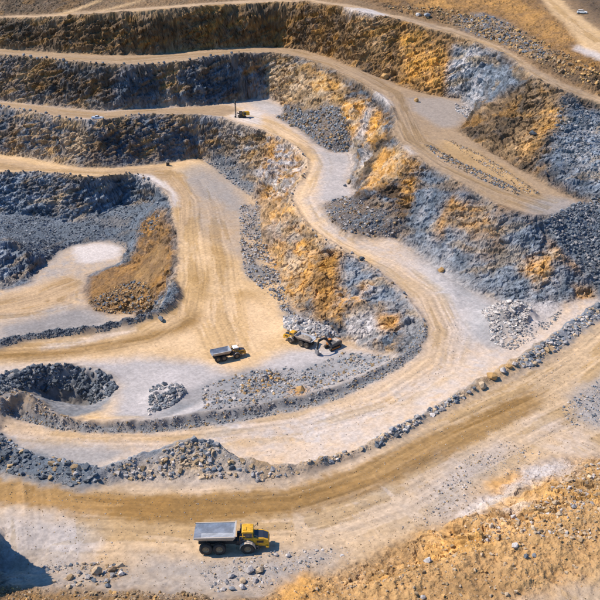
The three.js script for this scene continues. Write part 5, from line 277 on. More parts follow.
const SCATTER = [
["bank_rubble","dark blue grey rubble on the bank at the left end of the front road","rubble",3.96,0.25,1.5,[[0.125,0.15,0.18],[0.068,0.085,0.105],[0.25,0.27,0.295],[0.125,0.15,0.18],[0.3,0.295,0.3],[0.38,0.27,0.15]],[-84.3,-191.1,-79.6,-192.2,-72.8,-186.9,-68.7,-184.6,-64.7,-182.2,-60.7,-179.9,-37.5,-117.6,-35.2,-116.8,-32.9,-116.3,-31.0,-114.7,-33.1,-114.4,-35.1,-113.9,-37.2,-113.6,-39.7,-114.3,-42.1,-115.0,-44.6,-115.7,-47.2,-116.5,-49.7,-117.3,-53.2,-117.9,-53.7,-119.9,-54.2,-121.9]],
["bank_rubble","mixed grey and tan rubble on the humped bank left of centre","rubble",4.68,0.25,1.5,[[0.3,0.295,0.3],[0.25,0.27,0.295],[0.48,0.44,0.41],[0.5,0.38,0.25],[0.38,0.27,0.15],[0.125,0.15,0.18],[0.5,0.38,0.25]],[-32.8,-116.1,-30.9,-116.9,-29.0,-117.9,-27.1,-118.8,-25.1,-119.8,-23.0,-120.4,-20.8,-121.1,-18.6,-121.7,-14.9,-121.9,-12.0,-119.3,-8.3,-117.9,-7.2,-115.0,-9.5,-115.1,-11.8,-115.1,-14.1,-115.1,-16.4,-115.2,-18.6,-115.1,-20.9,-115.1,-23.2,-115.1,-25.5,-115.0,-27.8,-115.0,-30.3,-115.5]],
["bank_rubble","grey and buff rubble on the bank behind the large dump truck","rubble",7,0.2,1.2,[[0.3,0.295,0.3],[0.48,0.44,0.41],[0.5,0.38,0.25],[0.25,0.27,0.295],[0.38,0.27,0.15]],[-8.3,-117.9,-6.1,-117.6,-3.9,-117.4,-1.7,-117.3,0.3,-118.1,3.5,-177.3,4.4,-120.6,6.5,-121.7,8.6,-122.6,10.8,-123.7,13.0,-125.0,12.4,-123.8,10.1,-122.4,7.8,-121.1,5.6,-119.7,2.7,-118.1,0.0,-116.6,-2.5,-116.0,-4.9,-115.3,-7.3,-114.7]],
["bank_rubble","pale grey rubble on the bank right of centre","rubble",11,0.25,1.5,[[0.3,0.295,0.3],[0.48,0.44,0.41],[0.25,0.27,0.295],[0.62,0.58,0.54],[0.5,0.38,0.25],[0.125,0.15,0.18]],[18.3,-183.6,14.7,-127.3,16.9,-129.0,19.2,-131.3,21.6,-133.6,24.0,-135.9,26.3,-138.0,28.6,-140.0,31.0,-142.1,31.5,-140.4,28.1,-137.5,24.8,-134.6,22.3,-132.2,20.0,-129.8,17.6,-127.4,15.2,-125.6,12.8,-123.8]],
["bank_rubble","grey rubble on the bank by the right edge","rubble",5.76,0.3,1.6,[[0.3,0.295,0.3],[0.25,0.27,0.295],[0.125,0.15,0.18],[0.48,0.44,0.41],[0.5,0.38,0.25]],[43.0,-153.0,46.8,-157.2,50.8,-161.6,53.9,-165.4,57.0,-168.9,60.2,-172.5,63.7,-176.6,66.9,-179.6,70.4,-183.4,74.9,-187.6,79.7,-192.3,84.5,-196.9,81.0,-186.6,76.8,-183.4,72.6,-180.3,68.6,-177.2,65.0,-173.1,61.6,-169.0,58.3,-165.3,55.2,-161.6,52.2,-158.5,49.4,-155.5,46.6,-152.6]],
["rock_pile","dark blue grey blasted rock heaped round the hollow at left","rock pile",2.88,0.7,2.3,[[0.125,0.15,0.18],[0.068,0.085,0.105],[0.068,0.085,0.105],[0.125,0.15,0.18],[0.25,0.27,0.295]],[-90.8,-215.2,-87.3,-221.3,-84.2,-222.5,-80.9,-223.6,-77.7,-224.7,-73.7,-224.9,-69.7,-225.0,-65.8,-225.2,-60.8,-223.7,-55.6,-221.8,-53.2,-216.5,-55.7,-210.0,-63.0,-219.6,-67.5,-221.2,-71.6,-221.5,-75.3,-221.2,-78.2,-218.8,-80.4,-214.1,-82.8,-210.6,-85.3,-200.7]],
["rock_pile","small blue grey rock pile on the pale floor left of centre","rock pile",2.88,0.8,2.2,[[0.25,0.27,0.295],[0.125,0.15,0.18],[0.48,0.44,0.41],[0.3,0.295,0.3],[0.125,0.15,0.18]],[-43.4,-215.2,-40.8,-217.4,-34.3,-216.8,-32.4,-212.9,-33.9,-209.1,-36.3,-205.4,-39.7,-202.3,-41.4,-198.0,-42.1,-207.1]],
["rock_pile","pale rock pile behind the excavator","rock pile",5.4,0.8,2.1,[[0.48,0.44,0.41],[0.62,0.58,0.54],[0.3,0.295,0.3],[0.48,0.44,0.41],[0.25,0.27,0.295]],[-5.3,-258.9,0.0,-259.2,5.9,-253.7,10.6,-248.0,12.1,-244.9,9.5,-242.5,3.8,-243.5,-1.3,-246.3,-5.2,-250.1]],
["rock_pile","broad pale rock pile at the foot of the right wall","rock pile",4.68,0.6,1.9,[[0.48,0.44,0.41],[0.62,0.58,0.54],[0.3,0.295,0.3],[0.48,0.44,0.41],[0.25,0.27,0.295]],[56.5,-242.4,60.2,-247.2,64.2,-250.9,67.5,-248.8,72.3,-245.3,69.3,-234.4,62.6,-225.7,58.5,-222.9,57.0,-227.4,57.3,-235.2]],
["rubble","small grey stones on the steep side of the right rock pile","rubble",3.24,0.3,1.0,[[0.125,0.15,0.18],[0.25,0.27,0.295],[0.3,0.295,0.3]],[58.4,-222.4,62.0,-225.7,65.7,-229.3,69.5,-233.1,76.3,-238.4,81.2,-241.3,77.8,-235.2,73.8,-231.0,69.9,-226.9,66.2,-224.1,62.5,-221.3]],
["rubble","grey stones along the bank of the haul road below the centre cliff","rubble",8,0.15,0.9,[[0.125,0.15,0.18],[0.3,0.295,0.3],[0.25,0.27,0.295],[0.38,0.27,0.15],[0.3,0.295,0.3]],[38.0,-237.3,38.3,-229.8,34.6,-221.1,29.6,-216.8,26.4,-214.7,23.3,-212.5,19.3,-210.2,15.5,-207.8,11.7,-205.3,7.9,-204.0,4.2,-202.7,0.5,-201.3,-3.0,-200.5,-6.5,-199.6,-10.1,-198.7,-13.5,-197.8,-16.9,-197.2,-20.2,-196.6,-23.5,-195.9,-26.8,-195.3,-30.1,-194.7,-33.4,-194.1,-36.7,-193.5,-39.9,-192.9,-43.2,-192.8,-46.5,-192.7,-49.8,-192.6,-53.1,-192.5,-56.8,-193.0,-60.5,-193.6,-64.2,-194.2,-67.6,-195.5,-71.1,-196.8,-74.6,-198.0,-78.1,-198.7,-80.9,-197.9,-81.3,-199.9,-78.4,-201.5,-74.7,-201.2,-70.7,-200.1,-67.0,-198.2,-63.3,-196.0,-60.1,-195.9,-56.7,-195.0,-53.5,-194.8,-50.1,-194.9,-46.8,-195.0,-43.6,-195.7,-40.3,-195.8,-37.0,-196.7,-33.7,-197.2,-30.4,-197.9,-27.1,-198.9,-23.8,-199.6,-20.4,-200.0,-17.1,-200.9,-13.7,-201.7,-10.3,-202.5,-6.9,-203.2,-3.5,-204.3,0.0,-204.9,3.7,-206.5,7.5,-207.8,11.2,-209.1,15.1,-211.5,19.0,-214.0,23.0,-216.7,28.7,-222.0,32.6,-226.0,35.0,-232.2]],
["rubble","grey and tan stones on the ridge left of the hollow","rubble",2.2,0.25,1.2,[[0.3,0.295,0.3],[0.48,0.44,0.41],[0.125,0.15,0.18],[0.38,0.27,0.15],[0.5,0.38,0.25]],[-81.3,-200.7,-81.8,-210.0,-80.3,-214.7,-74.9,-210.0,-70.2,-202.4,-67.7,-200.6,-64.8,-197.9,-60.6,-195.9,-63.0,-195.9,-65.7,-196.6,-68.4,-198.1,-71.0,-199.2,-73.6,-200.3,-76.7,-201.3,-79.3,-201.3,-81.2,-199.5]],
["rubble","dark stones on the rim bank of the lower pit","rubble",7.92,0.25,0.9,[[0.125,0.15,0.18],[0.068,0.085,0.105],[0.125,0.15,0.18]],[-44.4,-278.0,-41.4,-270.8,-42.6,-261.4,-46.7,-255.2,-50.3,-252.6,-53.7,-249.9,-58.7,-247.1,-63.6,-244.3,-68.6,-243.3,-73.6,-242.3,-78.6,-240.9,-83.6,-239.6,-88.0,-237.1,-92.4,-234.6,-96.4,-232.7,-110.2,-267.0,-105.9,-270.0,-100.9,-273.0,-95.9,-276.1,-90.1,-277.3,-84.3,-278.5,-78.6,-279.8,-72.9,-281.0,-67.5,-284.5,-62.1,-288.2,-50.0,-268.2,-45.5,-267.7,-44.5,-272.9]],
["rubble","brown and grey debris slope beside the drill bench","rubble",1.98,0.5,2.1,[[0.125,0.15,0.18],[0.3,0.295,0.3],[0.21,0.14,0.08],[0.38,0.27,0.15],[0.25,0.27,0.295]],[-11.7,-420.4,-3.9,-423.3,5.7,-409.4,13.1,-407.8,20.0,-393.9,21.9,-384.4,23.9,-377.1,22.1,-375.7,15.0,-373.2,7.2,-385.5,0.0,-404.1,-5.7,-412.0]],
["rubble","grey and brown rubble inside the bend of the haul road","rubble",1.44,0.4,1.6,[[0.3,0.295,0.3],[0.21,0.14,0.08],[0.125,0.15,0.18],[0.48,0.44,0.41],[0.38,0.27,0.15]],[8.4,-315.8,12.9,-319.5,17.6,-323.7,21.7,-311.9,25.9,-305.6,31.1,-300.9,36.2,-297.2,36.8,-292.4,31.4,-293.1,26.0,-292.3,21.1,-292.6,16.2,-293.5,11.0,-301.2]],
["rubble","blue grey rubble on the slope at the right edge","rubble",3.06,0.4,1.7,[[0.125,0.15,0.18],[0.25,0.27,0.295],[0.068,0.085,0.105],[0.125,0.15,0.18],[0.3,0.295,0.3]],[85.2,-271.3,90.1,-276.0,95.2,-280.9,102.3,-282.4,107.0,-281.1,111.7,-280.0,116.3,-278.8,115.6,-275.3,114.9,-271.8,114.2,-268.2,113.4,-264.5,112.4,-260.5,86.7,-199.5,84.7,-193.6,80.5,-192.4,100.1,-250.5,95.2,-250.2,92.2,-253.1,89.2,-256.1,86.5,-259.2,83.6,-262.1,79.8,-266.3]],
["rubble","blue grey stones on the talus of the lower pit","rubble",2.0,0.25,1.4,[[0.125,0.15,0.18],[0.068,0.085,0.105],[0.25,0.27,0.295],[0.125,0.15,0.18]],[-136.6,-373.2,-129.7,-373.0,-123.1,-373.4,-116.6,-374.4,-106.2,-370.4,-100.2,-373.3,-94.0,-375.6,-88.3,-378.5,-82.5,-380.9,-76.5,-382.6,-69.9,-378.8,-61.9,-365.1,-58.9,-343.5,-65.5,-345.0,-72.4,-347.8,-85.0,-362.5,-90.3,-360.8,-95.6,-359.0,-100.8,-356.9,-104.6,-350.5,-107.5,-342.0,-112.7,-336.0,-118.2,-334.9,-125.9,-339.8,-132.0,-358.3]],
["rubble","grey rubble at the foot of the centre cliff","rubble",2.16,0.4,1.7,[[0.3,0.295,0.3],[0.125,0.15,0.18],[0.25,0.27,0.295],[0.48,0.44,0.41],[0.38,0.27,0.15]],[-26.2,-359.6,-18.4,-362.7,-17.0,-348.3,-15.6,-334.1,-14.3,-320.0,-11.7,-309.5,-9.2,-299.2,-6.9,-289.8,-5.5,-279.6,-4.1,-269.9,-0.7,-258.8,-4.6,-256.1,-6.4,-263.9,-8.3,-272.1,-12.2,-277.9,-16.2,-283.7,-20.1,-290.5,-21.9,-305.6,-23.9,-322.0,-25.0,-340.1]],
["rubble","grey and tan debris on the floor in front of the excavator","rubble",1.44,0.35,1.5,[[0.3,0.295,0.3],[0.48,0.44,0.41],[0.125,0.15,0.18],[0.38,0.27,0.15],[0.25,0.27,0.295]],[-29.0,-215.7,-24.9,-218.7,-20.7,-221.7,-16.5,-224.9,-12.5,-226.0,-8.5,-227.1,-4.5,-228.1,0.0,-224.4,3.4,-227.1,6.8,-229.8,10.4,-232.6,13.9,-235.5,17.7,-234.0,21.4,-232.3,24.7,-227.1,27.7,-221.4,24.0,-219.8,20.2,-217.7,16.5,-215.1,12.8,-212.2,8.5,-210.2,4.2,-207.7,0.0,-205.4,-3.5,-204.6,-6.9,-203.6,-10.3,-202.8,-13.7,-201.9,-17.8,-201.3,-21.9,-200.7,-25.9,-200.1,-27.6,-209.1]],
["rubble","tan and grey stones heaped at the floor edge left of the ochre mound","rubble",3.24,0.5,1.6,[[0.48,0.44,0.41],[0.3,0.295,0.3],[0.38,0.27,0.15],[0.48,0.29,0.11],[0.125,0.15,0.18],[0.25,0.27,0.295]],[-18.3,-212.3,-14.7,-220.1,-9.6,-226.5,-5.4,-223.4,-7.5,-214.2,-11.8,-209.0]],
["rubble","blue grey debris below the drill bench","rubble",1.26,0.4,1.6,[[0.125,0.15,0.18],[0.3,0.295,0.3],[0.25,0.27,0.295]],[-47.9,-412.7,-37.4,-406.3,-32.6,-398.5,-27.9,-390.4,-19.7,-373.5,-22.4,-370.8,-31.3,-383.9,-36.1,-393.1,-41.2,-402.6]],
["rubble","rough stones on the bank in the middle of the second road","rubble",4.68,0.3,1.1,[[0.3,0.295,0.3],[0.125,0.15,0.18],[0.38,0.27,0.15],[0.21,0.14,0.08]],[47.3,-324.7,50.5,-325.4,54.4,-319.0,58.3,-312.9,62.0,-307.0,65.8,-301.8,69.5,-296.7,73.2,-291.8,76.7,-287.1,75.0,-282.5,71.2,-286.3,67.3,-290.1,63.3,-293.9,58.7,-300.2,53.9,-306.9,50.7,-315.5]],
["rubble","tan rocks at the foot of the brown slope in the lower pit","rubble",2.16,0.5,1.9,[[0.21,0.14,0.08],[0.38,0.27,0.15],[0.48,0.29,0.11],[0.125,0.15,0.18]],[-82.1,-303.4,-76.4,-308.5,-70.6,-309.5,-64.7,-310.7,-56.6,-298.0,-50.7,-283.7,-59.6,-289.7,-65.4,-292.3,-70.5,-291.5,-78.7,-294.8]],
["rubble","grey and tan stones at the left foot of the front road","rubble",4.32,0.18,1.1,[[0.3,0.295,0.3],[0.48,0.44,0.41],[0.5,0.38,0.25],[0.38,0.27,0.15],[0.125,0.15,0.18]],[-37.6,-97.3,-34.6,-96.1,-31.9,-96.8,-30.1,-96.8,-28.4,-96.8,-26.4,-96.2,-24.4,-95.5,-24.4,-92.8,-26.1,-92.0,-27.7,-91.2,-30.0,-90.9,-32.2,-90.5,-34.9,-92.2]],
["rubble","pale stones scattered below the large dump truck","rubble",4.68,0.12,0.6,[[0.3,0.295,0.3],[0.48,0.44,0.41],[0.125,0.15,0.18],[0.5,0.38,0.25],[0.62,0.58,0.54]],[-14.4,-96.2,-12.5,-96.4,-10.6,-96.7,-8.7,-96.9,-6.9,-97.2,-5.1,-97.6,-3.3,-97.9,-1.5,-98.2,0.5,-98.3,2.4,-98.5,4.4,-98.6,7.2,-96.5,5.4,-95.7,3.6,-94.9,1.8,-94.2,0.0,-93.5,-1.5,-92.2,-2.9,-91.0,-4.4,-89.8,-6.2,-89.7,-8.0,-89.5,-9.8,-89.1,-11.5,-88.7,-13.7,-92.1]],
["rubble","ochre and buff stones strewn over the orange mound","rubble",1.5,0.15,0.8,[[0.48,0.29,0.11],[0.5,0.38,0.25],[0.38,0.27,0.15],[0.5,0.38,0.25],[0.48,0.29,0.11],[0.5,0.38,0.25]],[-1.4,-89.4,0.3,-89.8,2.1,-90.3,3.8,-90.9,5.5,-91.5,7.3,-93.0,9.1,-94.6,10.9,-95.7,12.7,-97.1,14.6,-98.3,16.5,-99.1,18.4,-99.9,20.4,-100.8,22.3,-101.6,24.3,-102.5,26.3,-103.3,28.3,-104.0,30.4,-104.8,32.5,-105.4,34.6,-106.0,36.8,-106.6,39.0,-109.0,41.3,-111.7,43.8,-114.5,46.8,-116.3,49.9,-118.4,52.7,-119.1,55.4,-119.7,53.1,-113.9,51.0,-108.5,48.9,-103.1,47.7,-100.0,46.9,-97.5,46.1,-95.0,45.3,-92.7,44.6,-90.4,42.3,-89.5,40.1,-88.6,38.1,-88.1,36.1,-87.6,34.2,-87.0,32.3,-86.5,30.1,-85.9,28.0,-85.2,26.0,-84.6,23.8,-83.6,21.7,-82.5,20.2,-82.6,18.7,-82.6,17.2,-82.7,15.6,-82.8,14.1,-82.9,12.6,-83.1,11.1,-83.2,9.5,-83.3,8.0,-83.4,6.5,-83.4,4.9,-83.5,3.4,-83.6,1.8,-83.6,0.3,-83.6,-1.3,-83.8]],
["rubble","buff stones on the upper part of the orange mound","rubble",4,0.2,1.0,[[0.5,0.38,0.25],[0.5,0.38,0.25],[0.48,0.29,0.11],[0.48,0.44,0.41],[0.38,0.27,0.15]],[37.5,-106.3,40.0,-109.8,42.7,-113.5,45.0,-115.0,47.4,-116.6,49.9,-118.4,52.5,-118.6,55.0,-118.8,52.4,-112.2,50.0,-105.9,48.0,-100.9,47.1,-97.9,44.5,-96.6,42.1,-95.3,39.7,-94.5,37.5,-93.8,35.9,-94.4,34.3,-95.0,32.7,-95.6,31.2,-96.6,29.3,-96.2,27.4,-95.8,25.4,-95.4,23.7,-96.0,21.9,-96.6,20.1,-97.2,22.6,-98.9,25.1,-100.6,27.0,-101.1,28.9,-101.7,30.9,-102.2,32.8,-102.7,35.1,-104.5]],
["rubble","brown and buff clods along the bottom left mound","rubble",5.76,0.15,0.8,[[0.21,0.14,0.08],[0.5,0.38,0.25],[0.38,0.27,0.15],[0.48,0.29,0.11]],[-41.0,-90.6,-39.0,-90.5,-37.0,-90.4,-34.9,-90.2,-32.9,-90.0,-30.9,-89.9,-29.0,-89.9,-27.1,-89.8,-25.1,-89.6,-23.2,-89.5,-21.2,-89.3,-19.3,-89.1,-17.4,-89.0,-15.5,-88.9,-13.6,-88.7,-11.7,-87.8,-9.8,-86.8,-7.9,-86.0,-9.6,-86.0,-11.3,-86.0,-12.9,-86.0,-14.6,-86.0,-16.3,-86.0,-17.9,-85.9,-19.6,-85.9,-21.2,-85.8,-22.9,-85.8,-24.5,-85.7,-26.2,-85.6,-27.8,-85.5,-29.4,-85.4,-31.0,-85.3,-32.6,-85.1,-34.2,-84.9,-35.8,-84.7,-37.3,-84.4,-38.8,-84.1,-39.9,-87.4]],
["rubble","grey gravel beside the front road at the right edge","rubble",4.68,0.15,0.7,[[0.3,0.295,0.3],[0.48,0.44,0.41],[0.125,0.15,0.18],[0.25,0.27,0.295],[0.5,0.38,0.25]],[48.4,-136.8,52.7,-141.9,56.1,-145.3,59.6,-148.9,63.1,-151.2,66.6,-153.7,70.2,-156.2,68.4,-151.1,66.7,-146.3,65.1,-141.8,63.5,-137.5,62.1,-133.3,60.7,-129.4,58.4,-129.6,56.1,-129.9,53.7,-130.1,51.6,-130.4,49.4,-130.7]],
["rubble","fine stones between the front road and the orange mound","rubble",3.24,0.12,0.5,[[0.3,0.295,0.3],[0.48,0.44,0.41],[0.5,0.38,0.25],[0.38,0.27,0.15]],[15.1,-102.7,16.9,-105.5,18.8,-108.3,20.7,-111.3,22.7,-113.9,24.8,-116.7,26.9,-119.5,29.1,-122.3,31.6,-123.8,34.3,-125.3,36.9,-126.9,38.9,-125.3,40.8,-123.8,42.7,-122.3,40.1,-120.4,37.6,-118.6,35.1,-116.9,32.7,-115.1,30.6,-113.0,28.6,-110.9,26.7,-108.8,24.8,-106.9,22.2,-105.3,19.7,-103.8,17.4,-103.3]],
["rubble","dark clods on the slope above the topmost road","rubble",1.1,0.4,2.4,[[0.21,0.14,0.08],[0.38,0.27,0.15],[0.21,0.14,0.08],[0.48,0.29,0.11]],[41.0,-466.9,47.0,-465.8,53.0,-464.5,59.0,-463.3,64.9,-462.0,70.8,-460.6,76.2,-456.2,81.5,-451.7,86.6,-446.9,91.6,-441.9,96.4,-436.6,99.9,-425.8,103.2,-414.9,106.1,-403.7,108.6,-392.0,110.8,-380.3,112.5,-366.0,114.7,-354.1,117.3,-344.7,120.3,-337.0,123.4,-330.3,126.8,-324.7,123.9,-315.8,122.3,-325.2,118.9,-330.6,114.9,-334.8,111.7,-338.5,108.4,-342.5,105.4,-347.4,102.5,-353.5,99.8,-360.5,97.9,-371.8,96.2,-385.1,94.0,-397.5,91.2,-408.7,87.0,-415.3,82.6,-422.1,78.0,-428.8,73.3,-435.3,68.3,-441.3,62.8,-446.1,57.1,-450.8,51.4,-455.6,45.5,-460.4]],
["rubble","blue grey rocks on the right slope above the topmost road","rubble",0.3,0.6,2.2,[[0.125,0.15,0.18],[0.25,0.27,0.295],[0.125,0.15,0.18],[0.3,0.295,0.3]],[75.1,-448.3,82.2,-449.8,89.3,-451.2,94.1,-443.6,98.6,-435.7,100.8,-423.3,102.9,-411.2,104.5,-398.7,108.4,-379.0,99.9,-369.5,96.9,-389.3,93.9,-399.9,90.4,-409.1,85.3,-416.6,80.1,-424.2,74.6,-434.9]],
["rubble","pale rocks below the grey face beside the second road","rubble",1.8,0.6,1.8,[[0.48,0.44,0.41],[0.3,0.295,0.3],[0.25,0.27,0.295],[0.62,0.58,0.54]],[68.8,-385.6,74.8,-382.3,73.4,-363.0,70.2,-364.8,67.1,-372.4]],
["rubble","blue grey stones below the topmost road at right","rubble",1.26,0.5,1.8,[[0.125,0.15,0.18],[0.25,0.27,0.295],[0.3,0.295,0.3]],[97.9,-327.9,102.1,-324.6,106.4,-321.8,110.5,-318.7,114.3,-315.1,118.0,-311.3,121.5,-307.3,119.8,-301.1,118.5,-295.9,117.4,-291.4,116.5,-287.3,115.7,-283.5,111.6,-284.9,107.6,-286.3,103.5,-287.7,100.5,-291.7,97.6,-296.1,94.6,-300.8,91.4,-310.4,93.2,-315.3,94.9,-319.9,96.4,-324.1]],
["gravel","fine loose gravel on the front road and its verges","gravel",2.0,0.07,0.3,[[0.5,0.38,0.25],[0.5,0.38,0.25],[0.38,0.27,0.15],[0.38,0.27,0.15],[0.48,0.44,0.41]],[-48.9,-115.8,-45.5,-114.9,-42.0,-114.0,-38.7,-113.1,-35.3,-112.2,-32.6,-112.3,-29.9,-112.4,-27.1,-112.6,-24.4,-112.7,-21.6,-112.8,-18.9,-113.0,-16.1,-113.1,-13.5,-113.5,-10.8,-113.8,-8.1,-114.2,-5.4,-114.6,-2.7,-114.9,0.0,-115.2,2.8,-117.0,5.6,-118.7,8.5,-120.5,11.4,-122.4,14.4,-124.3,17.5,-126.2,20.7,-129.2,24.0,-132.3,27.5,-135.6,31.1,-139.0,34.7,-141.9,38.4,-144.9,42.3,-147.9,46.2,-151.0,50.1,-155.1,54.2,-159.4,58.4,-163.9,62.8,-168.6,67.4,-173.4,74.0,-179.9,81.0,-186.6,77.8,-177.6,74.8,-169.1,72.0,-161.2,69.4,-154.0,67.1,-147.4,64.9,-141.2,62.8,-135.5,60.9,-130.0,56.3,-126.9,51.8,-123.9,48.1,-123.0,44.4,-122.2,40.8,-121.4,37.3,-118.3,33.8,-115.3,30.5,-112.5,27.3,-109.5,24.2,-106.7,21.3,-104.0,18.0,-102.2,14.8,-100.4,12.2,-98.7,9.6,-97.0,7.1,-95.3,4.7,-93.7,1.6,-93.0,-1.4,-92.4,-3.3,-90.4,-5.1,-88.0,-7.9,-88.5,-10.8,-88.8,-13.6,-89.2,-16.0,-89.7,-18.3,-90.1,-20.7,-90.6,-23.1,-91.2,-25.5,-91.8,-27.9,-92.3,-30.2,-92.2,-32.5,-92.2,-34.8,-92.2,-37.1,-92.3,-39.4,-92.3,-42.0,-93.0,-43.6,-97.7,-44.3,-100.5,-45.2,-103.7,-46.3,-107.3,-47.6,-111.4]],
["gravel","fine clods and pebbles on the orange mound","gravel",3,0.06,0.3,[[0.48,0.29,0.11],[0.38,0.27,0.15],[0.48,0.29,0.11],[0.5,0.38,0.25],[0.38,0.27,0.15],[0.21,0.14,0.08]],[-4.7,-87.4,-1.4,-91.4,1.6,-91.9,4.6,-92.8,7.1,-94.5,9.5,-96.1,12.1,-97.7,14.7,-99.2,17.7,-101.1,20.8,-103.0,24.0,-105.2,27.1,-108.2,30.3,-111.4,33.9,-114.5,37.8,-117.9,40.8,-119.1,43.9,-120.4,47.5,-120.9,50.9,-121.2,54.5,-121.7,58.0,-121.9,54.7,-113.8,51.5,-106.1,49.3,-100.4,48.1,-96.9,47.0,-93.6,45.9,-90.4,44.9,-87.4,44.0,-84.6,43.1,-81.9,41.0,-82.0,39.0,-82.1,37.0,-82.2,35.0,-82.3,32.9,-82.3,30.9,-82.4,28.8,-82.5,26.8,-82.5,24.7,-82.5,22.6,-82.5,20.5,-82.6,18.5,-82.6,16.4,-82.8,14.3,-82.9,12.3,-83.1,10.2,-83.2,8.1,-83.4,6.0,-83.5,3.9,-83.5,1.8,-83.6,-0.3,-83.7,-2.4,-84.1,-4.6,-84.5]],
["gravel","fine dark gravel along the bottom left edge","gravel",6,0.06,0.3,[[0.21,0.14,0.08],[0.38,0.27,0.15],[0.5,0.38,0.25],[0.3,0.295,0.3]],[-41.4,-91.5,-39.1,-90.9,-37.1,-90.7,-35.0,-90.3,-32.9,-90.0,-30.9,-89.8,-29.0,-89.8,-27.1,-89.7,-25.1,-89.4,-23.1,-89.2,-21.4,-88.9,-19.7,-88.7,-17.9,-88.5,-16.2,-88.3,-14.5,-88.1,-12.8,-87.8,-11.1,-87.6,-9.4,-87.4,-7.3,-87.5,-5.1,-87.4,-5.0,-84.5,-6.6,-84.7,-8.2,-84.8,-9.9,-84.9,-11.5,-84.9,-13.1,-85.0,-14.8,-85.1,-16.4,-85.1,-18.1,-85.1,-19.7,-85.1,-21.3,-85.1,-22.9,-85.1,-24.6,-85.1,-26.2,-85.1,-27.8,-85.1,-29.4,-85.0,-31.0,-84.9,-32.6,-84.8,-34.2,-84.7,-35.7,-84.6,-37.3,-84.4,-38.8,-84.1,-40.0,-87.6]],
["gravel","loose gravel on the pale quarry floor and lower haul road","gravel",0.4,0.12,0.4,[[0.3,0.295,0.3],[0.48,0.44,0.41],[0.5,0.38,0.25],[0.5,0.38,0.25]],[-80.5,-198.4,-75.8,-199.0,-69.9,-196.2,-64.0,-193.4,-59.1,-193.1,-54.3,-193.0,-49.5,-192.8,-44.7,-192.6,-39.9,-192.5,-35.5,-193.3,-31.2,-194.0,-26.8,-194.8,-22.4,-195.5,-18.0,-196.2,-13.5,-196.9,-8.7,-198.6,-3.8,-200.2,1.1,-201.8,6.1,-203.2,11.1,-204.5,15.4,-207.5,19.7,-210.4,24.2,-213.2,28.6,-215.7,32.0,-220.5,35.4,-225.4,39.2,-232.0,45.7,-235.4,52.4,-238.7,54.2,-231.5,56.0,-225.1,50.5,-218.8,45.2,-212.8,40.5,-208.7,35.8,-204.9,31.3,-201.2,26.9,-197.6,22.6,-194.7,18.4,-191.9,14.3,-189.0,10.3,-186.2,6.0,-183.8,1.7,-181.3,-2.5,-178.8,-6.7,-180.2,-11.0,-181.5,-15.3,-182.8,-13.1,-120.2,-16.1,-120.2,-19.2,-120.6,-22.2,-120.9,-39.1,-187.4,-43.8,-187.8,-48.6,-188.1,-53.4,-188.5,-58.2,-188.8,-63.0,-189.2,-68.5,-190.7,-74.0,-192.2,-79.5,-193.5]],
["gravel","small scattered stones on the sandy floor","gravel",0.12,0.12,0.4,[[0.38,0.27,0.15],[0.5,0.38,0.25],[0.5,0.38,0.25]],[-52.4,-379.7,-46.4,-388.4,-40.3,-397.6,-33.2,-381.1,-26.5,-365.3,-21.7,-340.8,-17.4,-318.7,-14.2,-304.9,-11.3,-292.0,-8.5,-280.0,-6.7,-266.6,-4.9,-254.0,-9.7,-248.2,-14.3,-242.6,-18.7,-237.3,-24.2,-236.0,-29.7,-234.5,-35.1,-232.9,-40.4,-231.5,-45.6,-230.0,-51.0,-229.2,-56.3,-228.5,-61.6,-227.8,-66.8,-227.1,-72.1,-226.6,-77.8,-226.4,-83.5,-226.1,-89.2,-225.8,-91.3,-233.0,-86.7,-234.2,-82.0,-235.4,-77.2,-236.5,-72.4,-237.6,-67.6,-238.7,-62.7,-239.8,-58.1,-242.6,-53.5,-245.4,-48.7,-248.3,-43.9,-251.5,-42.2,-262.2,-40.5,-274.9,-42.0,-287.8,-43.7,-301.9,-45.5,-317.6,-47.7,-336.8,-49.9,-357.4]],
["rubble","brown and grey stones on the long ridge beside the brown wall at right","rubble",3,0.25,0.9,[[0.38,0.27,0.15],[0.21,0.14,0.08],[0.3,0.295,0.3],[0.5,0.38,0.25]],[56.3,-333.6,59.4,-333.2,64.5,-326.0,69.4,-319.3,72.5,-311.8,75.4,-304.3,78.2,-297.2,81.9,-285.4,79.1,-282.4,74.4,-292.8,71.7,-298.9,68.8,-305.4,65.8,-312.1,62.8,-319.0,59.6,-326.1]]
];
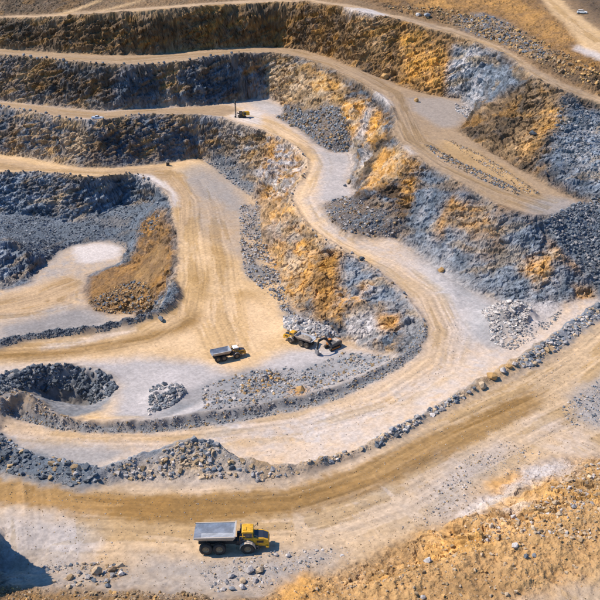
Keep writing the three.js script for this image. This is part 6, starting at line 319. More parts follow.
const BOULDERS = [
[35.28,-144.27,2.19,[0.5,0.38,0.25],0.7,"buff boulder with flat top, lowest of the large boulders lining the front road",""],
[37.92,-147.83,2.44,[0.48,0.29,0.11],0.7,"largest orange boulder lining the front road",""],
[40.65,-149.95,1.85,[0.48,0.44,0.41],0.7,"pale grey boulder next to the largest orange boulder",""],
[42.13,-151.7,1.46,[0.48,0.29,0.11],0.7,"small orange and white boulder on the bank of the front road",""],
[43.37,-152.77,1.36,[0.48,0.44,0.41],0.7,"pale boulder at the start of the grey rubble bank",""],
[32.36,-142.03,1.18,[0.3,0.295,0.3],0.7,"grey boulder on the bank just left of the large boulders",""],
[33.53,-143.21,0.99,[0.125,0.15,0.18],0.7,"blue grey boulder touching the buff flat-topped boulder",""],
[51.98,-160.09,1.75,[0.38,0.27,0.15],0.7,"tan boulder at the right end of the front road bank",""],
[17.61,-92.73,1.39,[0.62,0.58,0.54],0.7,"whitish boulder alone on the orange mound, lower centre right",""],
[29.94,-93.98,1.26,[0.62,0.58,0.54],0.7,"white angular boulder in the middle of the orange mound",""],
[30.87,-91.65,0.81,[0.125,0.15,0.18],0.7,"small blue grey stone below the white angular boulder",""],
[32.13,-92.11,0.81,[0.25,0.27,0.295],0.7,"pale blue stone right of the small blue grey stone",""],
[37.63,-99.96,1.25,[0.5,0.38,0.25],0.7,"buff boulder with a dark right side high on the orange mound",""],
[40.06,-101.41,0.95,[0.3,0.295,0.3],0.7,"grey stone up right of the buff boulder on the orange mound",""],
[31.65,-97.08,0.84,[0.5,0.38,0.25],0.7,"buff stone above the white angular boulder",""],
[40.18,-96.07,0.77,[0.5,0.38,0.25],0.7,"buff stone near the right end of the orange mound",""],
[16.09,-85.34,0.84,[0.48,0.44,0.41],0.7,"pale stone at the bottom edge, centre right",""],
[27.05,-85.42,0.78,[0.5,0.38,0.25],0.7,"buff stone at the bottom edge near the sandy corner",""],
[-7.04,-93.44,1.63,[0.48,0.44,0.41],0.8,"large pale boulder with dark right side, top of the cluster below the truck",""],
[-5.63,-93.31,1.48,[0.5,0.38,0.25],0.7,"buff boulder right of the large pale boulder",""],
[-9.65,-92.58,1.18,[0.48,0.44,0.41],0.7,"pale boulder at the upper left of the cluster below the truck",""],
[-7.9,-91.34,1.17,[0.5,0.38,0.25],0.7,"pinkish buff boulder in the middle of the cluster below the truck",""],
[-6.24,-91.5,1.02,[0.48,0.44,0.41],0.7,"pale boulder low in the cluster below the truck",""],
[-7.96,-90.06,1.01,[0.62,0.58,0.54],0.9,"whitish upright boulder at the bottom of the cluster below the truck",""],
[-10.53,-89.67,1.08,[0.48,0.44,0.41],0.5,"flat pale boulder at the lower left of the cluster below the truck",""],
[-9.3,-89.69,1.01,[0.25,0.27,0.295],0.7,"blue grey boulder at the bottom of the cluster below the truck",""],
[-10.12,-91.39,0.88,[0.3,0.295,0.3],0.7,"grey boulder at the left side of the cluster below the truck",""],
[-3.47,-96.89,0.75,[0.48,0.44,0.41],0.7,"pale stone in the gravel right of the cluster",""],
[-1.73,-96.66,0.9,[0.62,0.58,0.54],0.7,"white stone with dark right side below the nose of the truck",""],
[-28.81,-94.15,1.68,[0.5,0.38,0.25],0.85,"large tan boulder at the lower left heap",""],
[-29.75,-92.78,1.21,[0.48,0.44,0.41],0.7,"pale boulder left of the large tan boulder",""],
[-26.65,-94.67,1.37,[0.21,0.14,0.08],0.7,"rough brown boulder right of the large tan boulder",""],
[-25.19,-93.79,1.21,[0.62,0.58,0.54],0.8,"clean white block beside the rough brown boulder",""],
[-32.33,-93.02,1.22,[0.38,0.27,0.15],0.7,"tan boulder at the left end of the lower left heap",""],
[-31.36,-94.14,0.92,[0.3,0.295,0.3],0.7,"grey boulder at the top of the lower left heap",""],
[-31.8,-90.54,1.05,[0.5,0.38,0.25],0.55,"buff boulder at the foot of the lower left heap",""],
[-26.49,-90.74,1.04,[0.125,0.15,0.18],0.7,"dark boulder under the large tan boulder",""],
[-45.49,-253.34,2.82,[0.125,0.15,0.18],0.7,"dark boulder alone on the sandy floor beside the rim of the lower pit",""],
[21.3,-274.87,2.41,[0.068,0.085,0.105],0.7,"dark boulder at the edge of the haul road bend",""],
[40.62,-420.85,3.96,[0.48,0.29,0.11],0.85,"rounded orange boulder beside the second road",""],
[47.85,-270.08,2.41,[0.48,0.29,0.11],0.7,"brown orange boulder at the grey foot of the right wall",""],
[51.39,-383.81,2.51,[0.48,0.29,0.11],0.9,"small yellow brown boulder on the grey end of the second road",""],
[58.59,-450.66,3.16,[0.62,0.58,0.54],0.8,"pale rounded boulder beside the topmost road",""],
[62.75,-448.1,4.72,[0.25,0.27,0.295],0.5,"blue grey slab right of the pale boulder by the topmost road",""],
[87.13,-319.4,3.54,[0.068,0.085,0.105],0.6,"dark blue slab sticking out of the brown wall at right",""],
[64.98,-173.71,1.18,[0.62,0.58,0.54],0.7,"white stone on the rubble bank at the right edge",""],
[19.85,-337.98,2.66,[0.38,0.27,0.15],0.7,"tan boulder on the grey flat below the orange face",""],
[18.08,-334.62,1.62,[0.125,0.15,0.18],0.7,"dark stone beside the tan boulder on the grey flat",""],
[-4.27,-407.64,2.42,[0.38,0.27,0.15],0.7,"tan block on the debris slope beside the drill bench",""],
[13.94,-384.12,1.83,[0.48,0.29,0.11],0.7,"orange block on the debris slope beside the drill bench",""],
[0.56,-209.27,3.68,[0.48,0.29,0.11],0.45,"ochre earth heap on the grey edge of the haul road",""],
[-16.25,-221.29,0.89,[0.068,0.085,0.105],0.7,"single dark stone in front of the far dump truck",""],
[-155.27,-460.5,0.88,[0.125,0.15,0.18],0.75,"dark boulder in the row edging the second road at left","boulder row along the second road"],
[-152.29,-460.86,0.8,[0.125,0.15,0.18],0.75,"dark boulder in the row edging the second road at left","boulder row along the second road"],
[-149.21,-458.75,1.7,[0.068,0.085,0.105],0.75,"dark boulder in the row edging the second road at left","boulder row along the second road"],
[-145.37,-458.05,0.74,[0.125,0.15,0.18],0.75,"dark boulder in the row edging the second road at left","boulder row along the second road"],
[-141.73,-456.98,2.02,[0.25,0.27,0.295],0.75,"dark boulder in the row edging the second road at left","boulder row along the second road"],
[-137.87,-455.53,2.05,[0.25,0.27,0.295],0.75,"dark boulder in the row edging the second road at left","boulder row along the second road"],
[-134.2,-453.58,1.67,[0.25,0.27,0.295],0.75,"dark boulder in the row edging the second road at left","boulder row along the second road"],
[-131.5,-453.29,1.21,[0.25,0.27,0.295],0.75,"dark boulder in the row edging the second road at left","boulder row along the second road"],
[-128.78,-452.15,1.83,[0.068,0.085,0.105],0.75,"dark boulder in the row edging the second road at left","boulder row along the second road"],
[-125.22,-450.32,1.06,[0.068,0.085,0.105],0.75,"dark boulder in the row edging the second road at left","boulder row along the second road"],
[-123.63,-449.4,1.16,[0.068,0.085,0.105],0.75,"dark boulder in the row edging the second road at left","boulder row along the second road"],
[-121.25,-448.16,1.18,[0.125,0.15,0.18],0.75,"dark boulder in the row edging the second road at left","boulder row along the second road"],
[-118.82,-446.47,2.08,[0.125,0.15,0.18],0.75,"dark boulder in the row edging the second road at left","boulder row along the second road"],
[-117.31,-445.21,1.69,[0.25,0.27,0.295],0.75,"dark boulder in the row edging the second road at left","boulder row along the second road"],
[-113.1,-443.9,0.74,[0.068,0.085,0.105],0.75,"dark boulder in the row edging the second road at left","boulder row along the second road"],
[-111.18,-443.98,0.71,[0.125,0.15,0.18],0.75,"dark boulder in the row edging the second road at left","boulder row along the second road"],
[-107.99,-441.35,1.13,[0.068,0.085,0.105],0.75,"dark boulder in the row edging the second road at left","boulder row along the second road"],
[-103.96,-440.79,0.98,[0.068,0.085,0.105],0.75,"dark boulder in the row edging the second road at left","boulder row along the second road"],
[-100.9,-439.12,1.45,[0.068,0.085,0.105],0.75,"dark boulder in the row edging the second road at left","boulder row along the second road"],
[-97.58,-439.26,1.35,[0.25,0.27,0.295],0.75,"dark boulder in the row edging the second road at left","boulder row along the second road"],
[-94.8,-439.6,0.68,[0.125,0.15,0.18],0.75,"dark boulder in the row edging the second road at left","boulder row along the second road"],
[-91.73,-439.17,0.74,[0.125,0.15,0.18],0.75,"dark boulder in the row edging the second road at left","boulder row along the second road"],
[-87.35,-440.02,1.67,[0.068,0.085,0.105],0.75,"dark boulder in the row edging the second road at left","boulder row along the second road"],
[-83.75,-439.89,1.25,[0.068,0.085,0.105],0.75,"dark boulder in the row edging the second road at left","boulder row along the second road"],
[-80.48,-441.82,1.14,[0.125,0.15,0.18],0.75,"dark boulder in the row edging the second road at left","boulder row along the second road"],
[-77.45,-442.11,1.25,[0.068,0.085,0.105],0.75,"dark boulder in the row edging the second road at left","boulder row along the second road"],
[-73.79,-443.87,1.68,[0.068,0.085,0.105],0.75,"dark boulder in the row edging the second road at left","boulder row along the second road"],
[-70.93,-444.98,1.73,[0.068,0.085,0.105],0.75,"dark boulder in the row edging the second road at left","boulder row along the second road"],
[-68.24,-445.22,1.81,[0.125,0.15,0.18],0.75,"dark boulder in the row edging the second road at left","boulder row along the second road"],
[-63.88,-446.11,0.98,[0.25,0.27,0.295],0.75,"dark boulder in the row edging the second road at left","boulder row along the second road"],
[-62.36,-446.36,0.69,[0.068,0.085,0.105],0.75,"dark boulder in the row edging the second road at left","boulder row along the second road"],
[-59.88,-446.82,0.97,[0.068,0.085,0.105],0.75,"dark boulder in the row edging the second road at left","boulder row along the second road"],
[-58.6,-447.38,0.69,[0.068,0.085,0.105],0.75,"dark boulder in the row edging the second road at left","boulder row along the second road"],
[-55.61,-448.71,2.07,[0.068,0.085,0.105],0.75,"dark boulder in the row edging the second road at left","boulder row along the second road"],
[-51.45,-450.51,1.01,[0.125,0.15,0.18],0.75,"dark boulder in the row edging the second road at left","boulder row along the second road"],
[-49.15,-450.73,1.16,[0.068,0.085,0.105],0.75,"dark boulder in the row edging the second road at left","boulder row along the second road"],
[-45.5,-453.14,1.7,[0.125,0.15,0.18],0.75,"dark boulder in the row edging the second road at left","boulder row along the second road"],
[-43.0,-453.29,1.73,[0.125,0.15,0.18],0.75,"dark boulder in the row edging the second road at left","boulder row along the second road"],
[-39.28,-455.63,1.62,[0.125,0.15,0.18],0.75,"dark boulder in the row edging the second road at left","boulder row along the second road"],
[-37.93,-455.92,1.08,[0.068,0.085,0.105],0.75,"dark boulder in the row edging the second road at left","boulder row along the second road"],
[-35.08,-457.89,1.84,[0.125,0.15,0.18],0.75,"dark boulder in the row edging the second road at left","boulder row along the second road"],
[-31.47,-459.66,0.84,[0.068,0.085,0.105],0.75,"dark boulder in the row edging the second road at left","boulder row along the second road"],
[-154.62,-436.67,0.78,[0.068,0.085,0.105],0.75,"dark boulder in the row edging the drill bench road at left","boulder row along the drill bench"],
[-150.48,-435.86,2.04,[0.125,0.15,0.18],0.75,"dark boulder in the row edging the drill bench road at left","boulder row along the drill bench"],
[-148.71,-435.56,1.33,[0.25,0.27,0.295],0.75,"dark boulder in the row edging the drill bench road at left","boulder row along the drill bench"],
[-145.59,-433.81,1.64,[0.125,0.15,0.18],0.75,"dark boulder in the row edging the drill bench road at left","boulder row along the drill bench"],
[-142.34,-432.02,0.67,[0.25,0.27,0.295],0.75,"dark boulder in the row edging the drill bench road at left","boulder row along the drill bench"],
[-139.13,-430.61,1.24,[0.25,0.27,0.295],0.75,"dark boulder in the row edging the drill bench road at left","boulder row along the drill bench"],
[-136.35,-428.28,1.73,[0.25,0.27,0.295],0.75,"dark boulder in the row edging the drill bench road at left","boulder row along the drill bench"],
[-132.89,-426.99,1.81,[0.25,0.27,0.295],0.75,"dark boulder in the row edging the drill bench road at left","boulder row along the drill bench"],
[-129.68,-424.9,1.35,[0.068,0.085,0.105],0.75,"dark boulder in the row edging the drill bench road at left","boulder row along the drill bench"],
[-125.78,-421.5,0.95,[0.25,0.27,0.295],0.75,"dark boulder in the row edging the drill bench road at left","boulder row along the drill bench"],
[-123.61,-421.4,1.96,[0.125,0.15,0.18],0.75,"dark boulder in the row edging the drill bench road at left","boulder row along the drill bench"],
[-121.85,-419.5,0.87,[0.125,0.15,0.18],0.75,"dark boulder in the row edging the drill bench road at left","boulder row along the drill bench"],
[-119.98,-417.77,0.73,[0.125,0.15,0.18],0.75,"dark boulder in the row edging the drill bench road at left","boulder row along the drill bench"],
[-117.18,-416.01,0.81,[0.25,0.27,0.295],0.75,"dark boulder in the row edging the drill bench road at left","boulder row along the drill bench"],
[-115.75,-415.51,1.94,[0.125,0.15,0.18],0.75,"dark boulder in the row edging the drill bench road at left","boulder row along the drill bench"],
[-112.08,-413.76,1.31,[0.068,0.085,0.105],0.75,"dark boulder in the row edging the drill bench road at left","boulder row along the drill bench"],
[-109.91,-412.18,1.87,[0.125,0.15,0.18],0.75,"dark boulder in the row edging the drill bench road at left","boulder row along the drill bench"],
[-106.64,-412.09,1.89,[0.25,0.27,0.295],0.75,"dark boulder in the row edging the drill bench road at left","boulder row along the drill bench"],
[-104.21,-410.7,1.21,[0.068,0.085,0.105],0.75,"dark boulder in the row edging the drill bench road at left","boulder row along the drill bench"],
[-99.5,-408.82,1.69,[0.125,0.15,0.18],0.75,"dark boulder in the row edging the drill bench road at left","boulder row along the drill bench"],
[-96.52,-408.73,1.41,[0.125,0.15,0.18],0.75,"dark boulder in the row edging the drill bench road at left","boulder row along the drill bench"],
[-93.4,-409.27,1.54,[0.25,0.27,0.295],0.75,"dark boulder in the row edging the drill bench road at left","boulder row along the drill bench"],
[-92.39,-410.67,0.84,[0.25,0.27,0.295],0.75,"dark boulder in the row edging the drill bench road at left","boulder row along the drill bench"],
[-88.65,-412.99,0.63,[0.125,0.15,0.18],0.75,"dark boulder in the row edging the drill bench road at left","boulder row along the drill bench"],
[-87.34,-414.41,0.82,[0.068,0.085,0.105],0.75,"dark boulder in the row edging the drill bench road at left","boulder row along the drill bench"],
[-84.16,-417.45,1.25,[0.25,0.27,0.295],0.75,"dark boulder in the row edging the drill bench road at left","boulder row along the drill bench"],
[-81.58,-417.95,0.82,[0.125,0.15,0.18],0.75,"dark boulder in the row edging the drill bench road at left","boulder row along the drill bench"],
[-78.11,-418.95,1.31,[0.25,0.27,0.295],0.75,"dark boulder in the row edging the drill bench road at left","boulder row along the drill bench"],
[-75.73,-419.41,1.48,[0.25,0.27,0.295],0.75,"dark boulder in the row edging the drill bench road at left","boulder row along the drill bench"],
[-141.83,-389.41,1.19,[0.068,0.085,0.105],0.75,"brown or dark boulder in the row on the rim above the lower pit","boulder row along the lower pit rim"],
[-136.67,-389.44,0.73,[0.068,0.085,0.105],0.75,"brown or dark boulder in the row on the rim above the lower pit","boulder row along the lower pit rim"],
[-135.47,-389.96,1.81,[0.068,0.085,0.105],0.75,"brown or dark boulder in the row on the rim above the lower pit","boulder row along the lower pit rim"],
[-131.65,-389.66,1.61,[0.125,0.15,0.18],0.75,"brown or dark boulder in the row on the rim above the lower pit","boulder row along the lower pit rim"],
[-128.85,-390.73,1.06,[0.068,0.085,0.105],0.75,"brown or dark boulder in the row on the rim above the lower pit","boulder row along the lower pit rim"],
[-125.41,-390.49,1.15,[0.125,0.15,0.18],0.75,"brown or dark boulder in the row on the rim above the lower pit","boulder row along the lower pit rim"],
[-121.85,-390.57,0.73,[0.21,0.14,0.08],0.75,"brown or dark boulder in the row on the rim above the lower pit","boulder row along the lower pit rim"],
[-120.4,-389.88,0.89,[0.068,0.085,0.105],0.75,"brown or dark boulder in the row on the rim above the lower pit","boulder row along the lower pit rim"],
[-117.23,-388.84,0.87,[0.38,0.27,0.15],0.75,"brown or dark boulder in the row on the rim above the lower pit","boulder row along the lower pit rim"],
[-113.49,-388.35,1.24,[0.068,0.085,0.105],0.75,"brown or dark boulder in the row on the rim above the lower pit","boulder row along the lower pit rim"],
[-112.42,-388.4,0.97,[0.21,0.14,0.08],0.75,"brown or dark boulder in the row on the rim above the lower pit","boulder row along the lower pit rim"],
[-108.9,-387.85,1.02,[0.068,0.085,0.105],0.75,"brown or dark boulder in the row on the rim above the lower pit","boulder row along the lower pit rim"],
[-105.72,-386.11,1.44,[0.125,0.15,0.18],0.75,"brown or dark boulder in the row on the rim above the lower pit","boulder row along the lower pit rim"],
[-103.08,-385.1,1.0,[0.125,0.15,0.18],0.75,"brown or dark boulder in the row on the rim above the lower pit","boulder row along the lower pit rim"],
[-101.09,-384.76,1.92,[0.38,0.27,0.15],0.75,"brown or dark boulder in the row on the rim above the lower pit","boulder row along the lower pit rim"],
[-97.41,-385.1,1.22,[0.068,0.085,0.105],0.75,"brown or dark boulder in the row on the rim above the lower pit","boulder row along the lower pit rim"],
[-95.62,-384.56,1.32,[0.125,0.15,0.18],0.75,"brown or dark boulder in the row on the rim above the lower pit","boulder row along the lower pit rim"],
[-94.64,-385.26,1.3,[0.21,0.14,0.08],0.75,"brown or dark boulder in the row on the rim above the lower pit","boulder row along the lower pit rim"],
[-90.82,-386.58,1.04,[0.38,0.27,0.15],0.75,"brown or dark boulder in the row on the rim above the lower pit","boulder row along the lower pit rim"],
[-88.59,-387.96,1.63,[0.38,0.27,0.15],0.75,"brown or dark boulder in the row on the rim above the lower pit","boulder row along the lower pit rim"],
[-85.88,-389.26,1.38,[0.38,0.27,0.15],0.75,"brown or dark boulder in the row on the rim above the lower pit","boulder row along the lower pit rim"],
[-83.67,-390.52,1.06,[0.38,0.27,0.15],0.75,"brown or dark boulder in the row on the rim above the lower pit","boulder row along the lower pit rim"],
[-81.12,-391.41,1.13,[0.068,0.085,0.105],0.75,"brown or dark boulder in the row on the rim above the lower pit","boulder row along the lower pit rim"],
[-79.31,-390.72,1.54,[0.068,0.085,0.105],0.75,"brown or dark boulder in the row on the rim above the lower pit","boulder row along the lower pit rim"],
[-75.54,-390.28,1.02,[0.21,0.14,0.08],0.75,"brown or dark boulder in the row on the rim above the lower pit","boulder row along the lower pit rim"],
[-72.92,-389.67,0.88,[0.38,0.27,0.15],0.75,"brown or dark boulder in the row on the rim above the lower pit","boulder row along the lower pit rim"],
[-72.37,-387.32,1.5,[0.21,0.14,0.08],0.75,"brown or dark boulder in the row on the rim above the lower pit","boulder row along the lower pit rim"],
[-69.67,-384.39,1.93,[0.125,0.15,0.18],0.75,"brown or dark boulder in the row on the rim above the lower pit","boulder row along the lower pit rim"],
[-69.07,-382.77,0.84,[0.068,0.085,0.105],0.75,"brown or dark boulder in the row on the rim above the lower pit","boulder row along the lower pit rim"],
[-0.98,-373.63,1.23,[0.5,0.38,0.25],0.75,"small boulder in the row edging the haul road above the centre cliff","boulder row along the haul road"],
[-0.23,-371.44,0.73,[0.3,0.295,0.3],0.75,"small boulder in the row edging the haul road above the centre cliff","boulder row along the haul road"],
[1.22,-367.41,1.13,[0.125,0.15,0.18],0.75,"small boulder in the row edging the haul road above the centre cliff","boulder row along the haul road"],
[2.35,-364.9,0.81,[0.125,0.15,0.18],0.75,"small boulder in the row edging the haul road above the centre cliff","boulder row along the haul road"],
[2.1,-357.7,0.45,[0.38,0.27,0.15],0.75,"small boulder in the row edging the haul road above the centre cliff","boulder row along the haul road"],
[2.35,-353.95,1.16,[0.5,0.38,0.25],0.75,"small boulder in the row edging the haul road above the centre cliff","boulder row along the haul road"],
[1.68,-346.19,1.07,[0.3,0.295,0.3],0.75,"small boulder in the row edging the haul road above the centre cliff","boulder row along the haul road"],
[0.99,-343.99,1.44,[0.38,0.27,0.15],0.75,"small boulder in the row edging the haul road above the centre cliff","boulder row along the haul road"],
[-1.12,-338.05,0.89,[0.38,0.27,0.15],0.75,"small boulder in the row edging the haul road above the centre cliff","boulder row along the haul road"],
[-1.91,-333.42,0.64,[0.125,0.15,0.18],0.75,"small boulder in the row edging the haul road above the centre cliff","boulder row along the haul road"],
[-2.24,-330.59,0.61,[0.21,0.14,0.08],0.75,"small boulder in the row edging the haul road above the centre cliff","boulder row along the haul road"],
[-3.1,-327.21,1.29,[0.3,0.295,0.3],0.75,"small boulder in the row edging the haul road above the centre cliff","boulder row along the haul road"],
[-3.27,-320.78,0.96,[0.38,0.27,0.15],0.75,"small boulder in the row edging the haul road above the centre cliff","boulder row along the haul road"],
[-2.51,-315.93,0.85,[0.3,0.295,0.3],0.75,"small boulder in the row edging the haul road above the centre cliff","boulder row along the haul road"],
[-1.57,-309.85,0.56,[0.21,0.14,0.08],0.75,"small boulder in the row edging the haul road above the centre cliff","boulder row along the haul road"],
[0.36,-304.42,0.67,[0.3,0.295,0.3],0.75,"small boulder in the row edging the haul road above the centre cliff","boulder row along the haul road"],
[1.93,-300.82,0.58,[0.5,0.38,0.25],0.75,"small boulder in the row edging the haul road above the centre cliff","boulder row along the haul road"],
[4.53,-296.3,0.81,[0.3,0.295,0.3],0.75,"small boulder in the row edging the haul road above the centre cliff","boulder row along the haul road"],
[5.86,-293.73,1.37,[0.3,0.295,0.3],0.75,"small boulder in the row edging the haul road above the centre cliff","boulder row along the haul road"],
[9.34,-289.26,0.89,[0.125,0.15,0.18],0.75,"small boulder in the row edging the haul road above the centre cliff","boulder row along the haul road"],
[14.28,-283.34,0.88,[0.21,0.14,0.08],0.75,"small boulder in the row edging the haul road above the centre cliff","boulder row along the haul road"],
[18.1,-279.4,1.33,[0.3,0.295,0.3],0.75,"small boulder in the row edging the haul road above the centre cliff","boulder row along the haul road"],
[20.42,-275.76,1.49,[0.38,0.27,0.15],0.75,"small boulder in the row edging the haul road above the centre cliff","boulder row along the haul road"],
[21.91,-273.78,0.8,[0.125,0.15,0.18],0.75,"small boulder in the row edging the haul road above the centre cliff","boulder row along the haul road"],
[24.05,-269.65,1.26,[0.5,0.38,0.25],0.75,"small boulder in the row edging the haul road above the centre cliff","boulder row along the haul road"],
[26.1,-267.57,1.44,[0.3,0.295,0.3],0.75,"small boulder in the row edging the haul road above the centre cliff","boulder row along the haul road"],
[27.97,-262.94,0.52,[0.3,0.295,0.3],0.75,"small boulder in the row edging the haul road above the centre cliff","boulder row along the haul road"],
[30.22,-258.25,1.21,[0.21,0.14,0.08],0.75,"small boulder in the row edging the haul road above the centre cliff","boulder row along the haul road"],
[33.42,-251.78,1.41,[0.125,0.15,0.18],0.75,"small boulder in the row edging the haul road above the centre cliff","boulder row along the haul road"],
[33.63,-249.05,0.91,[0.38,0.27,0.15],0.75,"small boulder in the row edging the haul road above the centre cliff","boulder row along the haul road"]
];
const SPOTS = {"truck":[-9.89,45.5,-98.88],"truck2":[-22.04,0.03,-233.53],"truck3":[-0.32,0.47,-241.97],"digger":[10.18,0.9,-238.61],"drill":[-28.05,28.61,-417.43],"pickup":[-96.78,29.0,-412.07],"suv":[134.77,74.53,-434.27],"crate":[-63.07,9.27,-402.32]};

// ---------------------------------------------------------------- helpers
let seed = 1234567;
const rnd = () => { seed = (seed * 1664525 + 1013904223) >>> 0; return seed / 4294967296; };
const rr = (a, b) => a + (b - a) * rnd();
const clamp = (v, a, b) => v < a ? a : v > b ? b : v;
const sst = (a, b, v) => { const t = clamp((v - a) / (b - a), 0, 1); return t * t * (3 - 2 * t); };
const mix = (a, b, t) => a + (b - a) * t;
const PM = new Uint8Array(512); { const p = [...Array(256).keys()]; for (let i = 255; i > 0; i--) { const j = Math.floor(rnd() * (i + 1)); [p[i], p[j]] = [p[j], p[i]]; } for (let i = 0; i < 512; i++) PM[i] = p[i & 255]; }
const fade = t => t * t * t * (t * (t * 6 - 15) + 10);
function grad(h, x, y, z) { const u = (h & 8) ? y : x, v = (h & 12) === 0 ? y : (h & 13) === 12 ? x : z; return ((h & 1) ? -u : u) + ((h & 2) ? -v : v); }
function n3(x, y, z) {
  const fx = Math.floor(x), fy = Math.floor(y), fz = Math.floor(z), X = fx & 255, Y = fy & 255, Z = fz & 255;
  x -= fx; y -= fy; z -= fz; const u = fade(x), v = fade(y), w = fade(z);
  const A = PM[X] + Y, AA = PM[A & 255] + Z, AB = PM[(A + 1) & 255] + Z, B = PM[X + 1] + Y, BA = PM[B & 255] + Z, BB = PM[(B + 1) & 255] + Z;
  return mix(mix(mix(grad(PM[AA & 255] & 15, x, y, z), grad(PM[BA & 255] & 15, x - 1, y, z), u), mix(grad(PM[AB & 255] & 15, x, y - 1, z), grad(PM[BB & 255] & 15, x - 1, y - 1, z), u), v),
    mix(mix(grad(PM[(AA + 1) & 255] & 15, x, y, z - 1), grad(PM[(BA + 1) & 255] & 15, x - 1, y, z - 1), u), mix(grad(PM[(AB + 1) & 255] & 15, x, y - 1, z - 1), grad(PM[(BB + 1) & 255] & 15, x - 1, y - 1, z - 1), u), v), w);
}
function fbm(x, y, z, o) { let a = 0.5, s = 0; for (let i = 0; i < o; i++) { s += a * n3(x, y, z); x = x * 2.03 + 7.1; y = y * 2.03 + 3.3; z = z * 2.03 + 11.7; a *= 0.5; } return s; }
const hsh = (i, j, k, q) => PM[(PM[(PM[(i & 255)] + j) & 255] + k + q * 37) & 255] / 255;
const WO = { f1: 0, f2: 0, id: 0, pl: 0 };
// cellular noise: block id and, for each block, a tilted facet (pl)
function worley(x, y, z) {
  const X = Math.floor(x), Y = Math.floor(y), Z = Math.floor(z); let f1 = 9, f2 = 9, id = 0, bx = 0, by = 0, bz = 0, bi = 0, bj = 0, bk = 0;
  for (let i = -1; i <= 1; i++) for (let j = -1; j <= 1; j++) for (let k = -1; k <= 1; k++) {
    const a = X + i, b = Y + j, c = Z + k, dx = a + hsh(a, b, c, 0) - x, dy = b + hsh(a, b, c, 1) - y, dz = c + hsh(a, b, c, 2) - z, d = dx * dx + dy * dy + dz * dz;
    if (d < f1) { f2 = f1; f1 = d; bx = dx; by = dy; bz = dz; bi = a; bj = b; bk = c; } else if (d < f2) f2 = d;
  }
  WO.f1 = Math.sqrt(f1); WO.f2 = Math.sqrt(f2); WO.id = hsh(bi, bj, bk, 3);
  WO.pl = (hsh(bi, bj, bk, 4) - 0.5) * bx + (hsh(bi, bj, bk, 5) - 0.5) * by + (hsh(bi, bj, bk, 6) - 0.5) * bz;
}

// ---------------------------------------------------------------- terrain sheet: heights relaxed between the break lines on a 1 m grid
const X0 = -320, X1 = 320, Z0 = -680, Z1 = -24, NX = X1 - X0 + 1, NZ = Z1 - Z0 + 1;
function relax() {
  let g = null, gx = 0, gz = 0;
  for (const lev of [32, 16, 8, 4, 2, 1]) {
    const nx = (X1 - X0) / lev + 1, nz = Math.floor((Z1 - Z0) / lev) + 1, sm = new Float32Array(nx * nz), ct = new Float32Array(nx * nz);
    for (const L of LINES) for (let i = 0; i + 5 < L.length; i += 3) {
      const n = Math.max(1, Math.floor(Math.hypot(L[i + 3] - L[i], L[i + 4] - L[i + 1]) / 0.4));
      for (let q = 0; q <= n; q++) {
        const t = q / n, a = Math.round((mix(L[i], L[i + 3], t) - X0) / lev), b = Math.round((mix(L[i + 1], L[i + 4], t) - Z0) / lev);
        if (a >= 0 && a < nx && b >= 0 && b < nz) { sm[b * nx + a] += mix(L[i + 2], L[i + 5], t); ct[b * nx + a]++; }
      }
    }
    const h = new Float32Array(nx * nz);
    for (let j = 0; j < nz; j++) for (let i = 0; i < nx; i++) {
      const k = j * nx + i;
      if (j === 0) { ct[k] = 1; sm[k] = 135; } if (j === nz - 1) { ct[k] = 1; sm[k] = 47; }
      if (ct[k]) h[k] = sm[k] / ct[k];
      else if (!g) h[k] = 30;
      else { const u = Math.min(i / 2, gx - 1.001), v = Math.min(j / 2, gz - 1.001), a = Math.floor(u), b = Math.floor(v), p = u - a, q = v - b, o = b * gx + a; h[k] = mix(mix(g[o], g[o + 1], p), mix(g[o + gx], g[o + gx + 1], p), q); }
    }
    const it = lev > 4 ? 150 : 70;
    for (let s = 0; s < it; s++) for (let j = 1; j < nz - 1; j++) {
      const r = j * nx;
      for (let i = 0; i < nx; i++) { const k = r + i; if (ct[k]) continue; const l = i ? h[k - 1] : h[k + 1], m = i < nx - 1 ? h[k + 1] : h[k - 1]; h[k] += 1.6 * ((l + m + h[k - nx] + h[k + nx]) * 0.25 - h[k]); }
    }
    g = h; gx = nx; gz = nz;
  }
  return g;
}
const HG = relax();
function blur(src, rad, nx = NX, nz = NZ) {   // separable box blur
  const a = new Float32Array(src.length), b = new Float32Array(src.length), w = 2 * rad + 1;
  for (let j = 0; j < nz; j++) { let s = 0; const r = j * nx; for (let i = -rad; i <= rad; i++) s += src[r + clamp(i, 0, nx - 1)]; for (let i = 0; i < nx; i++) { a[r + i] = s / w; s += src[r + Math.min(i + rad + 1, nx - 1)] - src[r + Math.max(i - rad, 0)]; } }
  for (let i = 0; i < nx; i++) { let s = 0; for (let j = -rad; j <= rad; j++) s += a[clamp(j, 0, nz - 1) * nx + i]; for (let j = 0; j < nz; j++) { b[j * nx + i] = s / w; s += a[Math.min(j + rad + 1, nz - 1) * nx + i] - a[Math.max(j - rad, 0) * nx + i]; } }
  return b;
}
const HS = blur(blur(HG, 1), 2);          // softened copy: its slope gives the direction that rock is pushed out
function bil(g, x, z) { const u = clamp(x - X0, 0, NX - 1.001), v = clamp(z - Z0, 0, NZ - 1.001), i = Math.floor(u), j = Math.floor(v), a = u - i, b = v - j, o = j * NX + i; return (g[o] * (1 - a) + g[o + 1] * a) * (1 - b) + (g[o + NX] * (1 - a) + g[o + NX + 1] * a) * b; }
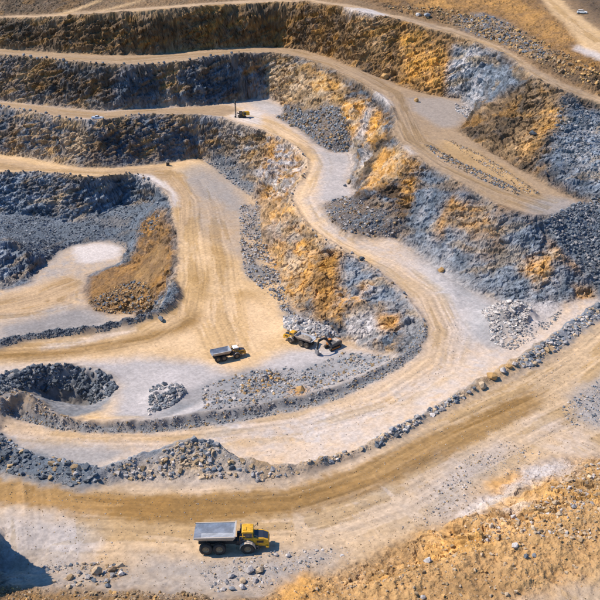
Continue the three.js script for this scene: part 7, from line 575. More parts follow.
function bsp(g, x, z) {                   // quadratic B-spline
  const u = clamp(x - X0, 1, NX - 2.001), v = clamp(z - Z0, 1, NZ - 2.001), i = Math.round(u), j = Math.round(v), a = u - i, b = v - j, o = j * NX + i;
  const a0 = 0.5 * (0.5 - a) * (0.5 - a), a1 = 0.75 - a * a, a2 = 0.5 * (0.5 + a) * (0.5 + a), b0 = 0.5 * (0.5 - b) * (0.5 - b), b1 = 0.75 - b * b, b2 = 0.5 * (0.5 + b) * (0.5 + b);
  return b0 * (a0 * g[o - NX - 1] + a1 * g[o - NX] + a2 * g[o - NX + 1]) + b1 * (a0 * g[o - 1] + a1 * g[o] + a2 * g[o + 1]) + b2 * (a0 * g[o + NX - 1] + a1 * g[o + NX] + a2 * g[o + NX + 1]);
}
// ---- soils and rocks: two colours and a relief value for each spot of the ground
const CH = Array.from({ length: 7 }, () => new Float32Array(NX * NZ)), REG = new Uint8Array(NX * NZ), REGN = ['quarry_hillside'];
{ const d = [0.24, 0.155, 0.085, 0.15, 0.11, 0.07, 0.6]; CH.forEach((c, i) => c.fill(d[i])); }
function inPoly(P, x, z) { let c = false; for (let i = 0, j = P.length - 2; i < P.length; j = i, i += 2) if ((P[i + 1] > z) !== (P[j + 1] > z) && x < (P[j] - P[i]) * (z - P[i + 1]) / (P[j + 1] - P[i + 1]) + P[i]) c = !c; return c; }
const polyBox = P => { let a = 1e9, b = -1e9, c = 1e9, d = -1e9; for (let i = 0; i < P.length; i += 2) { a = Math.min(a, P[i]); b = Math.max(b, P[i]); c = Math.min(c, P[i + 1]); d = Math.max(d, P[i + 1]); } return [a, b, c, d]; };
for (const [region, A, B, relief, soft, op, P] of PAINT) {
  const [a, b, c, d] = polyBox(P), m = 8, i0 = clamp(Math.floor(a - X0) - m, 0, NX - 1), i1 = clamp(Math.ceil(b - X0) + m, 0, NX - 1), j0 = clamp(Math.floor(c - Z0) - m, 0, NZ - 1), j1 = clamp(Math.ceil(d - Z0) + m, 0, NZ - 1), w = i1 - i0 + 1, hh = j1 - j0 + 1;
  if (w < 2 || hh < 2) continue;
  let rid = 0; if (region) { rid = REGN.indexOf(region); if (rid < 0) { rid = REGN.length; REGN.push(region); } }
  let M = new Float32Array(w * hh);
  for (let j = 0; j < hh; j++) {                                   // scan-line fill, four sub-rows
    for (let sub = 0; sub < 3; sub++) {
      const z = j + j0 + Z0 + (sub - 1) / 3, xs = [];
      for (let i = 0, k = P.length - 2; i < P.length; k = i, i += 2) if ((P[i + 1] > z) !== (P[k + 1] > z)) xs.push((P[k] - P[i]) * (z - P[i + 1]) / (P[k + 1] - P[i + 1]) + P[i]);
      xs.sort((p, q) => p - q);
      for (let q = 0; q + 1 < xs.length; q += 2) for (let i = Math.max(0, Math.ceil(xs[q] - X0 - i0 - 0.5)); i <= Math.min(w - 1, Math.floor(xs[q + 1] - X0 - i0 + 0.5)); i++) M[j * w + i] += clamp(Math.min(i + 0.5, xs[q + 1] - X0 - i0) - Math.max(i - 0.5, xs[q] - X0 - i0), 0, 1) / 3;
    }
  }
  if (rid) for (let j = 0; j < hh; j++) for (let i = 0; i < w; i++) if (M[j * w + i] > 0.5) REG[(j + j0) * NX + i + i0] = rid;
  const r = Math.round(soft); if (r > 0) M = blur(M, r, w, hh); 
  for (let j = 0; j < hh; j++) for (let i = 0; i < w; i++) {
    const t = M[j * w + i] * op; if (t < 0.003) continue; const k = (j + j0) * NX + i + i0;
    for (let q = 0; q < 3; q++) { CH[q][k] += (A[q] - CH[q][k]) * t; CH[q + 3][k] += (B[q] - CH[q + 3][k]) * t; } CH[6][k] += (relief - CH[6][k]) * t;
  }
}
console.log('soils', REGN.join(' '));
// ---- tracks and berms near a point
function segList(src, ptStride, extra) { const out = []; src.forEach((r, id) => { const P = r[2]; let s = 0; for (let i = 0; i + 3 < P.length; i += 2) { const len = Math.hypot(P[i + 2] - P[i], P[i + 3] - P[i + 1]); out.push([P[i], P[i + 1], P[i + 2], P[i + 3], s, len, id]); s += len; } }); return out; }
const RSEG = segList(ROADS), BSEG = segList(BERMS);
const near = (segs, x0, x1, z0, z1, m) => segs.filter(s => Math.max(s[0], s[2]) > x0 - m && Math.min(s[0], s[2]) < x1 + m && Math.max(s[1], s[3]) > z0 - m && Math.min(s[1], s[3]) < z1 + m);
let curR = RSEG, curB = BSEG;
const S = { x: 0, y: 0, z: 0, r: 0, g: 0, b: 0, rel: 0 };
const q8 = [1, 0, 0.35];
function surf(x, z, colour = true) {
  const ux = x + 1.0 * n3(x * 0.27, 5.2, z * 0.27) + 0.32 * n3(x * 0.9, 9.1, z * 0.9), uz = z + 1.0 * n3(x * 0.27, 45.2, z * 0.27) + 0.32 * n3(x * 0.9, 29.1, z * 0.9);
  let h = bsp(HG, ux, uz);
  const e = 1, gx = (bil(HS, x + e, z) - bil(HS, x - e, z)) / (2 * e), gz = (bil(HS, x, z + e) - bil(HS, x, z - e)) / (2 * e), il = 1 / Math.sqrt(1 + gx * gx + gz * gz), slope = Math.hypot(gx, gz);
  const wx = x + 1.0 * n3(x * 0.27, 5.2, z * 0.27) + 0.7 * n3(x * 0.9, 9.1, z * 0.9), wz = z + 1.0 * n3(x * 0.27, 45.2, z * 0.27) + 0.7 * n3(x * 0.9, 29.1, z * 0.9);
  const rel = clamp(bil(CH[6], wx, wz), 0, 1), R = rel * sst(0.08, 0.45, slope), R2 = R * R;
  // berms
  for (const s of curB) {
    const dx = s[2] - s[0], dz = s[3] - s[1], t = clamp(((x - s[0]) * dx + (z - s[1]) * dz) / (s[5] * s[5] + 1e-6), 0, 1), d = Math.hypot(x - s[0] - dx * t, z - s[1] - dz * t), hw = BERMS[s[6]][0];
    if (d < hw * 2.2) { const b = BERMS[s[6]][1] * (0.8 + 0.6 * n3(x * 0.35, 3.3, z * 0.35)) * Math.exp(-(d * d) / (hw * hw)); S.bm = Math.max(S.bm || 0, b); }
  }
  if (S.bm) { h += S.bm; S.bm = 0; }
  let px = x, py = h, pz = z, dsp = 0, cid = 0.5, cid2 = 0.5, bed = 0;
  const f = fbm(px * 0.9, py * 0.9, pz * 0.9, 4);
  if (R > 0.06) {
    // bedded, jointed rock: blocks stretched along a dipping plane
    const bx = (px * 0.94 + py * 0.34), by = (py * 0.94 - px * 0.34), bz = pz;
    const big = n3(px * 0.045, py * 0.035, pz * 0.045) * 3.2 + n3(px * 0.11, py * 0.07, pz * 0.11) * 1.5, rg = 1 - Math.abs(n3(bx * 0.2 + 0.4 * f, by * 0.34, bz * 0.2)) * 2.4;
    bed = n3(bx * 0.06 + 0.2 * f, by * 0.95, bz * 0.06);
    worley(bx / 4.6 + 0.35 * f, by / 2.6, bz / 4.0); const b1 = (WO.id - 0.5) * 0.9 + WO.pl * 1.8 - 0.3 * (1 - sst(0, 0.11, WO.f2 - WO.f1)) + rg * 0.6 + bed * 0.55; cid = WO.id;
    worley(bx / 1.7, by / 0.95 + 0.4 * f, bz / 1.5); const b2 = (WO.id - 0.5) * 0.42 + WO.pl * 0.9 - 0.06 * (1 - sst(0, 0.12, WO.f2 - WO.f1)); cid2 = WO.id;
    dsp = R2 * (big + b1) + R * b2 + R * f * 0.5;
  }
  dsp += (1 - R) * (rel * (0.9 * f + (0.5 + 1.2 * sst(0.6, 0.9, rel)) * fbm(px * 0.25, 1.7, pz * 0.25, 3)) + 0.05 * n3(px * 0.5, 8.8, pz * 0.5) + 0.5 * n3(px * 0.05, 18.8, pz * 0.05) * (slope < 0.4 ? 1 : 0.5));
  S.x = px - gx * il * dsp; S.y = py + il * dsp; S.z = pz - gz * il * dsp; S.rel = rel; S.slope = slope;
  if (!colour) return S;
  const m1 = fbm(px * 0.085, py * 0.11, pz * 0.085, 4), m2 = fbm(px * 0.42 + 40, py * 0.3, pz * 0.42, 3);
  const sp = n3(px * 1.9, py * 1.9, pz * 1.9) + 0.9 * n3(px * 4.3, py * 4.3, pz * 4.3), mot = R < 0.15 ? fbm(px * 0.16 + 2 * m1, 70.1, pz * 0.16 + 2 * m2, 4) : 0;
  let t = clamp(0.45 + (0.7 + 1.1 * R) * m1 + 0.9 * m2 * (0.4 + R) + 0.45 * mot + R * ((cid - 0.5) * 0.8 + (cid2 - 0.5) * 0.5 + 0.8 * bed), 0, 1);
  let v = 1 + (0.12 + 0.42 * R) * f * 1.5 + R * (cid2 - 0.5) * 0.5 + 0.12 * m2 + (0.13 + 0.2 * R) * sp + 0.03 * mot;
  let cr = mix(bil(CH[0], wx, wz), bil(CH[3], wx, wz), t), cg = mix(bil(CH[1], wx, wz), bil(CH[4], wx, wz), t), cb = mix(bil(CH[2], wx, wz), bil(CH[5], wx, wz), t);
  // pale run-off and rust streaks down the faces
  if (R > 0.3) {
    const st = sst(0.14, 0.42, n3((px + 0.55 * py) * 0.34, py * 0.07, pz * 0.2) + 0.3 * m2) * 0.55 * R; cr = mix(cr, cr * 1.25 + 0.045, st); cg = mix(cg, cg * 1.25 + 0.048, st); cb = mix(cb, cb * 1.25 + 0.053, st);
    const ru = sst(0.12, 0.4, n3((px * 0.94 + py * 0.34) * 0.07 + 60, (py * 0.94 - px * 0.34) * 0.34, pz * 0.09) + 0.3 * f) * 0.6 * R; cr = mix(cr, cr * 0.75 + 0.17, ru); cg = mix(cg, cg * 0.7 + 0.085, ru); cb = mix(cb, cb * 0.5 + 0.02, ru);
    const dk = sst(0.1, 0.35, n3(px * 0.12 + 20, py * 0.15, pz * 0.12 + 9) + 0.3 * m2) * 0.35 * R; v *= 1 - dk;
  } else {
    for (const s of curR) {
      const hw = ROADS[s[6]][0], dx = s[2] - s[0], dz = s[3] - s[1], tt = ((x - s[0]) * dx + (z - s[1]) * dz) / (s[5] * s[5] + 1e-6);
      if (tt < -0.05 || tt > 1.05) continue;
      const d = ((x - s[0]) * dz - (z - s[1]) * dx) / s[5], ad = Math.abs(d); if (ad > hw * 1.3) continue;
      const k = ROADS[s[6]][1] * (1 - sst(hw * 0.7, hw * 1.3, ad)) * (1 - sst(0.06, 0.2, rel)), al = s[4] + tt * s[5];
      const dd = d + 1.2 * n3(al * 0.025, s[6] * 7.7, 2.2), str = 0.6 * n3(dd * 0.7, al * 0.014, s[6] * 3.1) + 0.7 * n3(dd * 1.9, al * 0.03, 9.4 + s[6]) + 0.6 * n3(dd * 3.6, al * 0.06, 19.4 + s[6]), pat = sst(0.05, 0.13, n3(dd * 0.3, al * 0.035, 4.4 + s[6]) + 0.4 * n3(dd * 1.1, al * 0.12, 14.4) + 0.25 * f - 0.03);
      let tr = 0; for (let q = 0; q < 6; q++) { const o = (q - 2.5) * hw * 0.3 + 2.2 * n3(al * 0.011, q * 9.1 + 0.5, s[6] * 2.7), e2 = Math.abs(Math.abs(d - o) - 1.05), on = n3(al * 0.02, q * 5.3, 31 + s[6]); if (e2 < 0.5 && on > -0.15) tr = Math.max(tr, (1 - sst(0.16, 0.46, e2)) * sst(-0.15, 0.1, on) * (0.75 + 0.6 * n3(al * 1.3, d * 2, 3.3))); }
      v *= 1 - k * 0.24 * tr; S.y -= 0.05 * tr * k;
      v *= (1 + k * 0.26 * str) * (1 - 0.2 * k * pat); const w = clamp(k * 0.9 * str, 0, 0.5); cr = mix(cr, 0.60, w * 0.16); cg = mix(cg, 0.46, w * 0.16); cb = mix(cb, 0.33, w * 0.16); cg = cg * (1 - 0.06 * k * pat); cb = cb * (1 - 0.2 * k * pat);
      S.y += 0.09 * k * str; break;
    }
  }
  const lum = 0.3 * cr + 0.55 * cg + 0.15 * cb; cr = Math.max(0.01, lum + (cr - lum) * 1.18); cg = Math.max(0.01, lum + (cg - lum) * 1.18); cb = Math.max(0.01, lum + (cb - lum) * 1.18);
  S.r = clamp(cr * v, 0.012, 0.8); S.g = clamp(cg * v, 0.012, 0.8); S.b = clamp(cb * v, 0.012, 0.8);
  return S;
}
// ---- tiles of the sheet: finer where near and where steep; edges agree with the coarser neighbour
const TS = 16, TX = (X1 - X0) / TS, TZ = Math.floor((Z1 - Z0) / TS);
const tileX = new Uint16Array(TX * TZ), tileZ = new Uint16Array(TX * TZ);
const VP = new THREE.Vector3(); camera.updateMatrixWorld(); camera.updateProjectionMatrix();
for (let b = 0; b < TZ; b++) for (let a = 0; a < TX; a++) {
  const cx = X0 + (a + 0.5) * TS, cz = Z0 + (b + 0.5) * TS, hc = bil(HG, cx, cz); let rmax = 0; const GX = [], GZ = [];
  for (let q = 0; q < 144; q++) { const x = X0 + (a + (q % 12 + 0.5) / 12) * TS, z = Z0 + (b + (Math.floor(q / 12) + 0.5) / 12) * TS; GX.push(Math.abs(bil(HS, x + 1, z) - bil(HS, x - 1, z)) / 2); GZ.push(Math.abs(bil(HS, x, z + 1) - bil(HS, x, z - 1)) / 2); rmax = Math.max(rmax, bil(CH[6], x, z)); }
  GX.sort((p, q) => p - q); GZ.sort((p, q) => p - q); const gx = GX[120], gz = GZ[120], sl = Math.hypot(gx, gz);
  const dist = Math.hypot(cx, hc - 134, cz); VP.set(cx, hc, cz).project(camera); const mrg = 1 + 18 / (dist * 0.34); let nx = 8, nz = 8;
  if (Math.abs(VP.x) < mrg + 0.12 && Math.abs(VP.y) < mrg + 0.08 && VP.z < 1) {
    const want = dist * (sl > 0.28 && rmax > 0.5 ? 0.0012 : 0.0017) * 1.35;
    while (nx < 128 && TS / nx > want / Math.sqrt(1 + gx * gx)) nx *= 2; while (nz < 128 && TS / nz > want / Math.sqrt(1 + gz * gz)) nz *= 2;
  }
  tileX[b * TX + a] = nx; tileZ[b * TX + a] = nz;
}
const regArr = REGN.map(() => ({ p: [], n: [], c: [], u: [], i: [], k: 0 }));
let tris = 0;
for (let b = 0; b < TZ; b++) for (let a = 0; a < TX; a++) {
  const nx = tileX[b * TX + a], nz = tileZ[b * TX + a], sx = TS / nx, sz = TS / nz, w = nx + 3, hh = nz + 3, x0 = X0 + a * TS, z0 = Z0 + b * TS, P = new Float32Array(w * hh * 3), C = new Float32Array(w * hh * 3), N = new Float32Array(w * hh * 3);
  curR = near(RSEG, x0, x0 + TS, z0, z0 + TS, 22); curB = near(BSEG, x0, x0 + TS, z0, z0 + TS, 12);
  for (let j = 0; j < hh; j++) for (let i = 0; i < w; i++) { const s = surf(x0 + (i - 1) * sx, z0 + (j - 1) * sz), o = (j * w + i) * 3; P[o] = s.x; P[o + 1] = s.y; P[o + 2] = s.z; C[o] = s.r; C[o + 1] = s.g; C[o + 2] = s.b; }
  for (let j = 1; j < hh - 1; j++) for (let i = 1; i < w - 1; i++) {
    const o = (j * w + i) * 3, l = o - 3, r = o + 3, u = o - w * 3, d = o + w * 3, ax = P[r] - P[l], ay = P[r + 1] - P[l + 1], az = P[r + 2] - P[l + 2], bx = P[d] - P[u], by = P[d + 1] - P[u + 1], bz = P[d + 2] - P[u + 2];
    const vx = by * az - bz * ay, vy = bz * ax - bx * az, vz = bx * ay - by * ax, q = 1 / (Math.hypot(vx, vy, vz) || 1); N[o] = vx * q; N[o + 1] = vy * q; N[o + 2] = vz * q;
  }
  const snap = (da, db, n, idx) => { const A = a + da, B = b + db; if (A < 0 || B < 0 || A >= TX || B >= TZ) return; const m = (da ? tileZ : tileX)[B * TX + A]; if (m >= n) return; const r = n / m;
    for (let q = 0; q <= n; q++) { const f = q % r; if (!f) continue; const o = idx(q) * 3, p0 = idx(q - f) * 3, p1 = idx(q - f + r) * 3, t = f / r; for (let k = 0; k < 3; k++) { P[o + k] = mix(P[p0 + k], P[p1 + k], t); N[o + k] = mix(N[p0 + k], N[p1 + k], t); } } };
  snap(-1, 0, nz, q => (q + 1) * w + 1); snap(1, 0, nz, q => (q + 1) * w + nx + 1); snap(0, -1, nx, q => w + q + 1); snap(0, 1, nx, q => (nz + 1) * w + q + 1);
  const maps = REGN.map(() => null);
  const vid = (R, i, j) => { const m = maps[R] || (maps[R] = new Int32Array(w * hh).fill(-1)), k = j * w + i; if (m[k] >= 0) return m[k]; const g = regArr[R], o = k * 3; g.p.push(P[o], P[o + 1], P[o + 2]); g.n.push(N[o], N[o + 1], N[o + 2]); g.c.push(C[o], C[o + 1], C[o + 2]); g.u.push((P[o] + 0.35 * P[o + 1]) / 19, (P[o + 2] - 0.8 * P[o + 1]) / 19); return m[k] = g.k++; };
  for (let j = 1; j <= nz; j++) for (let i = 1; i <= nx; i++) {
    const gx = clamp(Math.round(x0 + (i - 0.5) * sx - X0), 0, NX - 1), gz = clamp(Math.round(z0 + (j - 0.5) * sz - Z0), 0, NZ - 1), R = REG[gz * NX + gx];
    const v0 = vid(R, i, j), v1 = vid(R, i + 1, j), v2 = vid(R, i, j + 1), v3 = vid(R, i + 1, j + 1);
    if ((i + j) & 1) regArr[R].i.push(v0, v2, v1, v1, v2, v3); else regArr[R].i.push(v0, v2, v3, v0, v3, v1); tris += 2;
  }
}
console.log('terrain triangles', tris);
// ---- detail textures (tileable grain)
function pnoise(x, y, per, sd) { const X = Math.floor(x), Y = Math.floor(y), u = fade(x - X), v = fade(y - Y), g = (i, j) => PM[(PM[((i % per) + per) % per + sd & 255] + ((j % per) + per) % per) & 255] / 255; return mix(mix(g(X, Y), g(X + 1, Y), u), mix(g(X, Y + 1), g(X + 1, Y + 1), u), v); }
function grainTex(size, fn, srgb) { const d = new Uint8Array(size * size * 4); for (let j = 0; j < size; j++) for (let i = 0; i < size; i++) { const v = clamp(fn(i / size, j / size), 0, 1) * 255, o = (j * size + i) * 4; d[o] = d[o + 1] = d[o + 2] = v; d[o + 3] = 255; } const t = new THREE.DataTexture(d, size, size); t.wrapS = t.wrapT = THREE.RepeatWrapping; t.magFilter = THREE.LinearFilter; t.minFilter = THREE.LinearMipmapLinearFilter; t.generateMipmaps = true; if (srgb) t.colorSpace = THREE.SRGBColorSpace; t.needsUpdate = true; return t; }
const pf = (x, y, p, o, sd) => { let a = 0.5, s = 0, q = 0; for (let i = 0; i < o; i++) { s += a * pnoise(x * p, y * p, p, sd + i * 13); q += a; p *= 2; a *= 0.72; } return s / q; };
const grainMap = grainTex(1024, (x, y) => 0.92 + 0.26 * (pf(x, y, 30, 6, 3) - 0.5), true);
const grainBump = grainTex(1024, (x, y) => pf(x, y, 32, 5, 40));
const groundMat = new THREE.MeshStandardMaterial({ vertexColors: true, map: grainMap, bumpMap: grainBump, bumpScale: 0.025, roughness: 0.95 });
const rockMat = new THREE.MeshStandardMaterial({ vertexColors: true, map: grainMap, bumpMap: grainBump, bumpScale: 0.14, flatShading: true, roughness: 0.9 });
const REGLAB = {
  quarry_hillside: ['brown and ochre hillside round the quarry', 'hillside', 1], top_bench_wall: ['dark brown rock wall below the topmost road', 'rock wall', 1], top_bench_road: ['narrow pale dirt road along the topmost bench', 'road', 0],
  second_bench_wall: ['blue grey and ochre rock wall below the second road', 'rock wall', 1], second_bench_road: ['wide beige dirt road on the second bench, ending at the right', 'road', 0], third_bench_wall: ['rock wall with orange face between drill bench and sandy floor', 'rock wall', 1],
  haul_road: ['pale dusty haul road winding down from the drill rig', 'road', 0], quarry_floor: ['sandy quarry floor where the far trucks stand', 'ground', 0], lower_pit_wall: ['blue grey wall and talus of the lower pit at left', 'rock wall', 1], lower_pit_floor: ['floor of the lower pit at left with curved wheel tracks', 'ground', 0],
  upper_slope: ['orange brown slope above the topmost road', 'slope', 1], upper_track: ['sandy track with white car at the upper right', 'road', 0], drill_bench: ['beige dirt road on the bench left of the drill rig', 'road', 0], rubble_slope: ['blue grey rubble slope at the right edge', 'slope', 1],
  front_road: ['broad tan dirt road in front with the large dump truck', 'road', 0], front_berm: ['rubble bank between the front road and the haul road', 'bank', 1], foreground_mound: ['orange earth mound at the bottom right', 'mound', 1] };
REGN.forEach((nm, R) => {
  const g = regArr[R]; if (!g.k) return; const geo = new THREE.BufferGeometry();
  geo.setAttribute('position', new THREE.Float32BufferAttribute(g.p, 3)); geo.setAttribute('normal', new THREE.Float32BufferAttribute(g.n, 3)); geo.setAttribute('color', new THREE.Float32BufferAttribute(g.c, 3)); geo.setAttribute('uv', new THREE.Float32BufferAttribute(g.u, 2)); geo.setIndex(g.i);
  const m = new THREE.Mesh(geo, REGLAB[nm][2] ? rockMat : groundMat); m.name = nm; m.castShadow = m.receiveShadow = true; m.userData = { label: REGLAB[nm][0], category: REGLAB[nm][1], kind: 'structure' }; scene.add(m);
});
curR = []; curB = BSEG;
// ---------------------------------------------------------------- things
const taken = {};
const numbered = n => { const k = taken[n] = (taken[n] ?? -1) + 1; return k ? n + '_' + String(k).padStart(3, '0') : n; };
const Col = (r, g, b) => new THREE.Color().setRGB(r, g, b);
const std = (c, roughness = 0.7, metalness = 0, o = {}) => new THREE.MeshStandardMaterial({ color: Col(...c), roughness, metalness, ...o });
const dirt = grainTex(256, (x, y) => 0.80 + 0.4 * (pf(x, y, 4, 5, 77) - 0.3), true);
const MT = {
  yellow: std([0.80, 0.43, 0.02], 0.42, 0, { map: dirt }), yellowOld: std([0.55, 0.30, 0.035], 0.55, 0, { map: dirt }), black: std([0.018, 0.02, 0.024], 0.5), blackTop: std([0.022, 0.027, 0.04], 0.38), chassis: std([0.05, 0.045, 0.04], 0.8, 0, { map: dirt }),
  tyre: std([0.055, 0.05, 0.045], 0.9, 0, { map: dirt }), rim: std([0.36, 0.27, 0.16], 0.7, 0, { map: dirt }), bedIn: std([0.40, 0.44, 0.50], 0.5, 0.1, { map: dirt }), bedOut: std([0.55, 0.47, 0.39], 0.65, 0, { map: dirt }),
  glass: new THREE.MeshPhysicalMaterial({ color: Col(0.02, 0.03, 0.04), roughness: 0.08, clearcoat: 1 }), white: std([0.72, 0.72, 0.70], 0.4), paleBlue: std([0.50, 0.58, 0.68], 0.4), grey: std([0.13, 0.125, 0.12], 0.7, 0, { map: dirt }), lamp: std([0.8, 0.78, 0.7], 0.2), steel: std([0.30, 0.30, 0.31], 0.45, 0.6),
  orange: std([0.62, 0.22, 0.03], 0.5, 0, { map: dirt }), red: std([0.45, 0.03, 0.02], 0.4), load: std([0.34, 0.29, 0.24], 0.95, 0, { map: dirt }) };
function part(name, geos, mat, parent) { let g = Array.isArray(geos) ? mergeGeometries(geos.map(q => { const t = q.index ? q.toNonIndexed() : q; for (const k of Object.keys(t.attributes)) if (!['position', 'normal', 'uv'].includes(k)) t.deleteAttribute(k); return t; })) : geos; const m = new THREE.Mesh(g, mat); m.name = name; m.castShadow = m.receiveShadow = true; parent.add(m); return m; }
function thing(name, label, category, [x, y, z], turn = 0, group) { const o = new THREE.Group(); o.name = numbered(name); o.position.set(x, y, z); o.rotation.y = turn; o.userData = { label, category }; if (group) o.userData.group = group; scene.add(o); return o; }
const bx = (x, y, z, w, h, d, r = 0.04) => new RoundedBoxGeometry(w, h, d, 2, Math.min(r, w / 2.1, h / 2.1, d / 2.1)).translate(x, y, z);
const cylX = (x, y, z, r, l, s = 20, r2 = r) => new THREE.CylinderGeometry(r, r2, l, s).rotateZ(Math.PI / 2).translate(x, y, z);
const cylZ = (x, y, z, r, l, s = 20) => new THREE.CylinderGeometry(r, r, l, s).rotateX(Math.PI / 2).translate(x, y, z);
const cylY = (x, y, z, r, l, s = 14) => new THREE.CylinderGeometry(r, r, l, s).translate(x, y, z);
function bar(a, b, w, h = w) { const A = new THREE.Vector3(...a), B = new THREE.Vector3(...b), L = A.distanceTo(B), g = new RoundedBoxGeometry(L, h, w, 1, Math.min(w, h) * 0.12), q = new THREE.Quaternion().setFromUnitVectors(new THREE.Vector3(1, 0, 0), B.clone().sub(A).normalize()); return g.applyQuaternion(q).translate((A.x + B.x) / 2, (A.y + B.y) / 2, (A.z + B.z) / 2); }
// six-sided block from two quads (each four corners, same order)
function hexa(a, b) { const v = [...a, ...b], F = [[0, 1, 2, 3], [7, 6, 5, 4], [0, 4, 5, 1], [1, 5, 6, 2], [2, 6, 7, 3], [3, 7, 4, 0]], p = [], u = []; let c = new THREE.Vector3(); for (const q of v) c.add(new THREE.Vector3(...q)); c.multiplyScalar(1 / 8);
  for (const f of F) { const w = f.map(i => new THREE.Vector3(...v[i])), n = w[1].clone().sub(w[0]).cross(w[2].clone().sub(w[0])), m = w[0].clone().add(w[2]).multiplyScalar(0.5).sub(c); const o = n.dot(m) < 0 ? [0, 2, 1, 0, 3, 2] : [0, 1, 2, 0, 2, 3]; for (const i of o) { p.push(w[i].x, w[i].y, w[i].z); u.push((w[i].x + w[i].z) * 0.3, (w[i].y - w[i].z) * 0.3); } }
  const g = new THREE.BufferGeometry(); g.setAttribute('position', new THREE.Float32BufferAttribute(p, 3)); g.setAttribute('uv', new THREE.Float32BufferAttribute(u, 2)); g.computeVertexNormals(); return g; }
function profile(pts, z0, z1, bev = 0.05) { const s = new THREE.Shape(pts.map(p => new THREE.Vector2(...p))); return new THREE.ExtrudeGeometry(s, { depth: z1 - z0 - 2 * bev, bevelEnabled: bev > 0, bevelSize: bev, bevelThickness: bev, bevelSegments: 2, steps: 1 }).translate(0, 0, z0 + bev); }
function wheel(parent, x, y, z, r, w, mats = [MT.tyre, MT.rim]) {
  const side = Math.sign(z) || 1, hw = w / 2, pr = [[r * 0.56, -hw], [r * 0.8, -hw * 1.04], [r * 0.95, -hw * 0.9], [r, -hw * 0.6], [r * 0.985, -hw * 0.2], [r, 0], [r * 0.985, hw * 0.2], [r, hw * 0.6], [r * 0.95, hw * 0.9], [r * 0.8, hw * 1.04], [r * 0.56, hw]].map(p => new THREE.Vector2(...p));
  const wl = new THREE.Group(); wl.name = 'wheel'; wl.position.set(x, y, z); parent.add(wl);
  const lugs = []; for (let i = 0; i < 22; i++) { const a = i / 22 * Math.PI * 2; for (const s of [-1, 1]) lugs.push(new THREE.BoxGeometry(r * 0.13, r * 0.07, hw * 0.8).rotateY(s * 0.4).translate(0, r * 0.995, s * hw * 0.5).rotateZ(a + s * 0.07)); }
  part('tyre', [new THREE.LatheGeometry(pr, 32).rotateX(Math.PI / 2), ...lugs], mats[0], wl);
  part('rim', [new THREE.LatheGeometry([[0.001, hw * 0.55], [r * 0.18, hw * 0.6], [r * 0.22, hw * 0.35], [r * 0.42, hw * 0.25], [r * 0.5, hw * 0.75], [r * 0.58, hw * 0.95], [r * 0.58, -hw * 0.9], [r * 0.001, -hw * 0.8]].map(p => new THREE.Vector2(...p)), 28).rotateX(Math.PI / 2 * side)], mats[1], wl);
  return wl;
}
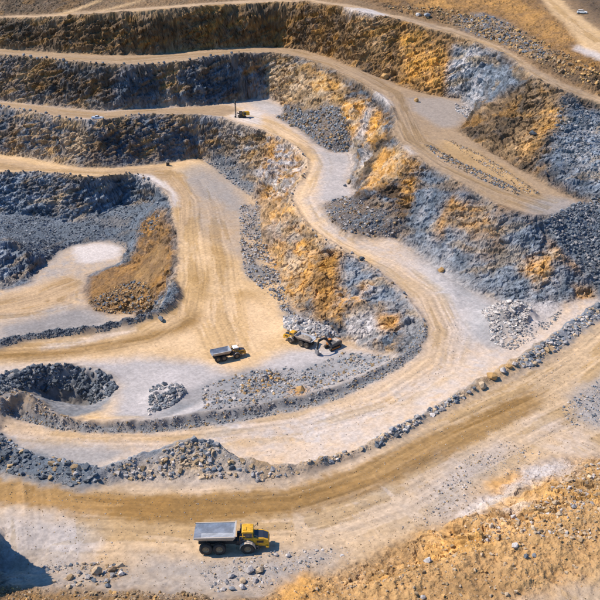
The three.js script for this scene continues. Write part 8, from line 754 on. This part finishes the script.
function dumpTruck(label, pos, turn, opt = {}) {
  const t = thing('dump_truck', label, 'dump truck', pos, turn, 'articulated dump trucks in the quarry');
  const y = opt.yellow || MT.yellow;
  part('rear_frame', [bx(-2.1, 1.25, 0, 5.6, 0.45, 1.0), bx(-3.75, 0.95, 0, 0.5, 0.4, 2.0), bx(-1.8, 0.95, 0, 0.5, 0.4, 2.0), bx(-2.75, 1.0, 1.0, 2.2, 0.28, 0.22), bx(-2.75, 1.0, -1.0, 2.2, 0.28, 0.22), cylY(0.9, 1.3, 0, 0.35, 0.9)], MT.chassis, t);
  part('front_frame', [bx(2.6, 1.1, 0, 4.2, 0.5, 1.1), bx(2.25, 0.92, 0, 0.5, 0.45, 2.0), bx(1.25, 1.5, 0, 0.7, 1.0, 1.6)], MT.chassis, t);
  for (const x of [-3.75, -1.8, 2.3]) for (const z of [-1.32, 1.32]) wheel(t, x, 0.93, z, 0.93, 0.66);
  // tipping body: V-shaped floor, flared sides, head board, lip at the tail
  const yr = 3.2, zr = 1.66, zb = 0.8, bed = part('dump_bed', [
    hexa([[-4.5, 1.92, -zb], [0.15, 1.88, -zb], [0.15, 1.88, zb], [-4.5, 1.92, zb]], [[-4.5, 2.02, -zb], [0.15, 1.98, -zb], [0.15, 1.98, zb], [-4.5, 2.02, zb]]),
    hexa([[-5.5, 2.4, -1.1], [-4.5, 1.92, -zb], [-4.5, 1.92, zb], [-5.5, 2.4, 1.1]], [[-5.5, 2.5, -1.1], [-4.5, 2.02, -zb], [-4.5, 2.02, zb], [-5.5, 2.5, 1.1]]),
    ...[1, -1].map(s => hexa([[-4.5, 1.95, s * zb], [0.15, 1.9, s * zb], [0.55, yr, s * zr], [-5.3, yr - 0.1, s * zr]], [[-4.5, 1.95, s * (zb - 0.1)], [0.15, 1.9, s * (zb - 0.1)], [0.55, yr, s * (zr - 0.1)], [-5.3, yr - 0.1, s * (zr - 0.1)]])),
    ...[1, -1].map(s => hexa([[-5.5, 2.4, s * 1.1], [-4.5, 1.95, s * zb], [-5.3, yr - 0.1, s * zr], [-5.42, 2.6, s * 1.48]], [[-5.5, 2.4, s * 1.0], [-4.5, 1.95, s * (zb - 0.1)], [-5.3, yr - 0.1, s * (zr - 0.1)], [-5.42, 2.6, s * 1.38]])),
    hexa([[0.15, 1.88, -zb], [0.15, 1.88, zb], [0.55, yr + 0.2, zr], [0.55, yr + 0.2, -zr]], [[0.05, 1.88, -zb], [0.05, 1.88, zb], [0.43, yr + 0.2, zr], [0.43, yr + 0.2, -zr]])], MT.bedIn, t);
  part('bed_rail', [bar([-5.35, yr - 0.07, zr], [0.6, yr + 0.03, zr], 0.16, 0.16), bar([-5.35, yr - 0.07, -zr], [0.6, yr + 0.03, -zr], 0.16, 0.16), bar([0.56, yr + 0.2, -zr - 0.08], [0.56, yr + 0.2, zr + 0.08], 0.2, 0.14)], MT.bedOut, bed);
  part('bed_skin', [...[1, -1].map(s => hexa([[-4.5, 1.93, s * (zb + 0.012)], [0.15, 1.89, s * (zb + 0.012)], [0.56, yr - 0.08, s * (zr + 0.012)], [-5.3, yr - 0.17, s * (zr + 0.012)]], [[-4.5, 1.93, s * (zb + 0.05)], [0.15, 1.89, s * (zb + 0.05)], [0.56, yr - 0.08, s * (zr + 0.05)], [-5.3, yr - 0.17, s * (zr + 0.05)]])), ...[-3.6, -2.2, -0.8].flatMap(x => [1, -1].map(s => bar([x, 2.0, s * (zb + 0.08)], [x, yr - 0.1, s * (zr + 0.06)], 0.12, 0.16)))], MT.bedOut, bed);
  if (opt.load) { const g = new THREE.SphereGeometry(1, 36, 14, 0, Math.PI * 2, 0, Math.PI / 2), p = g.attributes.position; for (let i = 0; i < p.count; i++) { const X = p.getX(i), Y = p.getY(i), Z = p.getZ(i), n = 1 + 0.3 * n3(X * 3 + 9, Y * 3, Z * 3) + 0.2 * n3(X * 9, Y * 9, Z * 9); p.setXYZ(i, -2.2 + X * 2.6, 2.35 + Y * 0.9 * n, Z * 1.45); } g.computeVertexNormals(); part('rock_load', g, MT.load, t).userData.label = 'heap of grey rock in the bed'; }
  part('hitch_hose', [bar([0.7, 1.9, 0.3], [1.7, 1.8, 0.3], 0.12), bar([0.7, 1.9, -0.3], [1.7, 1.8, -0.3], 0.12), bx(0.95, 1.75, 0.75, 0.5, 0.6, 0.5), bx(0.95, 1.85, -0.75, 0.5, 0.7, 0.5)], MT.black, t);
  // front unit
  part('deck', [bx(1.55, 1.95, 0, 0.9, 0.7, 2.5), bx(1.35, 2.35, -0.85, 0.5, 0.5, 0.6), bx(1.35, 2.3, 0.85, 0.45, 0.4, 0.6)], MT.blackTop, t);
  const cab = part('cab', [bx(2.35, 1.95, -0.02, 1.75, 0.9, 1.9, 0.08), ...[[1.62, 0.86], [1.62, -0.9], [3.1, 0.86], [3.1, -0.9]].map(([x, z]) => bar([x, 2.3, z], [x + (x > 2 ? -0.14 : 0.04), 3.3, z * 0.92], 0.12))], y, t);
  part('cab_roof', [profile([[1.5, 3.3], [3.1, 3.3], [3.05, 3.44], [2.7, 3.5], [1.62, 3.5], [1.5, 3.42]], -0.95, 0.92, 0.04), bx(1.9, 3.58, 0.2, 0.5, 0.16, 0.7)], opt.roof || y, cab);
  for (const z of [0.84, -0.88]) part('side_window', [bar([1.7, 2.85, z], [2.98, 2.85, z], 0.03, 0.86)], MT.glass, cab);
  part('windscreen', [hexa([[3.08, 2.42, -0.8], [3.08, 2.42, 0.78], [2.96, 3.3, 0.74], [2.96, 3.3, -0.76]], [[3.11, 2.42, -0.8], [3.11, 2.42, 0.78], [2.99, 3.3, 0.74], [2.99, 3.3, -0.76]])], MT.glass, cab);
  part('rear_window', [hexa([[1.6, 2.42, -0.8], [1.6, 2.42, 0.78], [1.64, 3.3, 0.74], [1.64, 3.3, -0.76]], [[1.57, 2.42, -0.8], [1.57, 2.42, 0.78], [1.61, 3.3, 0.74], [1.61, 3.3, -0.76]])], MT.glass, cab);
  const hood = part('hood', [profile([[3.15, 1.25], [5.2, 1.05], [5.35, 1.5], [5.2, 2.05], [4.5, 2.32], [3.2, 2.42]], -1.02, 1.02, 0.09), bx(5.15, 1.0, 0, 0.5, 0.34, 2.5, 0.1)], y, t);
  part('hood_cover', [hexa([[3.25, 2.44, -0.88], [4.5, 2.345, -0.82], [4.5, 2.345, 0.82], [3.25, 2.44, 0.88]], [[3.25, 2.52, -0.85], [4.5, 2.42, -0.78], [4.5, 2.42, 0.78], [3.25, 2.52, 0.85]]), hexa([[4.5, 2.345, -0.82], [5.2, 2.1, -0.72], [5.2, 2.1, 0.72], [4.5, 2.345, 0.82]], [[4.5, 2.42, -0.78], [5.22, 2.17, -0.7], [5.22, 2.17, 0.7], [4.5, 2.42, 0.78]])], MT.blackTop, hood);
  part('grille', [bx(5.39, 1.6, 0, 0.05, 0.55, 1.2, 0.02)], MT.black, hood);
  for (const s of [-1, 1]) {
    part('headlight', [bx(5.36, 1.65, s * 0.8, 0.08, 0.22, 0.28)], MT.lamp, hood);
    part('side_vent', [bx(4.1, 1.85, s * 1.035, 1.0, 0.4, 0.03, 0.01)], MT.black, hood);
    const f = []; for (let k = 0; k < 7; k++) { const a = 0.1 + k * 0.42, b = a + 0.43; f.push(bar([2.3 + 1.14 * Math.cos(a), 0.95 + 1.1 * Math.sin(a), s * 1.3], [2.3 + 1.14 * Math.cos(b), 0.95 + 1.1 * Math.sin(b), s * 1.3], 0.8, 0.07)); }
    part('fender', f, opt.fender || MT.bedOut, t);
    part('step', [bx(3.55, 0.75, s * 1.2, 0.5, 0.08, 0.4), bx(3.6, 1.15, s * 1.2, 0.45, 0.08, 0.4), bar([3.35, 0.7, s * 1.35], [3.4, 1.9, s * 1.2], 0.06), bar([3.85, 0.7, s * 1.35], [3.8, 1.9, s * 1.2], 0.06)], MT.grey, t);
    part('mirror', [bar([3.2, 3.0, s * 0.9], [3.7, 3.15, s * 1.42], 0.06), bx(3.72, 3.0, s * 1.45, 0.1, 0.5, 0.26)], MT.black, t);
    part('handrail', [bar([1.2, 2.3, s * 1.24], [1.2, 3.0, s * 1.24], 0.05), bar([1.95, 2.3, s * 1.24], [1.95, 3.0, s * 1.24], 0.05), bar([1.2, 3.0, s * 1.24], [1.95, 3.0, s * 1.24], 0.05)], y, t);
  }
  part('exhaust_stack', [cylY(1.3, 2.8, -0.85, 0.11, 1.3), cylY(1.3, 3.4, -0.85, 0.08, 0.5)], MT.steel, t);
  return t;
}
function excavator(label, pos, turn) {
  const t = thing('excavator', label, 'excavator', pos, turn);
  for (const s of [-1, 1]) { const tr = part('track', [profile([[-2.3, 0.35], [-1.95, 0.03], [1.95, 0.03], [2.3, 0.35], [2.3, 0.65], [1.95, 0.95], [-1.95, 0.95], [-2.3, 0.65]], s > 0 ? 0.95 : -1.6, s > 0 ? 1.6 : -0.95, 0.03), ...Array.from({ length: 15 }, (_, i) => bx(-2 + i * 0.285, 0.98, s * 1.275, 0.12, 0.06, 0.68, 0.01))], MT.chassis, t); part('track_frame', [bx(0, 0.5, s * 1.63, 3.2, 0.4, 0.06, 0.02)], MT.orange, tr); }
  part('undercarriage', [bx(0, 0.7, 0, 2.2, 0.5, 1.9), cylY(0, 1.05, 0, 0.8, 0.3, 24)], MT.chassis, t);
  const b = part('house', [profile([[-2.6, 1.25], [1.3, 1.2], [1.3, 1.9], [0.4, 2.15], [-2.4, 2.25], [-2.75, 1.9]], -1.4, 1.4, 0.1)], MT.grey, t);
  part('counterweight', [bx(-2.5, 1.7, 0, 0.8, 1.0, 2.7, 0.2)], MT.orange, b); part('engine_cover', [bx(-1.4, 2.36, 0, 1.4, 0.26, 2.2)], MT.bedOut, b);
  const c = part('cab', [bx(0.75, 1.6, 0.85, 1.5, 0.7, 1.0), bx(0.7, 2.86, 0.85, 1.45, 0.12, 1.0), ...[[0.06, 0.4], [0.06, 1.3], [1.4, 0.4], [1.4, 1.3]].map(([x, z]) => bar([x, 1.9, z], [x, 2.85, z], 0.1))], MT.orange, t); part('cab_window', [bx(0.73, 2.38, 0.85, 1.4, 0.84, 0.86, 0.03)], MT.glass, c);
  part('boom', [profile([[0.9, 1.5], [1.35, 1.45], [3.2, 4.0], [4.2, 4.55], [6.1, 4.25], [6.15, 4.6], [4.3, 5.15], [2.9, 4.7], [0.9, 2.0]], -0.5, 0.02, 0.04)], MT.chassis, t).userData.label = 'dark bent boom';
  part('stick', [profile([[5.5, 5.0], [5.9, 5.1], [6.6, 3.9], [6.75, 1.7], [6.5, 1.65], [6.0, 3.7]], -0.44, -0.06, 0.03)], MT.chassis, t);
  part('bucket', [hexa([[6.5, 1.9, -0.9], [6.9, 1.8, -0.9], [6.9, 1.8, 0.45], [6.5, 1.9, 0.45]], [[6.0, 0.5, -0.9], [6.9, 0.3, -0.9], [6.9, 0.3, 0.45], [6.0, 0.5, 0.45]]), hexa([[6.0, 0.5, -0.9], [6.9, 0.3, -0.9], [6.9, 0.3, 0.45], [6.0, 0.5, 0.45]], [[5.5, 0.75, -0.9], [5.4, 0.1, -0.9], [5.4, 0.1, 0.45], [5.5, 0.75, 0.45]]), ...[-0.8, -0.35, 0.1, 0.35].map(z => bx(5.35, 0.2, z, 0.35, 0.1, 0.14, 0.02))], MT.steel, t);
  part('hydraulic_cylinder', [bar([1.5, 1.5, -0.7], [3.3, 3.9, -0.66], 0.2)], MT.steel, t); part('hydraulic_cylinder', [bar([3.5, 5.05, -0.24], [5.6, 5.15, -0.24], 0.18)], MT.steel, t); part('hydraulic_cylinder', [bar([6.1, 4.4, -0.24], [6.85, 2.5, -0.24], 0.15)], MT.steel, t);
  return t;
}
function drillRig(label, pos, turn) {
  const t = thing('drill_rig', label, 'drill rig', pos, turn);
  for (const s of [-1, 1]) part('track', [profile([[-1.9, 0.35], [-1.6, 0.03], [1.6, 0.03], [1.9, 0.35], [1.9, 0.6], [1.6, 0.85], [-1.6, 0.85], [-1.9, 0.6]], s > 0 ? 0.75 : -1.25, s > 0 ? 1.25 : -0.75, 0.03)], MT.chassis, t);
  part('chassis', [bx(0, 0.9, 0, 3.2, 0.35, 1.7)], MT.black, t);
  const b = part('engine_house', [bx(1.9, 1.85, 0, 3.4, 1.6, 2.2, 0.12), bx(2.2, 2.72, 0, 2.2, 0.16, 1.6)], MT.yellow, t); for (const z of [1.12, -1.12]) part('side_panel', [bx(1.2, 1.9, z, 1.4, 1.1, 0.05, 0.02)], MT.black, b); part('roof_panel', [bx(1.2, 2.71, 0, 1.6, 0.1, 1.9)], MT.grey, b);
  const c = part('cab', [bx(-0.7, 1.5, 0.5, 1.4, 0.9, 1.3), bx(-0.7, 2.95, 0.5, 1.5, 0.12, 1.4), ...[[-1.35, -0.1], [-1.35, 1.1], [-0.05, -0.1], [-0.05, 1.1]].map(([x, z]) => bar([x, 1.9, z], [x, 2.95, z], 0.1))], MT.black, t); part('cab_window', [bx(-0.7, 2.4, 0.5, 1.26, 0.95, 1.16, 0.03)], MT.glass, c);
  part('boom', [bar([-0.6, 1.3, -0.4], [-2.3, 2.2, -0.4], 0.4, 0.45)], MT.chassis, t);
  const m = part('mast', [bx(-2.75, 4.3, -0.65, 0.14, 8.2, 0.14, 0.02), bx(-2.75, 4.3, -0.15, 0.14, 8.2, 0.14, 0.02), bx(-3.1, 4.3, -0.65, 0.12, 8.2, 0.12, 0.02), bx(-3.1, 4.3, -0.15, 0.12, 8.2, 0.12, 0.02), ...Array.from({ length: 10 }, (_, i) => bx(-2.92, 0.6 + i * 0.82, -0.4, 0.4, 0.1, 0.62, 0.01)), bx(-2.75, 2.2, -0.4, 0.2, 1.3, 0.5)], MT.black, t);
  part('mast_head', [bx(-2.9, 8.5, -0.4, 0.9, 0.5, 1.1), bx(-2.9, 8.35, 0.3, 0.5, 0.3, 1.5), bx(-2.9, 8.35, -1.2, 0.5, 0.3, 0.9)], MT.chassis, m); part('drill_pipe', [cylY(-3.25, 4.2, -0.4, 0.09, 8)], MT.steel, m); part('rotary_head', [bx(-3.2, 6.9, -0.4, 0.5, 0.8, 0.6)], MT.grey, m); part('dust_hood', [bx(-3.2, 0.4, -0.4, 0.7, 0.7, 0.7)], MT.black, m);
  return t;
}
function roadCar(name, label, category, pos, turn, body, pickup) {
  const t = thing(name, label, category, pos, turn), L = pickup ? 2.65 : 2.3;
  const lower = [[-L, 0.42], [L - 0.1, 0.42], [L, 0.6], [L - 0.04, 0.86], [L - 0.5, 0.98], [0.95, 1.05], [-L + 0.05, 1.05], [-L, 0.8]];
  const b = part('body', [profile(lower, -0.9, 0.9, 0.08), ...(pickup ? [bx(-1.9, 1.12, 0.86, 1.5, 0.22, 0.1), bx(-1.9, 1.12, -0.86, 1.5, 0.22, 0.1), bx(-2.6, 1.12, 0, 0.1, 0.22, 1.8)] : [])], body, t);
  const x0 = pickup ? -1.0 : -2.1, x1 = pickup ? -0.85 : -1.85;
  part('window_band', [profile([[x0, 1.08], [1.05, 1.08], [0.4, 1.6], [x1, 1.6]], -0.78, 0.78, 0.06)], MT.glass, b);
  part('roof', [profile([[x1 - 0.02, 1.61], [0.42, 1.61], [0.25, 1.7], [x1 + 0.1, 1.71]], -0.76, 0.76, 0.04), bar([x1, 1.1, 0.8], [x1, 1.62, 0.78], 0.08), bar([x1, 1.1, -0.8], [x1, 1.62, -0.78], 0.08), bar([1.1, 1.08, 0.8], [0.42, 1.62, 0.76], 0.08), bar([1.1, 1.08, -0.8], [0.42, 1.62, -0.76], 0.08)], body, b);
  for (const x of [-L + 0.85, L - 0.85]) for (const z of [-0.82, 0.82]) wheel(t, x, 0.37, z, 0.37, 0.24, [MT.black, MT.steel]);
  for (const z of [-0.62, 0.62]) { part('headlight', [bx(L + 0.02, 0.74, z, 0.06, 0.16, 0.3)], MT.lamp, b); part('tail_light', [bx(-L - 0.05, 0.85, z * 1.2, 0.06, 0.24, 0.16)], MT.red, b); }
  return t;
}
const SP = SPOTS, at = k => { surf(SP[k][0], SP[k][2], false); return [SP[k][0], Math.max(S.y, SP[k][1] - 0.6), SP[k][2]]; };
const seat = (k, half) => { const [x, , z] = SP[k]; let h = 0; for (const [a, b] of [[0, 0], [half, 1.2], [-half, 1.2], [half, -1.2], [-half, -1.2]]) { surf(x + a, z + b, true); h += S.y / 5; } return [x, h + 0.02, z]; };
dumpTruck('large yellow dump truck with empty grey bed on the front road', seat('truck', 3), 0.02);
dumpTruck('empty yellow dump truck with white cab roof on the sandy quarry floor', seat('truck2', 3), 0.38, { yellow: MT.yellowOld, roof: MT.white, fender: MT.bedOut });
dumpTruck('yellow dump truck loaded with rock beside the excavator', seat('truck3', 3), 2.55, { load: true });
excavator('dark excavator with orange cab and lowered arm beside the pale rock pile', seat('digger', 1), -2.45);
drillRig('yellow drill rig with tall black mast at the edge of its bench', seat('drill', 1), 0.25);
roadCar('pickup_truck', 'pale blue pickup parked on the drill bench road at left', 'pickup', seat('pickup', 1), 0.02, MT.paleBlue, true);
roadCar('white_car', 'white car parked beside the sandy track at the top right', 'car', seat('suv', 1), -0.35, MT.white, false);
{ const t = thing('equipment_box', 'small dark box at the foot of the third wall beside the sandy road', 'equipment box', seat('crate', 0.5), 0.1); const b = part('housing', [bx(0, 0.75, 0, 1.5, 1.3, 1.1, 0.06)], MT.black, t); part('lid', [bx(0, 1.44, 0, 1.6, 0.1, 1.2, 0.03)], MT.chassis, b); part('skid', [bx(0, 0.06, 0.45, 1.7, 0.12, 0.14, 0.02), bx(0, 0.06, -0.45, 1.7, 0.12, 0.14, 0.02)], MT.steel, t); }

// ---------------------------------------------------------------- stones
const stoneMat = new THREE.MeshStandardMaterial({ color: 0xffffff, roughness: 0.92, flatShading: true, map: grainMap, bumpMap: grainBump, bumpScale: 0.04 });
function stoneGeo(np, sd) { seed = sd; const pts = []; for (let i = 0; i < np; i++) { const z = rr(-1, 1), a = rr(0, Math.PI * 2), r = Math.sqrt(1 - z * z), k = rr(0.72, 1.0); pts.push(new THREE.Vector3(r * Math.cos(a) * k * 0.55, z * k * 0.42, r * Math.sin(a) * k * 0.5)); } const g = new ConvexGeometry(pts), p = g.attributes.position, u = []; for (let i = 0; i < p.count; i++) u.push(p.getX(i) * 0.3 + p.getY(i) * 0.2, p.getZ(i) * 0.3 - p.getY(i) * 0.2); g.setAttribute('uv', new THREE.Float32BufferAttribute(u, 2)); return g; }
const STONES = Array.from({ length: 8 }, (_, i) => stoneGeo(13 + (i % 3) * 2, 991 + i * 77));
const BIG = Array.from({ length: 6 }, (_, i) => stoneGeo(22 + i * 2, 5511 + i * 131));
let stones = 0;
const MX = new THREE.Matrix4(), QQ = new THREE.Quaternion(), EU = new THREE.Euler(), PV = new THREE.Vector3(), SV = new THREE.Vector3(), CC = new THREE.Color();
SCATTER.forEach(([name, label, category, dens, s0, s1, cols, P], ai) => {
  seed = 77001 + ai * 311; const [a, b, c, d] = polyBox(P), want = Math.floor((b - a) * (d - c) * dens * 2.1), list = [];
  curB = near(BSEG, a, b, c, d, 12);
  for (let i = 0; i < want; i++) {
    const x = rr(a, b), z = rr(c, d); if (!inPoly(P, x, z)) continue;
    const cl = 0.5 + 0.9 * n3(x * 0.22, 61 + ai, z * 0.22) + 0.5 * n3(x * 0.7, 31 + ai, z * 0.7); if (rnd() > cl * 1.3) continue;
    const u = rnd(), s = s0 * Math.pow(s1 / s0, Math.pow(u, 3)); surf(x, z, false);
    list.push([S.x, S.y + s * rr(-0.02, 0.2), S.z, s]);
  }
  if (!list.length) return;
  const m = new THREE.InstancedMesh(STONES[ai % STONES.length], stoneMat, list.length); m.name = numbered(name); m.castShadow = m.receiveShadow = true; m.userData = { label, category, kind: 'stuff' };
  list.forEach(([x, y, z, s], i) => { EU.set(rr(-0.5, 0.5), rr(0, 6.28), rr(-0.5, 0.5)); QQ.setFromEuler(EU); SV.set(s * rr(0.8, 1.2), s * rr(0.75, 1.2), s * rr(0.8, 1.2)); MX.compose(PV.set(x, y, z), QQ, SV); m.setMatrixAt(i, MX); const k = cols[Math.floor(rnd() * cols.length)], v = rr(0.75, 1.3); m.setColorAt(i, CC.setRGB(k[0] * v, k[1] * v, k[2] * v)); });
  scene.add(m); stones += list.length;
});
curB = BSEG; seed = 4242;
const bMats = {};
BOULDERS.forEach(([x, z, w, c, flat, label, group], i) => {
  surf(x, z, false); const key = c.join(); const mat = bMats[key] || (bMats[key] = new THREE.MeshStandardMaterial({ color: Col(...c), roughness: 0.92, flatShading: true, map: grainMap, bumpMap: grainBump, bumpScale: 0.06 }));
  const m = new THREE.Mesh(BIG[i % BIG.length], mat); m.name = numbered('boulder'); m.castShadow = m.receiveShadow = true; m.rotation.set(rr(-0.25, 0.25), rr(0, 6.28), rr(-0.25, 0.25)); m.scale.set(w, w * flat * 1.35, w * rr(0.8, 1)); m.position.set(x, S.y + w * flat * 0.3, z);
  m.userData = { label, category: 'boulder' }; if (group) m.userData.group = group; scene.add(m);
});
console.log('stones', stones);

renderer.render(scene, camera);
